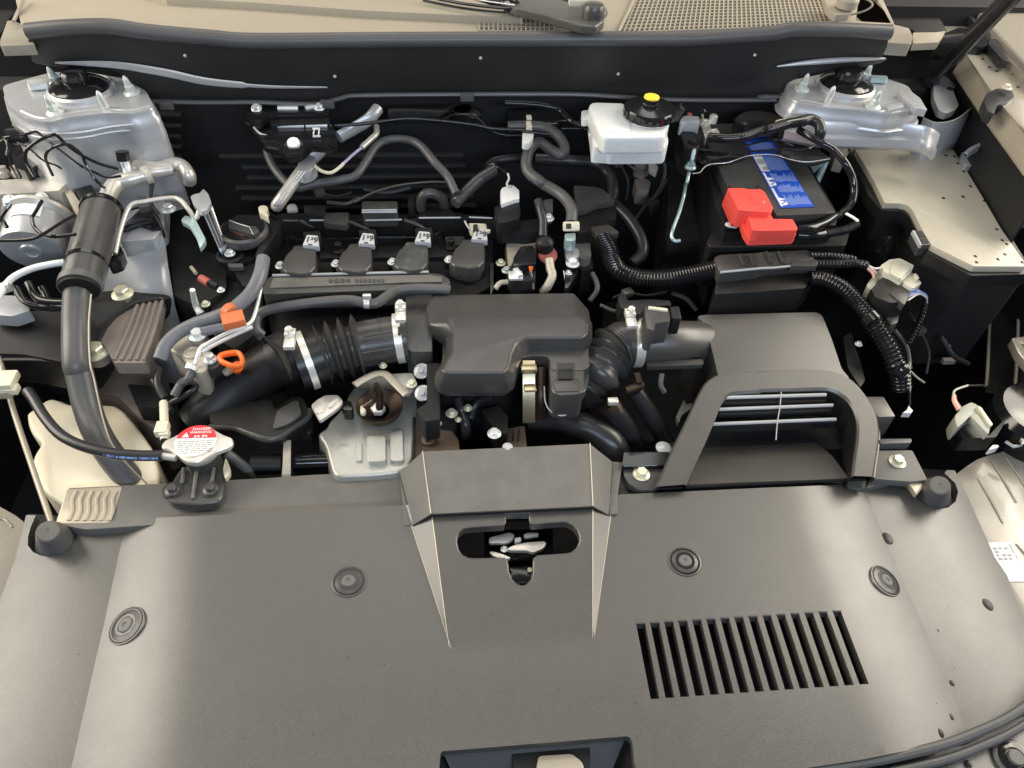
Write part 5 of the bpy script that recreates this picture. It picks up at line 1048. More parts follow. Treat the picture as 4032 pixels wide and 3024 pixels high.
tube('lead', FF, [(1825, 355, .12), (1850, 400, .118), (1885, 440, .11)], 9, CLEAR, ct_, rel=False, n=8); slab('tab', FF, [(1990, 415), (2035, 420), (2035, 435), (1990, 440)], .117, .005, CREAMC, ct_, bevel=.001)
# oil cap
oc = thing('oil_cap', 'black winged engine oil cap with worn orange print', 'oil filler cap', PP(OC, 600, 650, .09))
op = PP(OC, 610, 640, .115)
obj('cap_ring', lathev([(.036, -.014), (.038, -.010), (.038, 0), (.034, .003)], op, UP, 40), RUBG, oc)
obj('cap_disc', lathev([(.034, 0), (.033, .004), (.002, .004)], op, UP, 40), GLOSS, oc)
slab('cap_grip', OC, [(320, 460), (400, 450), (740, 560), (870, 560), (940, 660), (830, 750), (780, 740), (300, 590)], .127, .009, PLAS, oc, bevel=.003, rnd=.002)
slab('orange_print', OC, [(320, 640), (345, 630), (640, 735), (635, 765), (600, 765), (330, 670)], .1198, .0005, ORGD, oc, bevel=0)
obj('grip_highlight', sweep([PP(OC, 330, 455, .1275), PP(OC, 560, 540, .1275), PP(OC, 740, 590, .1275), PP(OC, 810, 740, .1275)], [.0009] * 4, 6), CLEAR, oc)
slab('filler_base', OC, [(170, 1150), (250, 1060), (380, 1050), (880, 1080), (880, 1200), (820, 1250), (620, 1290), (600, 1390), (280, 1390), (180, 1300)], .09, .05, MATTE, oc, bevel=.004)
bolt(oc, PP(OC, 340, 1140, .098), .009, STEEL); obj('bolt_cup', lathev([(.022, -.01), (.022, 0), (.017, .002), (.015, -.001)], PP(OC, 345, 1150, .094), n=28), MATTE, oc)
slab('base_edge', OC, [(280, 1330), (600, 1330), (620, 1400), (400, 1410), (320, 1400)], .094, .008, RUBG, oc, bevel=.002)
slab('engine_side', OC, [(820, 820), (1150, 640), (1380, 680), (1250, 990), (1150, 1200), (1130, 1500), (1100, 1700), (1000, 1800), (600, 1800), (400, 1450), (880, 1300)], .085, .08, MATTE, oc, bevel=.006)
slab('front_casting', FF, [(-120, 760), (100, 660), (180, 960), (150, 1250), (-60, 1400), (-220, 1300), (-250, 1060)], .06, .10, DARK, oc, bevel=.006)

# silver grey front strip with embossed marks and the pipe below
fs = thing('front_strip', 'long worn dark metallic strip with embossed marks below the coils', 'trim strip', PP(FF, 900, 860, .07))
slab('strip', FF, [(175, 900), (215, 820), (260, 800), (1540, 775), (1640, 790), (1700, 830), (1705, 868), (1680, 868), (1300, 890), (1230, 915), (220, 950), (178, 940)], .095, .03, PLAS, fs, bevel=.004, seg=3, rnd=.004)
slab('raised_field', FF, [(235, 880), (262, 815), (1540, 790), (1640, 810), (1640, 850), (1300, 855), (230, 898)], .0975, .003, DUSTY, fs, bevel=.0015, rnd=.002)
obj('upper_edge', sweep([PP(FF, 255, 798, .098), PP(FF, 900, 782, .098), PP(FF, 1530, 768, .098)], [.0022] * 3, 8), SILV, fs)
rn = random.Random(8); ps = []
for k, (x0, x1, n_) in enumerate(((715, 905, 4), (930, 1180, 7))):
    for i in range(n_):
        x = x0 + (x1 - x0) * i / n_; w2 = (x1 - x0) / n_ * .62
        ps.append(slabv(FF, [(x, 848 - rn.random() * 4), (x + w2 * .3, 822), (x + w2, 826 + rn.random() * 5), (x + w2 * .8, 850)], .0993, .0025, 0, 0))
obj('embossed_marks', merge(*ps), PLAS, fs, bevel=.0006)
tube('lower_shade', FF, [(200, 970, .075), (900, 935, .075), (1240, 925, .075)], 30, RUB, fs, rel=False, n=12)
tag(obj('coolant_pipe', tubev(FF, [(170, 1290, .065), (118, 1230, .075), (130, 1140, .08), (220, 1080, .088), (500, 1030, .095), (850, 998, .098), (1000, 1020, .098), (1100, 1025, .098), (1180, 975, .1), (1260, 925, .102), (1400, 905, .102), (1640, 908, .102), (1700, 915, .10)], 42, rel=False, n=22), RUBG), 'smooth blue grey coolant hose running along below the coils', 'hose')
tag(obj('hose_clip', merge(tubev(FF, [(1005, 1020, .099), (1052, 1022, .099)], 49, rel=False, n=22), boxv(PP(FF, 1025, 968, .112), .012, .006, .006)), STEEL, bevel=.001), 'small bright steel clip round the blue grey hose', 'clip')
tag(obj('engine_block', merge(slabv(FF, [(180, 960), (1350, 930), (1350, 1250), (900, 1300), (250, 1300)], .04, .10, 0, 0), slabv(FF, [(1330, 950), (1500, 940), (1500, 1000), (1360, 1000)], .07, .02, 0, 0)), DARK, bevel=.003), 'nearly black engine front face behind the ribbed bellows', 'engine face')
tag(obj('breather_spigot', merge(slabv(FF, [(150, 1330), (185, 1285), (240, 1310), (300, 1380), (340, 1440), (250, 1440)], .085, .02, 0, .004), sweep([PP(FF, 140, 1330, .095), PP(FF, 180, 1290, .097)], [.005] * 2, 10)), MATTE, bevel=.002), 'small black spigot where the hose meets the intake duct', 'spigot')

# ============================================================ connectors, hoses between engine and battery
wc_ = thing('white_connector', 'white box connector plugged into a black socket', 'connector', PP(CT, 320, 500, .1))
slab('white_shell', CT, [(212, 460), (235, 420), (330, 385), (370, 395), (435, 450), (437, 550), (380, 560), (225, 615)], .145, .02, WPRINT, wc_, bevel=.003, rnd=.002)
slab('black_socket', CT, [(140, 650), (230, 615), (385, 560), (440, 545), (450, 700), (435, 780), (240, 840), (180, 830)], .138, .04, MATTE, wc_, bevel=.003, rnd=.002)
tube('white_lead', CT, [(300, 250, .16), (315, 310, .155), (290, 370, .15), (300, 400, .148)], 13, WHW, wc_, rel=False, n=8); tube('lead_loop', CT, [(60, 180, .15), (130, 140, .158), (200, 200, .155), (290, 250, .158)], 30, GLOSS, wc_, rel=False, n=12)
slab('socket_base', CT, [(260, 840), (650, 780), (660, 930), (540, 950), (280, 940)], .115, .03, DARK, wc_, bevel=.004)
hh = thing('heater_hose', 'long S-shaped blue grey hose with cream clips near the centre', 'hose', PP(C, 300, 1400, .12))
tube('hose', C, [(0, 1035, .20), (160, 1030, .202), (300, 1045, .20), (410, 1110, .195), (462, 1210, .185), (430, 1262, .18), (350, 1225, .182), (260, 1165, .19), (190, 1200, .19), (152, 1300, .18), (165, 1400, .17), (260, 1480, .165), (G, 390, 50, .16), (G, 540, 140, .155), (G, 620, 250, .15), (G, 622, 370, .14)], 45, RUBG, hh, rel=False, n=24, sub=10)
obj('cream_strap', merge(boxv(PP(C, 172, 960, .225), .009, .013, .004), boxv(PP(C, 172, 1020, .222), .009, .02, .005), boxv(PP(C, 172, 1055, .216), .010, .008, .006)), CREAMC, hh, bevel=.0015)
slab('white_clip', C, [(118, 1080), (210, 1075), (208, 1125), (170, 1170), (118, 1165)], .212, .012, WHITE, hh, bevel=.002)
obj('cream_clamp', merge(boxv(PP(G, 620, 398, .150), .026, .015, .008, XD, Vector((0, .7, .7))),), CREAMC, hh, bevel=.003)
obj('clamp_window', boxv(PP(G, 600, 396, .156), .008, .008, .004, XD, Vector((0, .7, .7))), BLK, hh, bevel=.001)
tag(obj('blue_valve', merge(slabv(G, [(568, 455), (655, 448), (658, 500), (640, 515), (580, 512), (568, 495)], .128, .02, 0, .003), tubev(G, [(605, 500, .12), (600, 560, .11)], 22, rel=False, n=12)), TEAL, bevel=.002), 'small pale blue valve just under the cream hose clamp', 'valve')
bs = thing('silver_bracket', 'small silver bracket with white bolt under the pale blue valve', 'bracket', PP(G, 620, 620, .07))
slab('bracket_top', G, [(565, 575), (620, 560), (680, 580), (690, 640), (600, 680), (580, 650)], .10, .012, SILV, bs, bevel=.003)
slab('bracket_leg', G, [(570, 740), (640, 640), (690, 660), (680, 760), (600, 900), (565, 900)], .085, .02, GLOSS, bs, bevel=.003)
bolt(bs, PP(G, 632, 705, .092), .0115, WHITE); bolt(bs, PP(G, 597, 780, .085), .006, STEEL)
tube('bracket_edge', G, [(558, 760, .09), (570, 850, .08), (572, 905, .075)], 5, STEEL, bs, rel=False, n=6)
rs_ = thing('pressure_sensor', 'black sensor with dusty red disc and brass pipe behind the resonator', 'sensor', PP(G, 420, 600, .08))
obj('sensor_ball', lathev([(0.0128, -0.0174), (0.0151, -0.0058), (0.0139, 0.0035), (0.0081, 0.0093), (0.0023, 0.0110)], PP(G, 405, 530, .115), n=28), MATTE, rs_)
obj('red_disc', lathev([(0.0143, 0.0000), (0.0154, 0.0017), (0.0132, 0.0039), (0.0022, 0.0044)], PP(G, 428, 632, .098), Vector((0, -.5, .85)), 32), REDD, rs_)
tube('brass_pipe', G, [(440, 670, .105), (450, 740, .10), (465, 800, .095), (430, 880, .085), (390, 930, .07)], 36, CAST, rs_, rel=False, n=18)
slab('black_plug', G, [(180, 600), (210, 560), (300, 550), (340, 600), (330, 700), (230, 710), (140, 720), (150, 650)], .11, .04, GLOSS, rs_, bevel=.006, seg=3); slab('plug_foot', G, [(130, 720), (230, 700), (330, 700), (330, 830), (220, 850), (120, 800)], .095, .05, DARK, rs_, bevel=.004)
tube('orange_wire', G, [(290, 725, .105), (290, 765, .10)], 20, ORG, rs_, rel=False, n=8, r2=9); tube('grey_wire', G, [(285, 760, .10), (305, 840, .09), (312, 910, .08)], 12, RUBG, rs_, rel=False, n=8)
tube('vertical_hose', G, [(350, 190, .15), (370, 260, .145), (390, 350, .135), (388, 480, .12)], 38, RUB, rs_, rel=False, n=16)
tag(obj('cast_cover', slabv(G, [(85, 430), (330, 420), (350, 520), (270, 560), (190, 590), (130, 720), (110, 720), (95, 600)], .092, .05, 0, .006), CAST, bevel=.006, seg=3), 'cream cast housing left of the red disc sensor', 'housing')
tag(obj('spring_clamp', merge(boxv(PP(G, 165, 800, .10), .022, .02, .005), boxv(PP(G, 185, 775, .105), .009, .02, .006, Vector((1, .4, 0)))), STEEL, bevel=.002), 'crumpled silver spring clamp behind the resonator', 'clamp')
tag(obj('small_hose', tubev(G, [(0, 905, .085), (40, 860, .09), (100, 850, .09)], 22, rel=False, n=12), CAST), 'short pale hose end behind the resonator left corner', 'hose')
tag(obj('grey_green_bracket', slabv(CT, [(705, 600), (740, 560), (835, 550), (835, 720), (770, 740), (720, 700)], .13, .02, 0, .003), RUBG, bevel=.003), 'greyish bracket plate behind the vertical hose', 'bracket'); 
bt_ = thing('bolt_and_clip', 'bright bolt on the grey bracket behind the vertical hose', 'bolt', PP(CT, 780, 790, .12)); bolt(bt_, PP(CT, 780, 790, .135), .010, STEEL)
# throttle side black boxes
tb_ = thing('purge_box', 'dark moulded cover between S-shaped hose and battery', 'cover', PP(G, 800, 250, .08))
slab('box_top', G, [(640, 60), (800, 70), (880, 90), (980, 180), (960, 190), (830, 210), (720, 262), (660, 262), (655, 180)], .125, .012, PLAS, tb_, bevel=.004)
slab('box_body', G, [(660, 265), (720, 262), (830, 210), (985, 190), (990, 330), (900, 360), (1010, 450), (860, 470), (780, 440), (670, 450)], .112, .06, MATTE, tb_, bevel=.005)
slab('box_flange', G, [(775, 400), (930, 380), (1010, 440), (1005, 455), (830, 475)], .118, .01, PLAS, tb_, bevel=.003)
slab('pale_panel', G, [(640, 520), (775, 510), (785, 640), (740, 668), (690, 660), (680, 590), (630, 580)], .09, .02, DUSTY, tb_, bevel=.003)
slab('lower_part', G, [(690, 670), (790, 640), (800, 740), (700, 760)], .075, .05, MATTE, tb_, bevel=.004)
tag(obj('thin_bent_hose', tubev(G, [(790, 780, .07), (825, 850, .065), (830, 920, .06), (770, 1005, .05)], 22, rel=False, n=12), RUBG), 'thin bent grey hose below the dark cover', 'hose')
tag(obj('black_loop_hose', tubev(C, [(230, 1300, .14), (500, 1310, .145), (700, 1330, .14), (820, 1420, .13), (860, 1560, .12), (G, 960, 200, .11), (G, 1100, 350, .10), (G, 1190, 500, .09), (G, 1200, 620, .08), (G, 1120, 700, .07)], 48, rel=False, n=18), RUB), 'thick black hose looping behind the corrugated tube', 'hose')
tag(obj('black_cross_hose', tubev(B, [(1900, 1370, .15), (1980, 1310, .155), (2177, 1290, .155), (C, 130, 1290, .15)], 36, rel=False, n=14), RUB), 'black hose passing left behind the S-shaped hose', 'hose')

def corr(name, spec, r, T=G, m=GLOSS, label=None, cat='corrugated tube', pitch=.0048, parent=None, cf=.18):
    return tube(name, T, spec, r, m, parent, label, cat if label else None, rel=False, n=24, corr=(cf, pitch, 0, 1), sub=10)
corr('corrugated_tube', [(880, 500, .12), (930, 600, .115), (960, 690, .11), (1030, 770, .108), (1180, 815, .108), (1400, 820, .11), (1600, 790, .112), (1810, 745, .115)], 68, label='thick glossy corrugated tube curving into the battery harness channel')
tube('tube_tape', G, [(1780, 752, .115), (1825, 742, .115)], 76, GLOSS, label='black tape ring where the thick tube enters the channel', cat='tape', rel=False, n=24)
corr('corrugated_tube', [(1700, 270, .15), (1850, 240, .15)], 12) if False else None
hc = thing('harness_channel', 'black plastic harness channel in front of the battery', 'harness channel', PP(G, 2100, 750, .05))
slab('channel_top', G, [(1785, 655), (1830, 630), (2177, 612), (H, 0, 610), (H, 410, 590), (H, 450, 640), (H, 480, 690), (H, 280, 700), (H, 0, 730), (G, 2177, 735), (G, 1830, 775)], .132, .02, PLAS, hc, bevel=.004, rnd=.004)
slab('channel_front', G, [(1820, 770), (2177, 740), (H, 100, 735), (H, 490, 710), (H, 490, 760), (H, 430, 820), (H, 390, 900), (H, 0, 930), (G, 2177, 930), (G, 1790, 950)], .112, .06, MATTE, hc, bevel=.004)
for x in (1990, 2075): obj('channel_rib', sweep([PP(G, x, 630, .1335), PP(G, x + 40, 720, .1335)], [.003] * 2, 8), PLAS, hc)
for x in (70, 170): obj('channel_rib', sweep([PP(H, x, 610, .1335), PP(H, x + 40, 700, .1335)], [.003] * 2, 8), PLAS, hc)
obj('channel_edge', sweep([PP(G, 1840, 772, .1335), PP(G, 2177, 738, .1335), PP(H, 130, 735, .1335), PP(H, 480, 700, .1335)], [.002] * 4, 8), CLEAR, hc)
slab('channel_clip', H, [(290, 685), (490, 665), (490, 720), (270, 720)], .137, .01, PLAS, hc, bevel=.002)
corr('corrugated_tube', [(430, 635, .13), (600, 640, .13), (740, 660, .13), (800, 680, .13)], 36, T=H, label='upper thin corrugated tube leaving the channel toward the connectors', pitch=.0052, cf=.2)
corr('corrugated_tube', [(470, 705, .128), (650, 705, .128), (800, 700, .128), (900, 715, .128)], 38, T=H, label='lower thin corrugated tube leaving the channel toward the connectors', pitch=.0052, cf=.2)
corr('corrugated_tube', [(430, 815, .115), (560, 830, .115), (700, 900, .11), (810, 1010, .10), (900, 1110, .095), (960, 1200, .09)], 62, T=H, label='upper run of the long corrugated tube right of the air filter box', pitch=.0056, cf=.16)
corr('corrugated_tube', [(930, 1160, .092), (1010, 1280, .08), (1080, 1400, .07), (1140, 1540, .055), (L, 1165, 130, .04), (L, 1180, 280, .015)], 74, T=H, label='lower run of the long corrugated tube beside the dark gap', pitch=.0062)
tube('tube_tape', H, [(905, 1130, .096), (950, 1180, .093)], 78, GLOSS, label='tape joint on the long corrugated tube', cat='tape', rel=False, n=24)
corr('corrugated_tube', [(1375, 1020, .08), (1350, 1120, .07), (1300, 1230, .055), (1240, 1350, .04)], 27, T=H, label='thin corrugated tube hanging below the cream connectors', pitch=.0052, cf=.3)
cn = thing('cream_connectors', 'cluster of cream and black connectors with lilac wires', 'connectors', PP(H, 1150, 850, .06))
slab('cream_plug', H, [(1005, 715), (1080, 665), (1165, 655), (1280, 712), (1262, 760), (1180, 840), (1100, 790), (1040, 770)], .13, .03, CREAMC, cn, bevel=.004, rnd=.003)
slab('cream_face', H, [(1100, 700), (1170, 680), (1255, 735), (1170, 825), (1085, 775)], .133, .006, CREAMC, cn, bevel=.002)
slab('cream_plug', H, [(1260, 768), (1345, 860), (1270, 905), (1185, 850)], .125, .02, CREAMC, cn, bevel=.002)
slab('cream_latch', H, [(1280, 775), (1310, 790), (1325, 825), (1290, 830)], .13, .006, CREAMC, cn, bevel=.001)
slab('pale_plug', H, [(890, 880), (930, 820), (980, 810), (960, 900), (920, 915)], .115, .02, GREEN, cn, bevel=.002)
slab('black_plug', H, [(930, 910), (1040, 790), (1160, 870), (1250, 930), (1215, 1010), (1080, 1020), (960, 970)], .12, .03, MATTE, cn, bevel=.004)
slab('black_plug', H, [(1080, 940), (1150, 900), (1250, 940), (1200, 1040)], .122, .012, PLAS, cn, bevel=.003)
slab('black_bracket', H, [(1000, 1050), (1160, 1080), (1150, 1180), (1090, 1200)], .09, .02, PLAS, cn, bevel=.003)
for i, (m_, y) in enumerate(((PURP, 870), (BLUEW, 910), (WHW, 890), (BLUEW, 940), (PURP, 960), (WHW, 990))):
    tube('wire', H, [(1250 - i * 4, y + 10, .12), (1320, 920 + i * 6, .115), (1380, 960 + i * 4, .105), (1385, 1020, .09)], 7, m_, cn, rel=False, n=6)
for i, m_ in enumerate((PINKW, WHW, REDD, WHW, PINKW)):
    tube('wire', H, [(900, 720 + i * 6, .128), (940, 745 + i * 10, .125), (980 - i * 8, 770 + i * 14, .12)], 8, m_, cn, rel=False, n=6)
tube('wire', H, [(900, 715, .13), (960, 740, .132), (1010, 735, .13)], 9, WHW, cn, rel=False, n=6)
gc = thing('white_connector', 'greyish white connector with pink wires in the dark lower right', 'connector', PP(RB, 780, 800, -.03))
slab('plug_body', RB, [(615, 800), (690, 710), (770, 670), (830, 700), (870, 760), (760, 800), (640, 910), (625, 870)], .012, .03, GREEN, gc, bevel=.003)
slab('plug_rail', RB, [(760, 800), (820, 770), (945, 905), (930, 975)], .014, .014, GREEN, gc, bevel=.002)
slab('plug_rail', RB, [(820, 700), (860, 715), (975, 880), (950, 895)], .018, .01, CREAMC, gc, bevel=.002)
slab('plug_base', RB, [(625, 900), (770, 810), (930, 985), (1080, 830), (1090, 850), (1000, 1000), (700, 1010)], -.01, .03, MATTE, gc, bevel=.004)
for i, m_ in enumerate((PINKW, PINKW, WHW, PINKW)):
    tube('wire', RB, [(600 + i * 6, 600, .02), (595 + i * 12, 660, .02), (640 + i * 12, 750 - i * 8, .018)], 8, m_, gc, rel=False, n=6)
tube('wire', RB, [(600, 620, .02), (620, 560, .025), (740, 515, .02)], 10, CREAMC, gc, rel=False, n=6); tube('wire_sleeve', RB, [(730, 520, .02), (870, 515, .01)], 12, RUB, gc, rel=False, n=8)
sc9 = thing('small_clip', 'tiny white clip on a black stalk in the dark gap', 'clip', PP(RB, 190, 740, .0)); slab('clip', RB, [(185, 700), (205, 730), (225, 750), (210, 772), (130, 770), (170, 745)], .01, .01, WHW, sc9, bevel=.001, rnd=.001); tube('stalk', RB, [(190, 300, .04), (192, 500, .03), (195, 700, .012)], 12, GLOSS, sc9, rel=False, n=8)
tag(obj('pale_sensor', merge(tubev(H, [(1555, 1220, .0), (1550, 1320, -.01), (1560, 1410, -.02)], 34, rel=False, n=12, r2=20), boxv(PP(H, 1560, 1495, -.02), .02, .008, .008)), BROWN), 'faint pale sensor in the dark gap below the fuse box', 'sensor')
tube('loose_wire', RB, [(200, 380, .03), (260, 440, .025), (330, 490, .015)], 10, BEIGEP, None, 'loose twisted wire end beside the long corrugated tube', 'wire', rel=False, n=8)
tag(obj('headlamp', merge(lathev([(.07, -.05), (.07, 0), (.06, .012), (.02, .016)], PP(RB, 1420, 800, -.02), UP, 32)), GLOSS), 'glossy black lamp back at the right photo edge', 'lamp housing')
tag(obj('white_fastener', merge(slabv(RB, [(935, 1105), (970, 1070), (1020, 1070), (1030, 1090), (950, 1115)], -.02, .012, 0, .002), slabv(RB, [(1095, 1025), (1110, 1025), (1180, 1080), (1261, 1060), (1261, 990), (1230, 990), (1250, 1040), (1230, 1070), (1170, 1070)], -.02, .006, 0, .001)), WHW, bevel=.001), 'white fastener at the rear edge of the right corner panel', 'fastener')

# ============================================================ battery
bt = thing('battery', 'black car battery with blue printed label', 'battery', PP(BT, 700, 700, .03))
slab('battery_case', BT, [(-250, 60), (930, 60), (1230, 640), (1600, 1290), (1560, 1420), (110, 1450), (-20, 1120)], .155, .16, MATTE, bt, bevel=.004)
slab('battery_lid', BT, [(-230, 90), (900, 80), (1190, 640), (1560, 1255), (790, 1290), (600, 945), (155, 930)], .178, .022, PLAS, bt, bevel=.003)
slab('terminal_well', BT, [(120, 900), (600, 940), (800, 1290), (780, 1400), (120, 1440), (60, 1200)], .158, .01, GLOSS, bt, bevel=.002)
slab('white_spot', BT, [(110, 1390), (170, 1370), (280, 1420), (270, 1440), (140, 1420)], .16, .003, WPRINT, bt, bevel=0)
q = [PP(BT, 240, 100, .1785), PP(BT, 610, 100, .1785), PP(BT, 1285, 1180, .1785), PP(BT, 840, 1195, .1785)]
obj('blue_label', patchv(q, [(0, 0, 1, 1)], .0003), BLUE, bt, smooth=False)
rn = random.Random(21); W, Lb = [], []
W += [(.03, .40, .30, .60)]
for t0, t1 in ((.615, .775), (.79, .985)): W.append((.035, t0, .10, t1))
for t0, t1 in ((.40, .60), (.615, .73), (.745, .85), (.86, .985)):
    s = .34 if t0 < .6 else .24
    while s < .93:
        tt = t0 + rn.uniform(.0, .045); Lb.append((s, tt, s + .022, t1 - rn.uniform(.005, .02))); s += .043
for s in (.12, .2, .28, .36, .5, .6): Lb.append((s, .02, s + rn.uniform(.03, .06), .02 + rn.uniform(.04, .09)))
for s in [.1 + .06 * i for i in range(13)]: Lb.append((s, .25, s + .035, .34))
obj('white_print', patchv(q, W, .0008), WPRINT, bt, smooth=False); obj('pale_print', patchv(q, Lb, .0007), BLUEL, bt, smooth=False, kind='stuff')
obj('grey_pictograms', patchv(q, [(.06, .46, .27, .52), (.11, .555, .19, .585), (.21, .54, .29, .59), (.06, .41, .14, .43), (.18, .41, .28, .43)], .0013), GPRINT, bt, smooth=False)
for s, t, r_ in ((.155, .745, .006), (.155, .955, .006)):
    p = bil(q, s, t); obj('round_symbol', lathev([(r_, .001), (r_, .0016)], p, UP, 20), WPRINT, bt, smooth=False); obj('symbol_slash', boxv(p + UP * .0018, .010, .0016, .0004, Vector((1, 1, 0)), Vector((-1, 1, 0))), BLUE, bt, smooth=False)
for s, t in ((.17, .69), (.16, .915)):
    p = bil(q, s, t); obj('triangle_symbol', prismv([p + Vector((-.005, -.004, .0016)), p + Vector((.006, .0, .0016)), p + Vector((-.004, .005, .0016))], Vector((0, 0, -.0005))), WPRINT, bt, smooth=False)
for x, y in ((175, 905), (535, 905)): slab('lid_plug', BT, [(x - 14, y - 12), (x + 18, y - 14), (x + 22, y + 10), (x - 10, y + 12)], .180, .003, BLK, bt, bevel=.001)
tag(obj('battery_tray', merge(slabv(BT, [(-60, 1500), (60, 1480), (500, 1470), (1500, 1440), (1750, 1500), (1700, 1680), (-80, 1700), (-130, 1640)], .125, .08, 0, .008)), MATTE, bevel=.008, seg=3), 'dark rounded battery tray front below the red terminal cover', 'battery tray')
tag(obj('battery_box_side', slabv(S2, [(330, 560), (430, 700), (980, 1640), (1200, 2300), (900, 2300), (100, 2300), (150, 1000)], .06, .15, 0, .01), DARK, bevel=.006), 'dark battery box side below the pale rod', 'battery box')
rt = thing('terminal_cover', 'bright red plastic terminal cover on the battery corner', 'terminal cover', PP(BT, 500, 1200, .16))
slab('upper_cover', BT, [(150, 930), (370, 930), (400, 943), (585, 945), (640, 985), (748, 1190), (700, 1248), (385, 1228), (290, 1215)], .205, .030, RED, rt, bevel=.003, seg=3, rnd=.002)
a_ = [PP(BT, 150, 935, .204), PP(BT, 290, 1215, .204), PP(BT, 385, 1235, .203), PP(BT, 300, 1395, .168), PP(BT, 200, 1390, .168), PP(BT, 80, 1115, .172)]
obj('side_flap', ([*a_, *[p - UP * .006 for p in a_]], [(0, 1, 4, 5), (1, 2, 3, 4), (6, 11, 10, 7), (7, 10, 9, 8), (0, 5, 11, 6), (5, 4, 10, 11), (4, 3, 9, 10), (3, 2, 8, 9), (2, 1, 7, 8), (1, 0, 6, 7)]), RED, rt, bevel=.0015)
slab('slot_mark', BT, [(165, 1085), (185, 1085), (240, 1190), (240, 1210), (215, 1210)], .192, .003, REDD, rt, bevel=.0005)
slab('lower_cover', BT, [(390, 1235), (695, 1248), (748, 1332), (1000, 1335), (1065, 1450), (1055, 1480), (560, 1490), (470, 1480)], .196, .018, RED, rt, bevel=.003, seg=3, rnd=.002)
slab('lower_front', BT, [(330, 1380), (390, 1240), (470, 1460), (1050, 1460), (1040, 1540), (1010, 1575), (880, 1580), (470, 1595), (430, 1590), (370, 1500)], .182, .012, RED, rt, bevel=.003, seg=3, rnd=.002)
for x, y in ((530, 1455), (890, 1455)): obj('moulded_rib', sweep([PP(BT, x + 20, y, .193), PP(BT, x, y + 60, .184), PP(BT, x - 45, y + 110, .178)], [.0022] * 3, 8), RED, rt)
for x, y in ((280, 1085), (302, 1127)): slab('slot_mark', BT, [(x - 26, y - 5), (x + 26, y - 5), (x + 26, y + 4), (x - 26, y + 4)], .2056, .001, REDD, rt, bevel=0)
obj('round_mark', lathev([(.0115, 0), (.010, .0012), (.003, .0012)], PP(BT, 545, 1082, .2052), n=24), RED, rt)
cab = thing('battery_cables', 'black battery cable looping down the right side of the battery', 'cable', PP(BT, 1700, 800, 0.120))
tube('main_cable', BT, [(1080, 170, 0.255), (1230, 260, 0.255), (1390, 350, 0.252), (1540, 440, 0.245), (1680, 600, 0.235), (1775, 780, 0.217), (1800, 960, 0.200), (1770, 1120, 0.188), (1680, 1230, 0.177), (1590, 1300, 0.170)], 48, GLOSS, cab, rel=False, n=20)
tube('lower_cable', BT, [(1060, 1470, 0.182), (1250, 1450, 0.182), (1420, 1390, 0.177), (1560, 1300, 0.174), (1620, 1290, 0.170)], 52, GLOSS, cab, rel=False, n=16)
tube('lower_cable', BT, [(1060, 1540, 0.160), (1250, 1550, 0.160), (1400, 1530, 0.158)], 60, GLOSS, cab, rel=False, n=16)
obj('corrugated_end', tubev(BT, [(1390, 1525, 0.158), (1550, 1500, 0.156), (1700, 1470, 0.156), (1840, 1400, 0.155)], 56, rel=False, n=20, corr=(.25, .0055, 0, 1)), MATTE, cab)
tube('white_tie', BT, [(1690, 1260, 0.177), (1780, 1310, 0.174), (1850, 1360, 0.170)], 30, WHW, cab, rel=False, n=10, squash=(UP, .4))
sl = thing('battery_sleeve', 'glossy black corrugated sleeve crossing above the blue label', 'sleeve', PP(D, 200, 1080, 0.226))
obj('sleeve_tube', tubev(S2, [(850, 490, 0.245), (1000, 500, 0.248), (1200, 510, 0.250), (1450, 480, 0.254), (1700, 400, 0.258), (1950, 330, 0.262), (D, 100, 1055, 0.266), (D, 250, 1010, 0.268), (D, 380, 990, 0.268)], 78, rel=False, n=22, corr=(.1, .0042, .25, .8), r2=92), GLOSS, sl)
tube('sleeve_bend', D, [(340, 995, 0.268), (430, 975, 0.268), (500, 1010, 0.264), (515, 1080, 0.255), (500, 1120, 0.240)], 44, RUB, sl, rel=False, n=20)
slab('cream_tag', BT, [(730, 100), (790, 40), (860, 25), (1040, 0), (1230, 10), (1000, 40)], .25, .008, CREAMC, sl, bevel=.002)
for i, sp in enumerate(([(680, 700, 0.240), (900, 715, 0.240), (1100, 715, 0.240), (1400, 660, 0.242), (1700, 580, 0.244), (2000, 530, 0.245), (BT, 1000, 380, 0.245)],
                        [(1050, 740, 0.235), (1250, 780, 0.235), (1450, 745, 0.236), (1800, 720, 0.237), (2100, 700, 0.238), (BT, 1150, 430, 0.240), (BT, 1280, 370, 0.240)])):
    tube('cable_strip', S2, sp, 24, GLOSS, sl, rel=False, n=12, squash=(UP, .6))
slab('strap_sheet', BT, [(760, 480), (860, 400), (1180, 390), (1290, 370), (1400, 470), (1510, 545), (1400, 590), (1250, 625), (1000, 575)], .206, .004, GLOSS, sl, bevel=.001)
slab('strap_sheet', BT, [(800, 200), (1080, 160), (1200, 260), (1240, 360), (1000, 370), (950, 290)], .205, .004, RUB, sl, bevel=.001)
ss = tube('hold_down_bar', S2, [(560, 1120, 0.200), (690, 1100, 0.205), (770, 1010, 0.209), (900, 955, 0.209), (1150, 935, 0.212), (1300, 890, 0.216), (1500, 820, 0.219), (1750, 790, 0.223), (2000, 800, 0.223), (BT, 1000, 565, 0.217), (BT, 1200, 590, 0.212), (BT, 1480, 550, 0.209)], 9, CLEAR, label='thin steel hold-down bar bent across the battery top', cat='bar', rel=False, n=10)
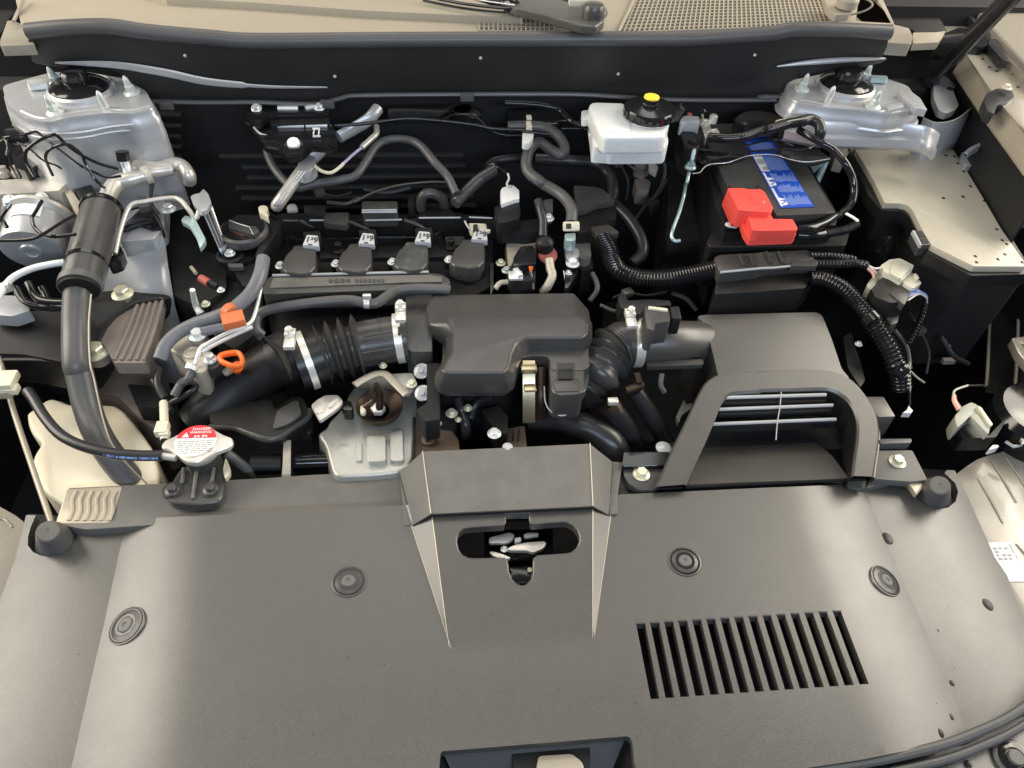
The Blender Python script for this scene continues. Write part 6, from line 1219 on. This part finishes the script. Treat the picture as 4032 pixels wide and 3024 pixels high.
slab('bar_sheet', S2, [(700, 780), (860, 750), (1100, 750), (1500, 800), (1300, 880), (900, 950), (780, 1000), (640, 880)], .186, .005, GLOSS, None, bevel=.001, label='glossy black strap between the hold-down bar and the cables', cat='strap')
jr = thing('hold_down_rod', 'pale teal threaded rod with nut beside the battery', 'rod', PP(G, 1500, 300, .1))
tube('rod', S2, [(590, 700, .215), (560, 850, .205), (525, 1010, .19)], 38, TEAL, jr, rel=False, n=14)
tube('rod', S2, [(500, 1100, .18), (465, 1280, .17), (G, 1555, 60, .15), (G, 1540, 150, .145), (G, 1500, 290, .13), (G, 1455, 410, .12), (G, 1440, 480, .112), (G, 1465, 515, .108), (G, 1510, 515, .108)], 30, TEAL, jr, rel=False, n=14, r2=34)
obj('flange_nut', merge(lathev([(.0095, 0), (.0095, .002), (.007, .005)], PP(S2, 520, 1020, .187), n=24), lathev([(.007, .003), (.007, .008), (.006, .009)], PP(S2, 520, 1020, .187), n=6)), TEAL, jr)
tag(obj('hold_down_rod', merge(sweep([PP(D, 560, 1310, .15), PP(D, 480, 1500, .12)], [.006] * 2, 12), slabv(D, [(410, 1340), (500, 1330), (560, 1300), (470, 1390), (420, 1375)], .152, .006, 0, 0)), TEAL), 'pale teal rod between battery and fuse box', 'rod')
ns = thing('battery_sensor', 'black battery sensor with clear cap and brass terminal clamps', 'battery sensor', PP(S2, 500, 450, .18))
slab('sensor_body', S2, [(335, 280), (400, 240), (660, 250), (720, 420), (690, 640), (620, 680), (500, 680), (420, 640), (360, 450)], .218, .05, MATTE, ns, bevel=.004, seg=3)
slab('clear_cap', S2, [(335, 230), (370, 150), (430, 110), (670, 125), (690, 180), (680, 275), (620, 225), (430, 215), (370, 265)], .235, .02, CLEAR, ns, bevel=.003)
obj('red_dot', lathev([(0.0045, 0.0000), (0.0040, 0.0020), (0.0015, 0.0030)], PP(S2, 510, 95, .232), n=16), REDD, ns)
obj('dark_recess', lathev([(0.0099, 0.0000), (0.0099, 0.0009)], PP(S2, 590, 570, .2185), n=28), GLOSS, ns)
obj('clamp_ring', merge(lathev([(.010, 0), (.010, .005), (.007, .006), (.0065, .003)], PP(S2, 770, 260, .222), n=24), lathev([(.007, 0), (.007, .012), (.004, .014)], PP(S2, 905, 230, .222), n=18)), CHROME, ns)
obj('clamp_jaws', merge(slabv(S2, [(720, 300), (850, 270), (890, 340), (960, 430), (900, 440), (840, 400), (790, 520), (760, 430)], .216, .012, 0, .002), slabv(S2, [(880, 350), (990, 330), (1050, 430), (900, 420)], .222, .012, 0, .002)), CHROME, ns, bevel=.002)
tube('bolt_stud', S2, [(735, 100, .245), (738, 200, .228)], 22, CAST, ns, rel=False, n=12); obj('ring_eye', lathev([(0.0065, 0.0000), (0.0070, 0.0030), (0.0030, 0.0060)], PP(S2, 730, 40, .25), n=20), GLOSS, ns)
tag(obj('insulation_pad', slabv(D, [(-200, 960), (-120, 900), (0, 890), (130, 910), (230, 960), (200, 1020), (60, 1000), (-100, 1010)], .215, .03, 0, .02), RUB, bevel=.008, seg=3), 'dark foam pad behind the battery below the cowl', 'foam pad')

# ============================================================ fuse box
fb = thing('fuse_box', 'large beige-grey fuse box lid on a black housing at the right', 'fuse box', PP(H, 1600, 500, -.05))
LID = [(D, 800, 1222), (D, 1600, 1222), (H, 1745, 0), (H, 1880, 225), (H, 2000, 430), (H, 2190, 700), (H, 2190, 724), (H, 1770, 722), (H, 1620, 650), (H, 1425, 550), (H, 1340, 410), (H, 1262, 255), (H, 1225, 222), (H, 1170, 208), (H, 1040, 206), (H, 950, 20)]
LIDM = mat('satin_lid_plastic', (0.46, 0.42, 0.33), 0.42, bump=.25, bscale=1500, var=.05, vscale=5)
slab('lid', D, LID, .170, .012, LIDM, fb, bevel=.0015, seg=2, rnd=.002)
RIM = [(D, 745, 1250), (D, 790, 1222), (D, 1600, 1210), (H, 1760, -10), (H, 2230, 730), (H, 2230, 785), (H, 1740, 800), (H, 1560, 700), (H, 1385, 610), (H, 1300, 440), (H, 1235, 310), (H, 1190, 272), (H, 1010, 262), (H, 900, 130), (D, 870, 1500)]
slab('lid_rim', D, RIM, .160, .022, MATTE, fb, bevel=.004, seg=3, rnd=.004)
slab('box_body', D, [(790, 1290), (1600, 1230), (H, 1780, 0), (H, 2230, 740), (H, 2200, 790), (H, 1740, 790), (H, 1340, 600), (H, 1240, 330), (H, 1000, 260)], .142, .20, DARK, fb, bevel=.006, taper=-.06, rnd=.006)
for y in (170, 300, 430): obj('housing_rib', sweep([PP(D, 800 + y * .3, 1380 + y * .55, .15), PP(D, 880 + y * .3, 1360 + y * .55, .15)], [.002] * 2, 6), PLAS, fb)
obj('latch', merge(slabv(H, [(1265, 430), (1350, 430), (1420, 545), (1330, 550)], .168, .02, 0, .001)), PLAS, fb, bevel=.001)
obj('latch_holes', merge(slabv(H, [(1305, 440), (1345, 440), (1375, 480), (1325, 482)], .1686, .001, 0, 0), slabv(H, [(1330, 495), (1378, 495), (1400, 535), (1350, 537)], .1686, .001, 0, 0)), BLK, fb)
obj('latch_wall', merge(slabv(H, [(1265, 430), (1285, 430), (1345, 548), (1330, 550)], .171, .006, 0, 0)), CLEAR, fb)
tag(obj('relay_cover', merge(lathev([(.045, -.05), (.042, -.01), (.032, .010), (.014, .016), (.003, .017)], PP(H, 1080, 440, .09), n=36), lathev([(.008, 0), (.007, .006)], PP(H, 985, 590, .10), n=14)), GLOSS), 'glossy black domed cover left of the fuse box', 'cover')
tag(obj('beige_back_plate', slabv(D, [(630, 1140), (760, 1130), (745, 1250), (720, 1290), (640, 1270)], .16, .03, 0, .003), BEIGEP, bevel=.003), 'beige plate behind the cable between battery and fuse box', 'plate')
tag(obj('shadowed_sill', slabv(D, [(770, 1125), (1000, 1135), (1500, 1190), (1520, 1230), (760, 1222)], .165, .02, 0, .002), BROWN, bevel=.003), 'brownish sill between silver apron and fuse box lid', 'sill')
tag(obj('rubber_cap', merge(lathev([(0.0091, 0.0000), (0.0097, 0.0065), (0.0065, 0.0117)], PP(D, 630, 1120, .19), n=20)), RUB), 'small black rubber cap beside the cable loop', 'cap')

# ============================================================ brake fluid reservoir
br = thing('brake_reservoir', 'white brake fluid reservoir with black ribbed cap and yellow centre', 'brake fluid reservoir', PP(C, 950, 1050, .18))
slab('tank_upper', C, [(658, 870), (672, 838), (710, 828), (945, 835), (975, 880), (1040, 900), (1300, 960), (1325, 990), (1290, 1070), (1292, 1108), (1240, 1118), (790, 1120), (745, 1080), (690, 960)], .262, .03, WHITE, br, bevel=.008, seg=4, rnd=.006)
slab('tank_lower', C, [(660, 900), (1295, 1060), (1310, 1150), (1305, 1185), (1280, 1207), (850, 1210), (820, 1204), (735, 1200), (695, 1195), (685, 1080)], .236, .028, WHITE, br, bevel=.004, seg=3, rnd=.006)
slab('recess', C, [(760, 900), (960, 900), (1000, 960), (1000, 1070), (800, 1080)], .2635, .004, WHITE, br, bevel=.003, rnd=.004)
cp_ = PP(C, 1158, 885, .278)
rc_ = msz(205 * K_, cp_)
obj('neck', lathev([(rc_ * .85, -.04), (rc_ * .85, 0)], cp_, UP, 36), WHITE, br)
prt = [lathev([(rc_ * .97, -.012), (rc_, -.010), (rc_, 0), (rc_ * .95, .003), (rc_ * .5, .006), (rc_ * .42, .007), (rc_ * .41, .011), (rc_ * .34, .012), (rc_ * .33, .017), (rc_ * .05, .0175)], cp_, UP, 40)]
for i in range(20):
    a = i * math.pi / 10; prt.append(boxv(cp_ + Vector((math.cos(a) * rc_, math.sin(a) * rc_, -.005)), .002, .006, .012, Vector((math.cos(a), math.sin(a), 0)), Vector((-math.sin(a), math.cos(a), 0))))
obj('cap', merge(*prt), GLOSS, br)
obj('yellow_centre', lathev([(rc_ * .31, 0), (rc_ * .30, .002), (.001, .002)], cp_ + UP * .0175, UP, 28), YEL, br)
slab('side_lug', C, [(600, 905), (665, 895), (690, 960), (650, 975), (605, 975)], .245, .012, WHITE, br, bevel=.002)
tube('drain_wire', C, [(665, 1090, .22), (675, 1130, .215), (705, 1150, .212)], 9, WHITE, br, rel=False, n=6)
obj('moulded_star', lathev([(.006, 0), (.005, .002)], PP(C, 1255, 1155, .2365), n=6), CLEAR, br)
tag(obj('reservoir_bracket', merge(slabv(C, [(1340, 870), (1420, 850), (1450, 880), (1400, 960), (1330, 975)], .24, .006, 0, .002), tubev(C, [(1410, 850, .245), (1415, 880, .243), (1440, 900, .24)], 12, rel=False, n=8)), PLAS, bevel=.001), 'dark metal bracket right of the reservoir cap', 'bracket')

# ============================================================ rear centre: bracket, silver strut, pipes
gb = thing('rear_bracket', 'glossy black pressed bracket with two bolts under the cowl', 'bracket', PP(B, 300, 1000, .18))
slab('upper_plate', B, [(-60, 870), (80, 860), (180, 880), (480, 850), (600, 860), (620, 900), (560, 920), (120, 930), (40, 1000), (-60, 950)], .238, .012, GLOSS, gb, bevel=.004)
slab('main_plate', B, [(-80, 990), (40, 1010), (190, 1010), (620, 1000), (660, 1060), (680, 1150), (600, 1180), (460, 1170), (380, 1250), (280, 1260), (200, 1200), (80, 1170), (20, 1100)], .222, .015, GLOSS, gb, bevel=.005)
slab('neck', B, [(100, 920), (600, 905), (620, 1010), (130, 1020)], .228, .02, DARK, gb, bevel=.004)
for a, b in (((195, 885), (360, 885)), ((195, 1030), (410, 1028)), ((425, 1028), (600, 1025)), ((420, 885), (500, 870))):
    z_ = .240 if a[1] < 950 else .2235; obj('pressed_bead', sweep([PP(B, *a, z_), PP(B, *b, z_)], [.0045] * 2, 12), STEEL if a[1] < 950 else SILV, gb)
for x, y in ((22, 870), (535, 862)): bolt(gb, PP(B, x, y + 15, .24), .009, STEEL, (0, -.5, .9))
obj('white_mount', merge(lathev([(0.0156, -0.0062), (0.0146, 0.0000), (0.0104, 0.0010)], PP(B, 325, 1190, .222), Vector((0, -.4, .9)), 28)), RUB, gb)
obj('mount_cap', lathev([(0.0099, 0.0000), (0.0093, 0.0046), (0.0035, 0.0058)], PP(B, 325, 1175, .224), Vector((0, -.4, .9)), 28), WHITE, gb)
obj('white_buckle', merge(boxv(PP(B, 508, 1050, .232), .012, .003, .003), boxv(PP(B, 488, 1080, .23), .002, .014, .003), boxv(PP(B, 530, 1080, .23), .002, .014, .003), boxv(PP(B, 512, 1112, .226), .012, .003, .003)), WPRINT, gb, bevel=.001)
tube('bracket_edge', B, [(0, 1040, .224), (50, 1090, .222), (120, 1112, .22)], 9, STEEL, gb, rel=False, n=8)
sr = thing('silver_strut', 'silver drive strut with ribbed sleeve slanting down left of the ribs', 'strut', PP(B, 400, 1400, .15))
tube('upper_blade', B, [(1010, 890, .235), (930, 980, .225), (800, 1060, .212), (690, 1120, .205)], 52, SILV, sr, rel=False, n=14, squash=(YD, .35))
tube('lower_blade', B, [(575, 1170, .20), (520, 1240, .19), (470, 1290, .182)], 60, SILV, sr, rel=False, n=14, squash=(YD, .4))
slab('joint', B, [(420, 1240), (500, 1280), (510, 1350), (460, 1390), (400, 1410), (345, 1390), (370, 1300)], .19, .02, SILV, sr, bevel=.006, seg=3)
tube('shaft', B, [(400, 1380, .178), (300, 1520, .165), (200, 1660, .15), (FF, 290, 230, .135)], 50, ALU, sr, rel=False, n=20)
for k in (-26, 0, 26): tube('shaft_groove', B, [(395 + k, 1400, .19), (300 + k, 1520, .177), (200 + k, 1660, .162), (FF, 290 + k, 230, .147)], 7, CLEAR, sr, rel=False, n=6)
cpz = thing('thin_pipe', 'thin cream and lilac striped pipe beside the silver strut', 'pipe', PP(B, 700, 1300, .17))
tube('cream_part', B, [(500, 1360, .19), (560, 1400, .188), (630, 1410, .186), (700, 1365, .188), (730, 1335, .19)], 14, CREAMC, cpz, rel=False, n=10)
tube('lilac_part', B, [(730, 1335, .19), (800, 1270, .194), (880, 1205, .198)], 12, PURP, cpz, rel=False, n=10)
tube('silver_part', B, [(880, 1205, .198), (950, 1140, .203), (1000, 1090, .207), (1000, 1030, .21)], 24, ALU, cpz, rel=False, n=12)
def bt2(lab, spec, r, m=RUB, T=B, cat='hose'): tube('black_hose', T, spec, r, m, None, lab, cat, rel=False, n=16, sub=10)
bt2('black hose looping from the rear bracket under the strut to the engine', [(100, 1130, .20), (120, 1280, .18), (200, 1420, .165), (330, 1530, .155), (500, 1500, .16), (700, 1470, .165), (830, 1430, .17), (920, 1310, .18), (1000, 1190, .19), (1100, 1140, .193), (1250, 1140, .193), (1360, 1190, .19), (1470, 1320, .18), (1580, 1440, .165), (1650, 1580, .15)], 34, RUBG)
bt2('thin glossy black pipe running across under the cowl', [(660, 1025, .225), (900, 1010, .226), (1230, 970, .228), (1500, 985, .226), (1800, 1020, .222), (1950, 1050, .218), (2177, 1060, .216), (C, 150, 1075, .214), (C, 350, 1095, .21)], 14, GLOSS, cat='pipe')
bt2('second thin glossy pipe just below the first near the centre', [(1540, 975, .228), (1650, 935, .23), (1800, 950, .228), (1960, 1080, .212), (2100, 1105, .21), (C, 0, 1105, .21), (C, 330, 1105, .205)], 10, GLOSS, cat='pipe')
bt2('glossy black pipe curving toward the white reservoir', [(B, 2050, 840, .235), (C, 100, 845, .235), (C, 280, 860, .235), (C, 420, 900, .23), (C, 520, 990, .225), (C, 620, 1040, .22)], 22, GLOSS, cat='pipe')
bt2('black pipe pair lying left of the white reservoir', [(C, 350, 1000, .222), (C, 450, 985, .222), (C, 620, 1000, .222)], 10, GLOSS, cat='pipe'); bt2('lower black pipe left of the white reservoir', [(C, 440, 1050, .215), (C, 550, 1048, .215), (C, 640, 1055, .215)], 9, GLOSS, cat='pipe')
bt2('faint thin cable arching across the dark gap behind the engine', [(820, 1650, .15), (980, 1570, .155), (1200, 1510, .158), (1450, 1485, .158), (1600, 1490, .155)], 9, PLAS, cat='cable')
tube('corrugated_tube', B, [(1960, 1390, .155), (1850, 1460, .15), (1760, 1540, .145), (1640, 1660, .135)], 46, PLAS, None, 'short corrugated tube slanting down to the harness rail', 'corrugated tube', rel=False, n=20, corr=(.14, .0042, 0, 1))
tag(obj('pipe_union', merge(lathev([(.028, 0), (.028, .006), (.02, .010), (.012, .010)], PP(B, 1730, 940, .20), n=28), lathev([(.02, 0), (.018, .02)], PP(B, 1690, 970, .19), n=20)), GLOSS), 'glossy black round union under the cowl centre', 'pipe union')
tag(obj('booster_shadow', merge(slabv(C, [(0, 880), (300, 870), (450, 930), (420, 1010), (0, 1010)], .19, .03, 0, .01)), GLOSS, bevel=.006), 'dark glossy brake booster shoulder left of the reservoir', 'brake booster')
tag(obj('bulkhead_plate', slabv(B, [(1090, 860), (1640, 850), (1500, 960), (1100, 960)], .22, .01, 0, .004), GLOSS, bevel=.003), 'dark glossy plate under the cowl between bracket and pipe union', 'plate')
ml_ = thing('selector_linkage', 'dim brown and grey linkage pieces deep below the reservoir', 'linkage', PP(C, 1150, 1400, .05))
slab('link_plate', C, [(1040, 1230), (1120, 1220), (1180, 1300), (1120, 1350), (1040, 1320)], .13, .03, BROWN, ml_, bevel=.004)
slab('link_plate', C, [(1030, 1460), (1100, 1440), (1170, 1480), (1150, 1560), (1050, 1550)], .10, .03, BROWN, ml_, bevel=.004)
slab('bright_link', C, [(1150, 1310), (1180, 1290), (1230, 1370), (1210, 1410), (1150, 1370)], .14, .01, ALU, ml_, bevel=.003)
tube('link_cable', C, [(920, 1250, .15), (980, 1340, .14), (1080, 1400, .135), (1160, 1410, .13)], 10, RUBG, ml_, rel=False, n=8)
tube('link_cable', G, [(1400, 20, .12), (1330, 130, .11), (1240, 210, .10), (1140, 340, .09)], 14, RUB, ml_, rel=False, n=8)
slab('cable_anchor', G, [(1230, 180), (1290, 140), (1350, 200), (1280, 240)], .105, .02, MATTE, ml_, bevel=.004)

# ============================================================ heat shield, bowl and lower front parts
hs = thing('heat_shield', 'pressed grey steel heat shield with raised rectangular bosses', 'heat shield', PP(J, 1050, 700, -.08))
slab('shield_sheet', J, [(620, 640), (700, 590), (720, 540), (830, 430), (900, 270), (1100, 150), (1400, 130), (1440, 400), (1440, 520), (1405, 700), (1400, 860), (1300, 950), (1100, 975), (760, 990), (720, 850), (690, 730)], -.002, .05, SHIELD, hs, bevel=.012, seg=5, rnd=.012, taper=.08)
obj('round_boss', lathev([(0.0200, -0.0050), (0.0170, 0.0020), (0.0100, 0.0040), (0.0015, 0.0043)], PP(J, 830, 780, -.006), n=32), SHIELD, hs)
slab('raised_boss', J, [(1020, 650), (1180, 650), (1185, 860), (1030, 870)], .008, .014, SHIELD, hs, bevel=.005, seg=4, rnd=.006)
slab('raised_boss', J, [(1215, 620), (1320, 600), (1330, 860), (1215, 860)], .005, .014, SHIELD, hs, bevel=.005, seg=4, rnd=.006)
slab('raised_boss', J, [(930, 700), (985, 700), (985, 860), (935, 860)], .002, .012, SHIELD, hs, bevel=.004, seg=3, rnd=.005)
slab('sheet_edge', J, [(1400, 500), (1425, 500), (1408, 850), (1395, 850)], .006, .01, DARK, hs, bevel=.001)
bwl = thing('oxygen_sensor', 'brownish oxygen sensor standing in a copper coloured bowl', 'sensor', PP(J, 1130, 420, .0))
bc = PP(J, 1128, 405, .026); brr = msz(190 * K_, bc)
obj('bowl', lathev([(brr * .9, -.012), (brr * 1.0, -.002), (brr, 0), (brr * .92, -.001), (brr * .7, -.008), (brr * .4, -.012), (brr * .05, -.012)], bc, UP, 44), COPP, bwl)
tube('sensor_stem', J, [(1125, 470, .02), (1130, 390, .038), (1130, 310, .055), (1095, 235, .07)], 34, COPP, bwl, rel=False, n=16, r2=26)
obj('sensor_hex', lathev([(0.0104, 0.0000), (0.0104, 0.0065), (0.0065, 0.0091)], PP(J, 1120, 450, .022), n=6), CHROME, bwl)
tube('sensor_lead', J, [(1095, 235, .07), (1070, 300, .06), (1080, 360, .05), (1000, 420, .04)], 18, COPP, bwl, rel=False, n=10)
slab('brass_tag', J, [(970, 410), (1000, 400), (1020, 450), (1010, 475), (970, 470)], .034, .006, BOLT, bwl, bevel=.002)
slab('lead_plug', J, [(820, 370), (890, 362), (915, 420), (900, 455), (820, 445)], .03, .02, GLOSS, bwl, bevel=.003)
br_ = thing('shield_bracket', 'bent pale bracket strip above the oxygen sensor', 'bracket', PP(J, 1150, 180, .05))
obj('strip', sweep(curvepts(J, [(925, 240), (1000, 195), (1100, 150), (1170, 150), (1220, 190), (1300, 270), (1350, 320)], 26, z=.055), [.006] * 26, 10, squash=(UP, .4)), CAST, br_)
slab('plate', J, [(1230, 150), (1400, 140), (1440, 240), (1360, 330), (1290, 240)], .05, .004, SHIELD, br_, bevel=.001)
bolt(br_, PP(J, 1390, 235, .055), .008, BOLT); bolt(br_, PP(J, 1158, 85, .06), .006, BOLT)
for x, y, l in ((1475, 130, 'upper white plug left of the resonator'), (1485, 310, 'lower white plug left of the resonator')):
    tag(obj('plug', merge(lathev([(.0115, 0), (.0115, .003), (.008, .005)], PP(J, x, y, .055), Vector((-.2, -.4, .8)), 24), lathev([(.005, .004), (.005, .009)], PP(J, x, y, .055), Vector((-.2, -.4, .8)), 6)), CLEAR), l, 'plug')
dt = thing('duct_cover', 'dark moulded cover with rolled edge under the intake duct', 'cover', PP(J, 250, 500, .0))
slab('cover_top', J, [(-260, 330), (0, 380), (250, 350), (270, 450), (400, 345), (470, 325), (510, 350), (545, 440), (540, 490), (410, 580), (300, 650), (220, 665), (60, 615), (-60, 570), (-260, 560)], .02, .03, MATTE, dt, bevel=.006, seg=3, rnd=.01)
slab('raised_arm', J, [(290, 450), (430, 365), (465, 370), (495, 480), (380, 560), (250, 600)], .024, .01, PLAS, dt, bevel=.005, seg=3, rnd=.006)
obj('rolled_edge', sweep(curvepts(J, [(-260, 590), (-60, 585), (60, 630), (200, 680), (300, 665), (400, 600), (530, 510), (560, 450)], 40, z=.014), [.0055] * 40, 12), PLAS, dt)
slab('edge_flange', J, [(540, 440), (590, 560), (560, 640), (420, 640), (400, 600), (520, 520)], .0, .03, GLOSS, dt, bevel=.005)
stt = thing('pale_tab', 'pale silver ridged tab right of the dark moulded cover', 'tab', PP(J, 700, 430, .0))
slab('tab_plate', J, [(568, 405), (620, 360), (690, 322), (790, 322), (832, 372), (800, 420), (725, 475), (640, 535), (610, 480)], .038, .006, ALU, stt, bevel=.002)
slab('tab_ridge', J, [(690, 400), (770, 340), (800, 350), (720, 430)], .041, .004, ALU, stt, bevel=.002); obj('tab_boss', lathev([(0.0077, 0.0000), (0.0066, 0.0017)], PP(J, 638, 445, .038), n=24), ALU, stt)
lp2 = thing('lower_pipe', 'glossy black lower pipe with cream strap behind the shroud strip', 'pipe', PP(J, 500, 900, -.08))
tube('pipe', J, [(430, 870, -.035), (700, 860, -.035), (800, 860, -.035)], 80, GLOSS, lp2, rel=False, n=28); tube('ribbed_hose', J, [(90, 890, -.035), (340, 885, -.035)], 85, MATTE, lp2, rel=False, n=14)
tube('hose_bend', J, [(-120, 800, .0), (-50, 850, -.01), (50, 930, -.03), (100, 1000, -.05)], 42, RUBG, lp2, rel=False, n=16)
obj('cream_strap', loftv([[PP(J, 345, 690, .0), PP(J, 405, 690, .0)], [PP(J, 340, 850, -.005), PP(J, 402, 850, -.005)], [PP(J, 330, 990, -.02), PP(J, 402, 990, -.02)]], .003), CAST, lp2)
rm = thing('rusty_manifold', 'rusty brown exhaust casting right of the heat shield', 'exhaust casting', PP(J, 1600, 650, -.08))
slab('casting', J, [(1415, 560), (1460, 500), (1600, 520), (1700, 580), (1780, 680), (1780, 800), (1400, 860), (1400, 700)], -.004, .06, RUST, rm, bevel=.01, seg=4, rnd=.01)
bolt(rm, PP(J, 1525, 690, .0), .010, RUST)
tag(obj('black_side_casing', slabv(J, [(1515, 60), (1620, 60), (1620, 520), (1500, 540), (1430, 440), (1515, 380)], .066, .04, 0, .003), DARK, bevel=.003), 'black casing side beside the two pale plugs', 'casing')
lw = thing('turbo_hoses', 'tangle of dark hoses and fittings below the resonator', 'hoses', PP(J, 1900, 500, -.05))
tube('dark_hose', J, [(1760, 330, .04), (1800, 450, .02), (1830, 560, .01), (1840, 660, -.01)], 42, RUB, lw, rel=False, n=16)
tube('dark_hose', J, [(2060, 340, .04), (1960, 360, .03), (1900, 420, .02), (1870, 520, .01)], 34, RUB, lw, rel=False, n=16)
slab('dark_block', J, [(1960, 440), (2100, 400), (2177, 500), (2177, 640), (2080, 620)], .02, .04, DARK, lw, bevel=.005)
for x, y, r_ in ((1718, 475, .009), (1850, 430, .007), (2065, 640, .010), (1610, 555, .005), (1770, 525, .005)): bolt(lw, PP(J, x, y, .03), r_, BOLT if x < 1900 else STEEL)
slab('dark_casing', J, [(1440, 340), (1530, 330), (1720, 340), (1760, 560), (1640, 560), (1430, 450)], .01, .05, DARK, lw, bevel=.006)
tube('red_fitting', J, [(2150, 560, .0), (2130, 650, -.01), (2120, 760, -.03)], 34, COPP, lw, rel=False, n=16)
slab('red_plate', K, [(90, 600), (240, 570), (260, 760), (70, 760)], -.005, .04, RUST, lw, bevel=.004)
for x in (100, 150, 195): tube('brass_line', K, [(x, 590, .01), (x - 8, 700, -.005)], 7, COPP, lw, rel=False, n=8)
hp = tube('charge_hose', K, [(300, 540, -.02), (500, 520, -.005), (700, 570, .0), (850, 640, -.005), (960, 730, -.015), (1010, 860, -.04)], 110, RUB, None, 'thick black hose curving down right of the latch housing', 'hose', rel=False, n=28)
bh = thing('clamped_hose', 'black hose with bronze clamp below the elbow bellows', 'hose', PP(K, 1000, 500, -.05))
tube('hose', K, [(920, 400, .03), (1000, 500, .01), (1080, 620, -.02), (1160, 760, -.06)], 85, RUB, bh, rel=False, n=26); tube('clamp', K, [(905, 385, .033), (955, 440, .022)], 98, COPP, bh, rel=False, n=28)
obj('clamp_screw', boxv(PP(K, 960, 375, .052), .015, .010, .008), CHROME, bh, bevel=.002)
b2 = thing('clamped_hose', 'second black hose with rosy brown fitting right of the bronze clamp', 'hose', PP(K, 1250, 450, -.05))
tube('hose', K, [(1140, 290, .03), (1230, 430, .005), (1310, 560, -.02), (1400, 720, -.05)], 70, RUB, b2, rel=False, n=24); obj('brown_fitting', merge(tubev(K, [(1060, 290, .05), (1200, 240, .05)], 36, rel=False, n=14), boxv(PP(K, 1165, 200, .055), .008, .02, .01)), COPP, b2)
tag(obj('faint_bracket', merge(slabv(K, [(1540, 360), (1560, 400), (1610, 385), (1600, 430), (1520, 490), (1500, 550), (1475, 500)], .01, .01, 0, .002), tubev(K, [(1360, 150, .05), (1350, 240, .04), (1380, 300, .03)], 22, rel=False, n=10)), RUBG, bevel=.001), 'faint grey bracket left of the air scoop arch', 'bracket')
# gearbox mass that closes the view under everything
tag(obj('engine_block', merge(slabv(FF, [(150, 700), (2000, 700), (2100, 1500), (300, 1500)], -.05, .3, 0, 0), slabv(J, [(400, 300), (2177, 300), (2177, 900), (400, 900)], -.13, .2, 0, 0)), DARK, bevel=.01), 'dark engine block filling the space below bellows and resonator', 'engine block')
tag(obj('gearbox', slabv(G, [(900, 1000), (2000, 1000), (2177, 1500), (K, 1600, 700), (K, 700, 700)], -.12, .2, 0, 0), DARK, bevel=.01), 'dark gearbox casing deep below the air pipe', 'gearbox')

# dim wiring looms deep in the gaps
def loom(lab, T, paths, m=PLAS):
    u, v, z = T(*paths[0][0][:2]) + (paths[0][0][2],); t = thing('wiring_loom', lab, 'wiring', PZ(u, v, z), 'dim wiring in the gaps of the bay')
    for k, sp in enumerate(paths): tube('loom_wire', T, sp, 11 + 5 * (k % 3), m if k % 2 else RUB, t, rel=False, n=8)
    x, y, z = paths[0][1]; obj('loom_plug', boxv(PP(T, x, y, z + .006), .016, .013, .010, Vector((1, .4, 0))), PLAS, t, bevel=.0015)
loom('dim wiring under the white reservoir', C, [[(780, 1230, .16), (900, 1330, .14), (980, 1480, .12), (960, 1640, .10)], [(1200, 1230, .15), (1280, 1350, .13), (1260, 1500, .11), (1180, 1640, .09)], [(700, 1220, .15), (760, 1290, .14), (900, 1260, .15)]])
loom('dim wiring behind the airflow pipe', G, [[(960, 980, .08), (1080, 940, .085), (1230, 960, .085), (1400, 930, .085)], [(860, 1040, .06), (1000, 1090, .065), (1150, 1010, .075)], [(1440, 940, .08), (1560, 990, .075), (1640, 1080, .06)]])
loom('dim wiring between fuse box and long corrugated tube', H, [[(1240, 1100, .05), (1330, 1250, .03), (1400, 1420, .01), (1380, 1600, -.01)], [(1120, 1240, .05), (1220, 1380, .03), (1250, 1560, .01)], [(1500, 1300, .02), (1600, 1450, .0), (1720, 1520, -.02)]])
loom('dim wiring behind the left of the harness rail', FF, [[(520, 60, .13), (640, 120, .125), (780, 150, .12), (900, 120, .125)], [(700, 200, .115), (860, 210, .115), (960, 160, .12)], [(1000, 90, .13), (1180, 120, .125), (1380, 80, .13)]])
loom('dim wiring left of the black sleeve bracket', E, [[(1060, 260, .15), (1180, 240, .155), (1270, 320, .145), (1330, 430, .13)], [(1000, 420, .14), (1120, 370, .145), (1250, 350, .145)], [(1240, 40, .18), (1225, 200, .165), (1290, 300, .15)]], GLOSS)
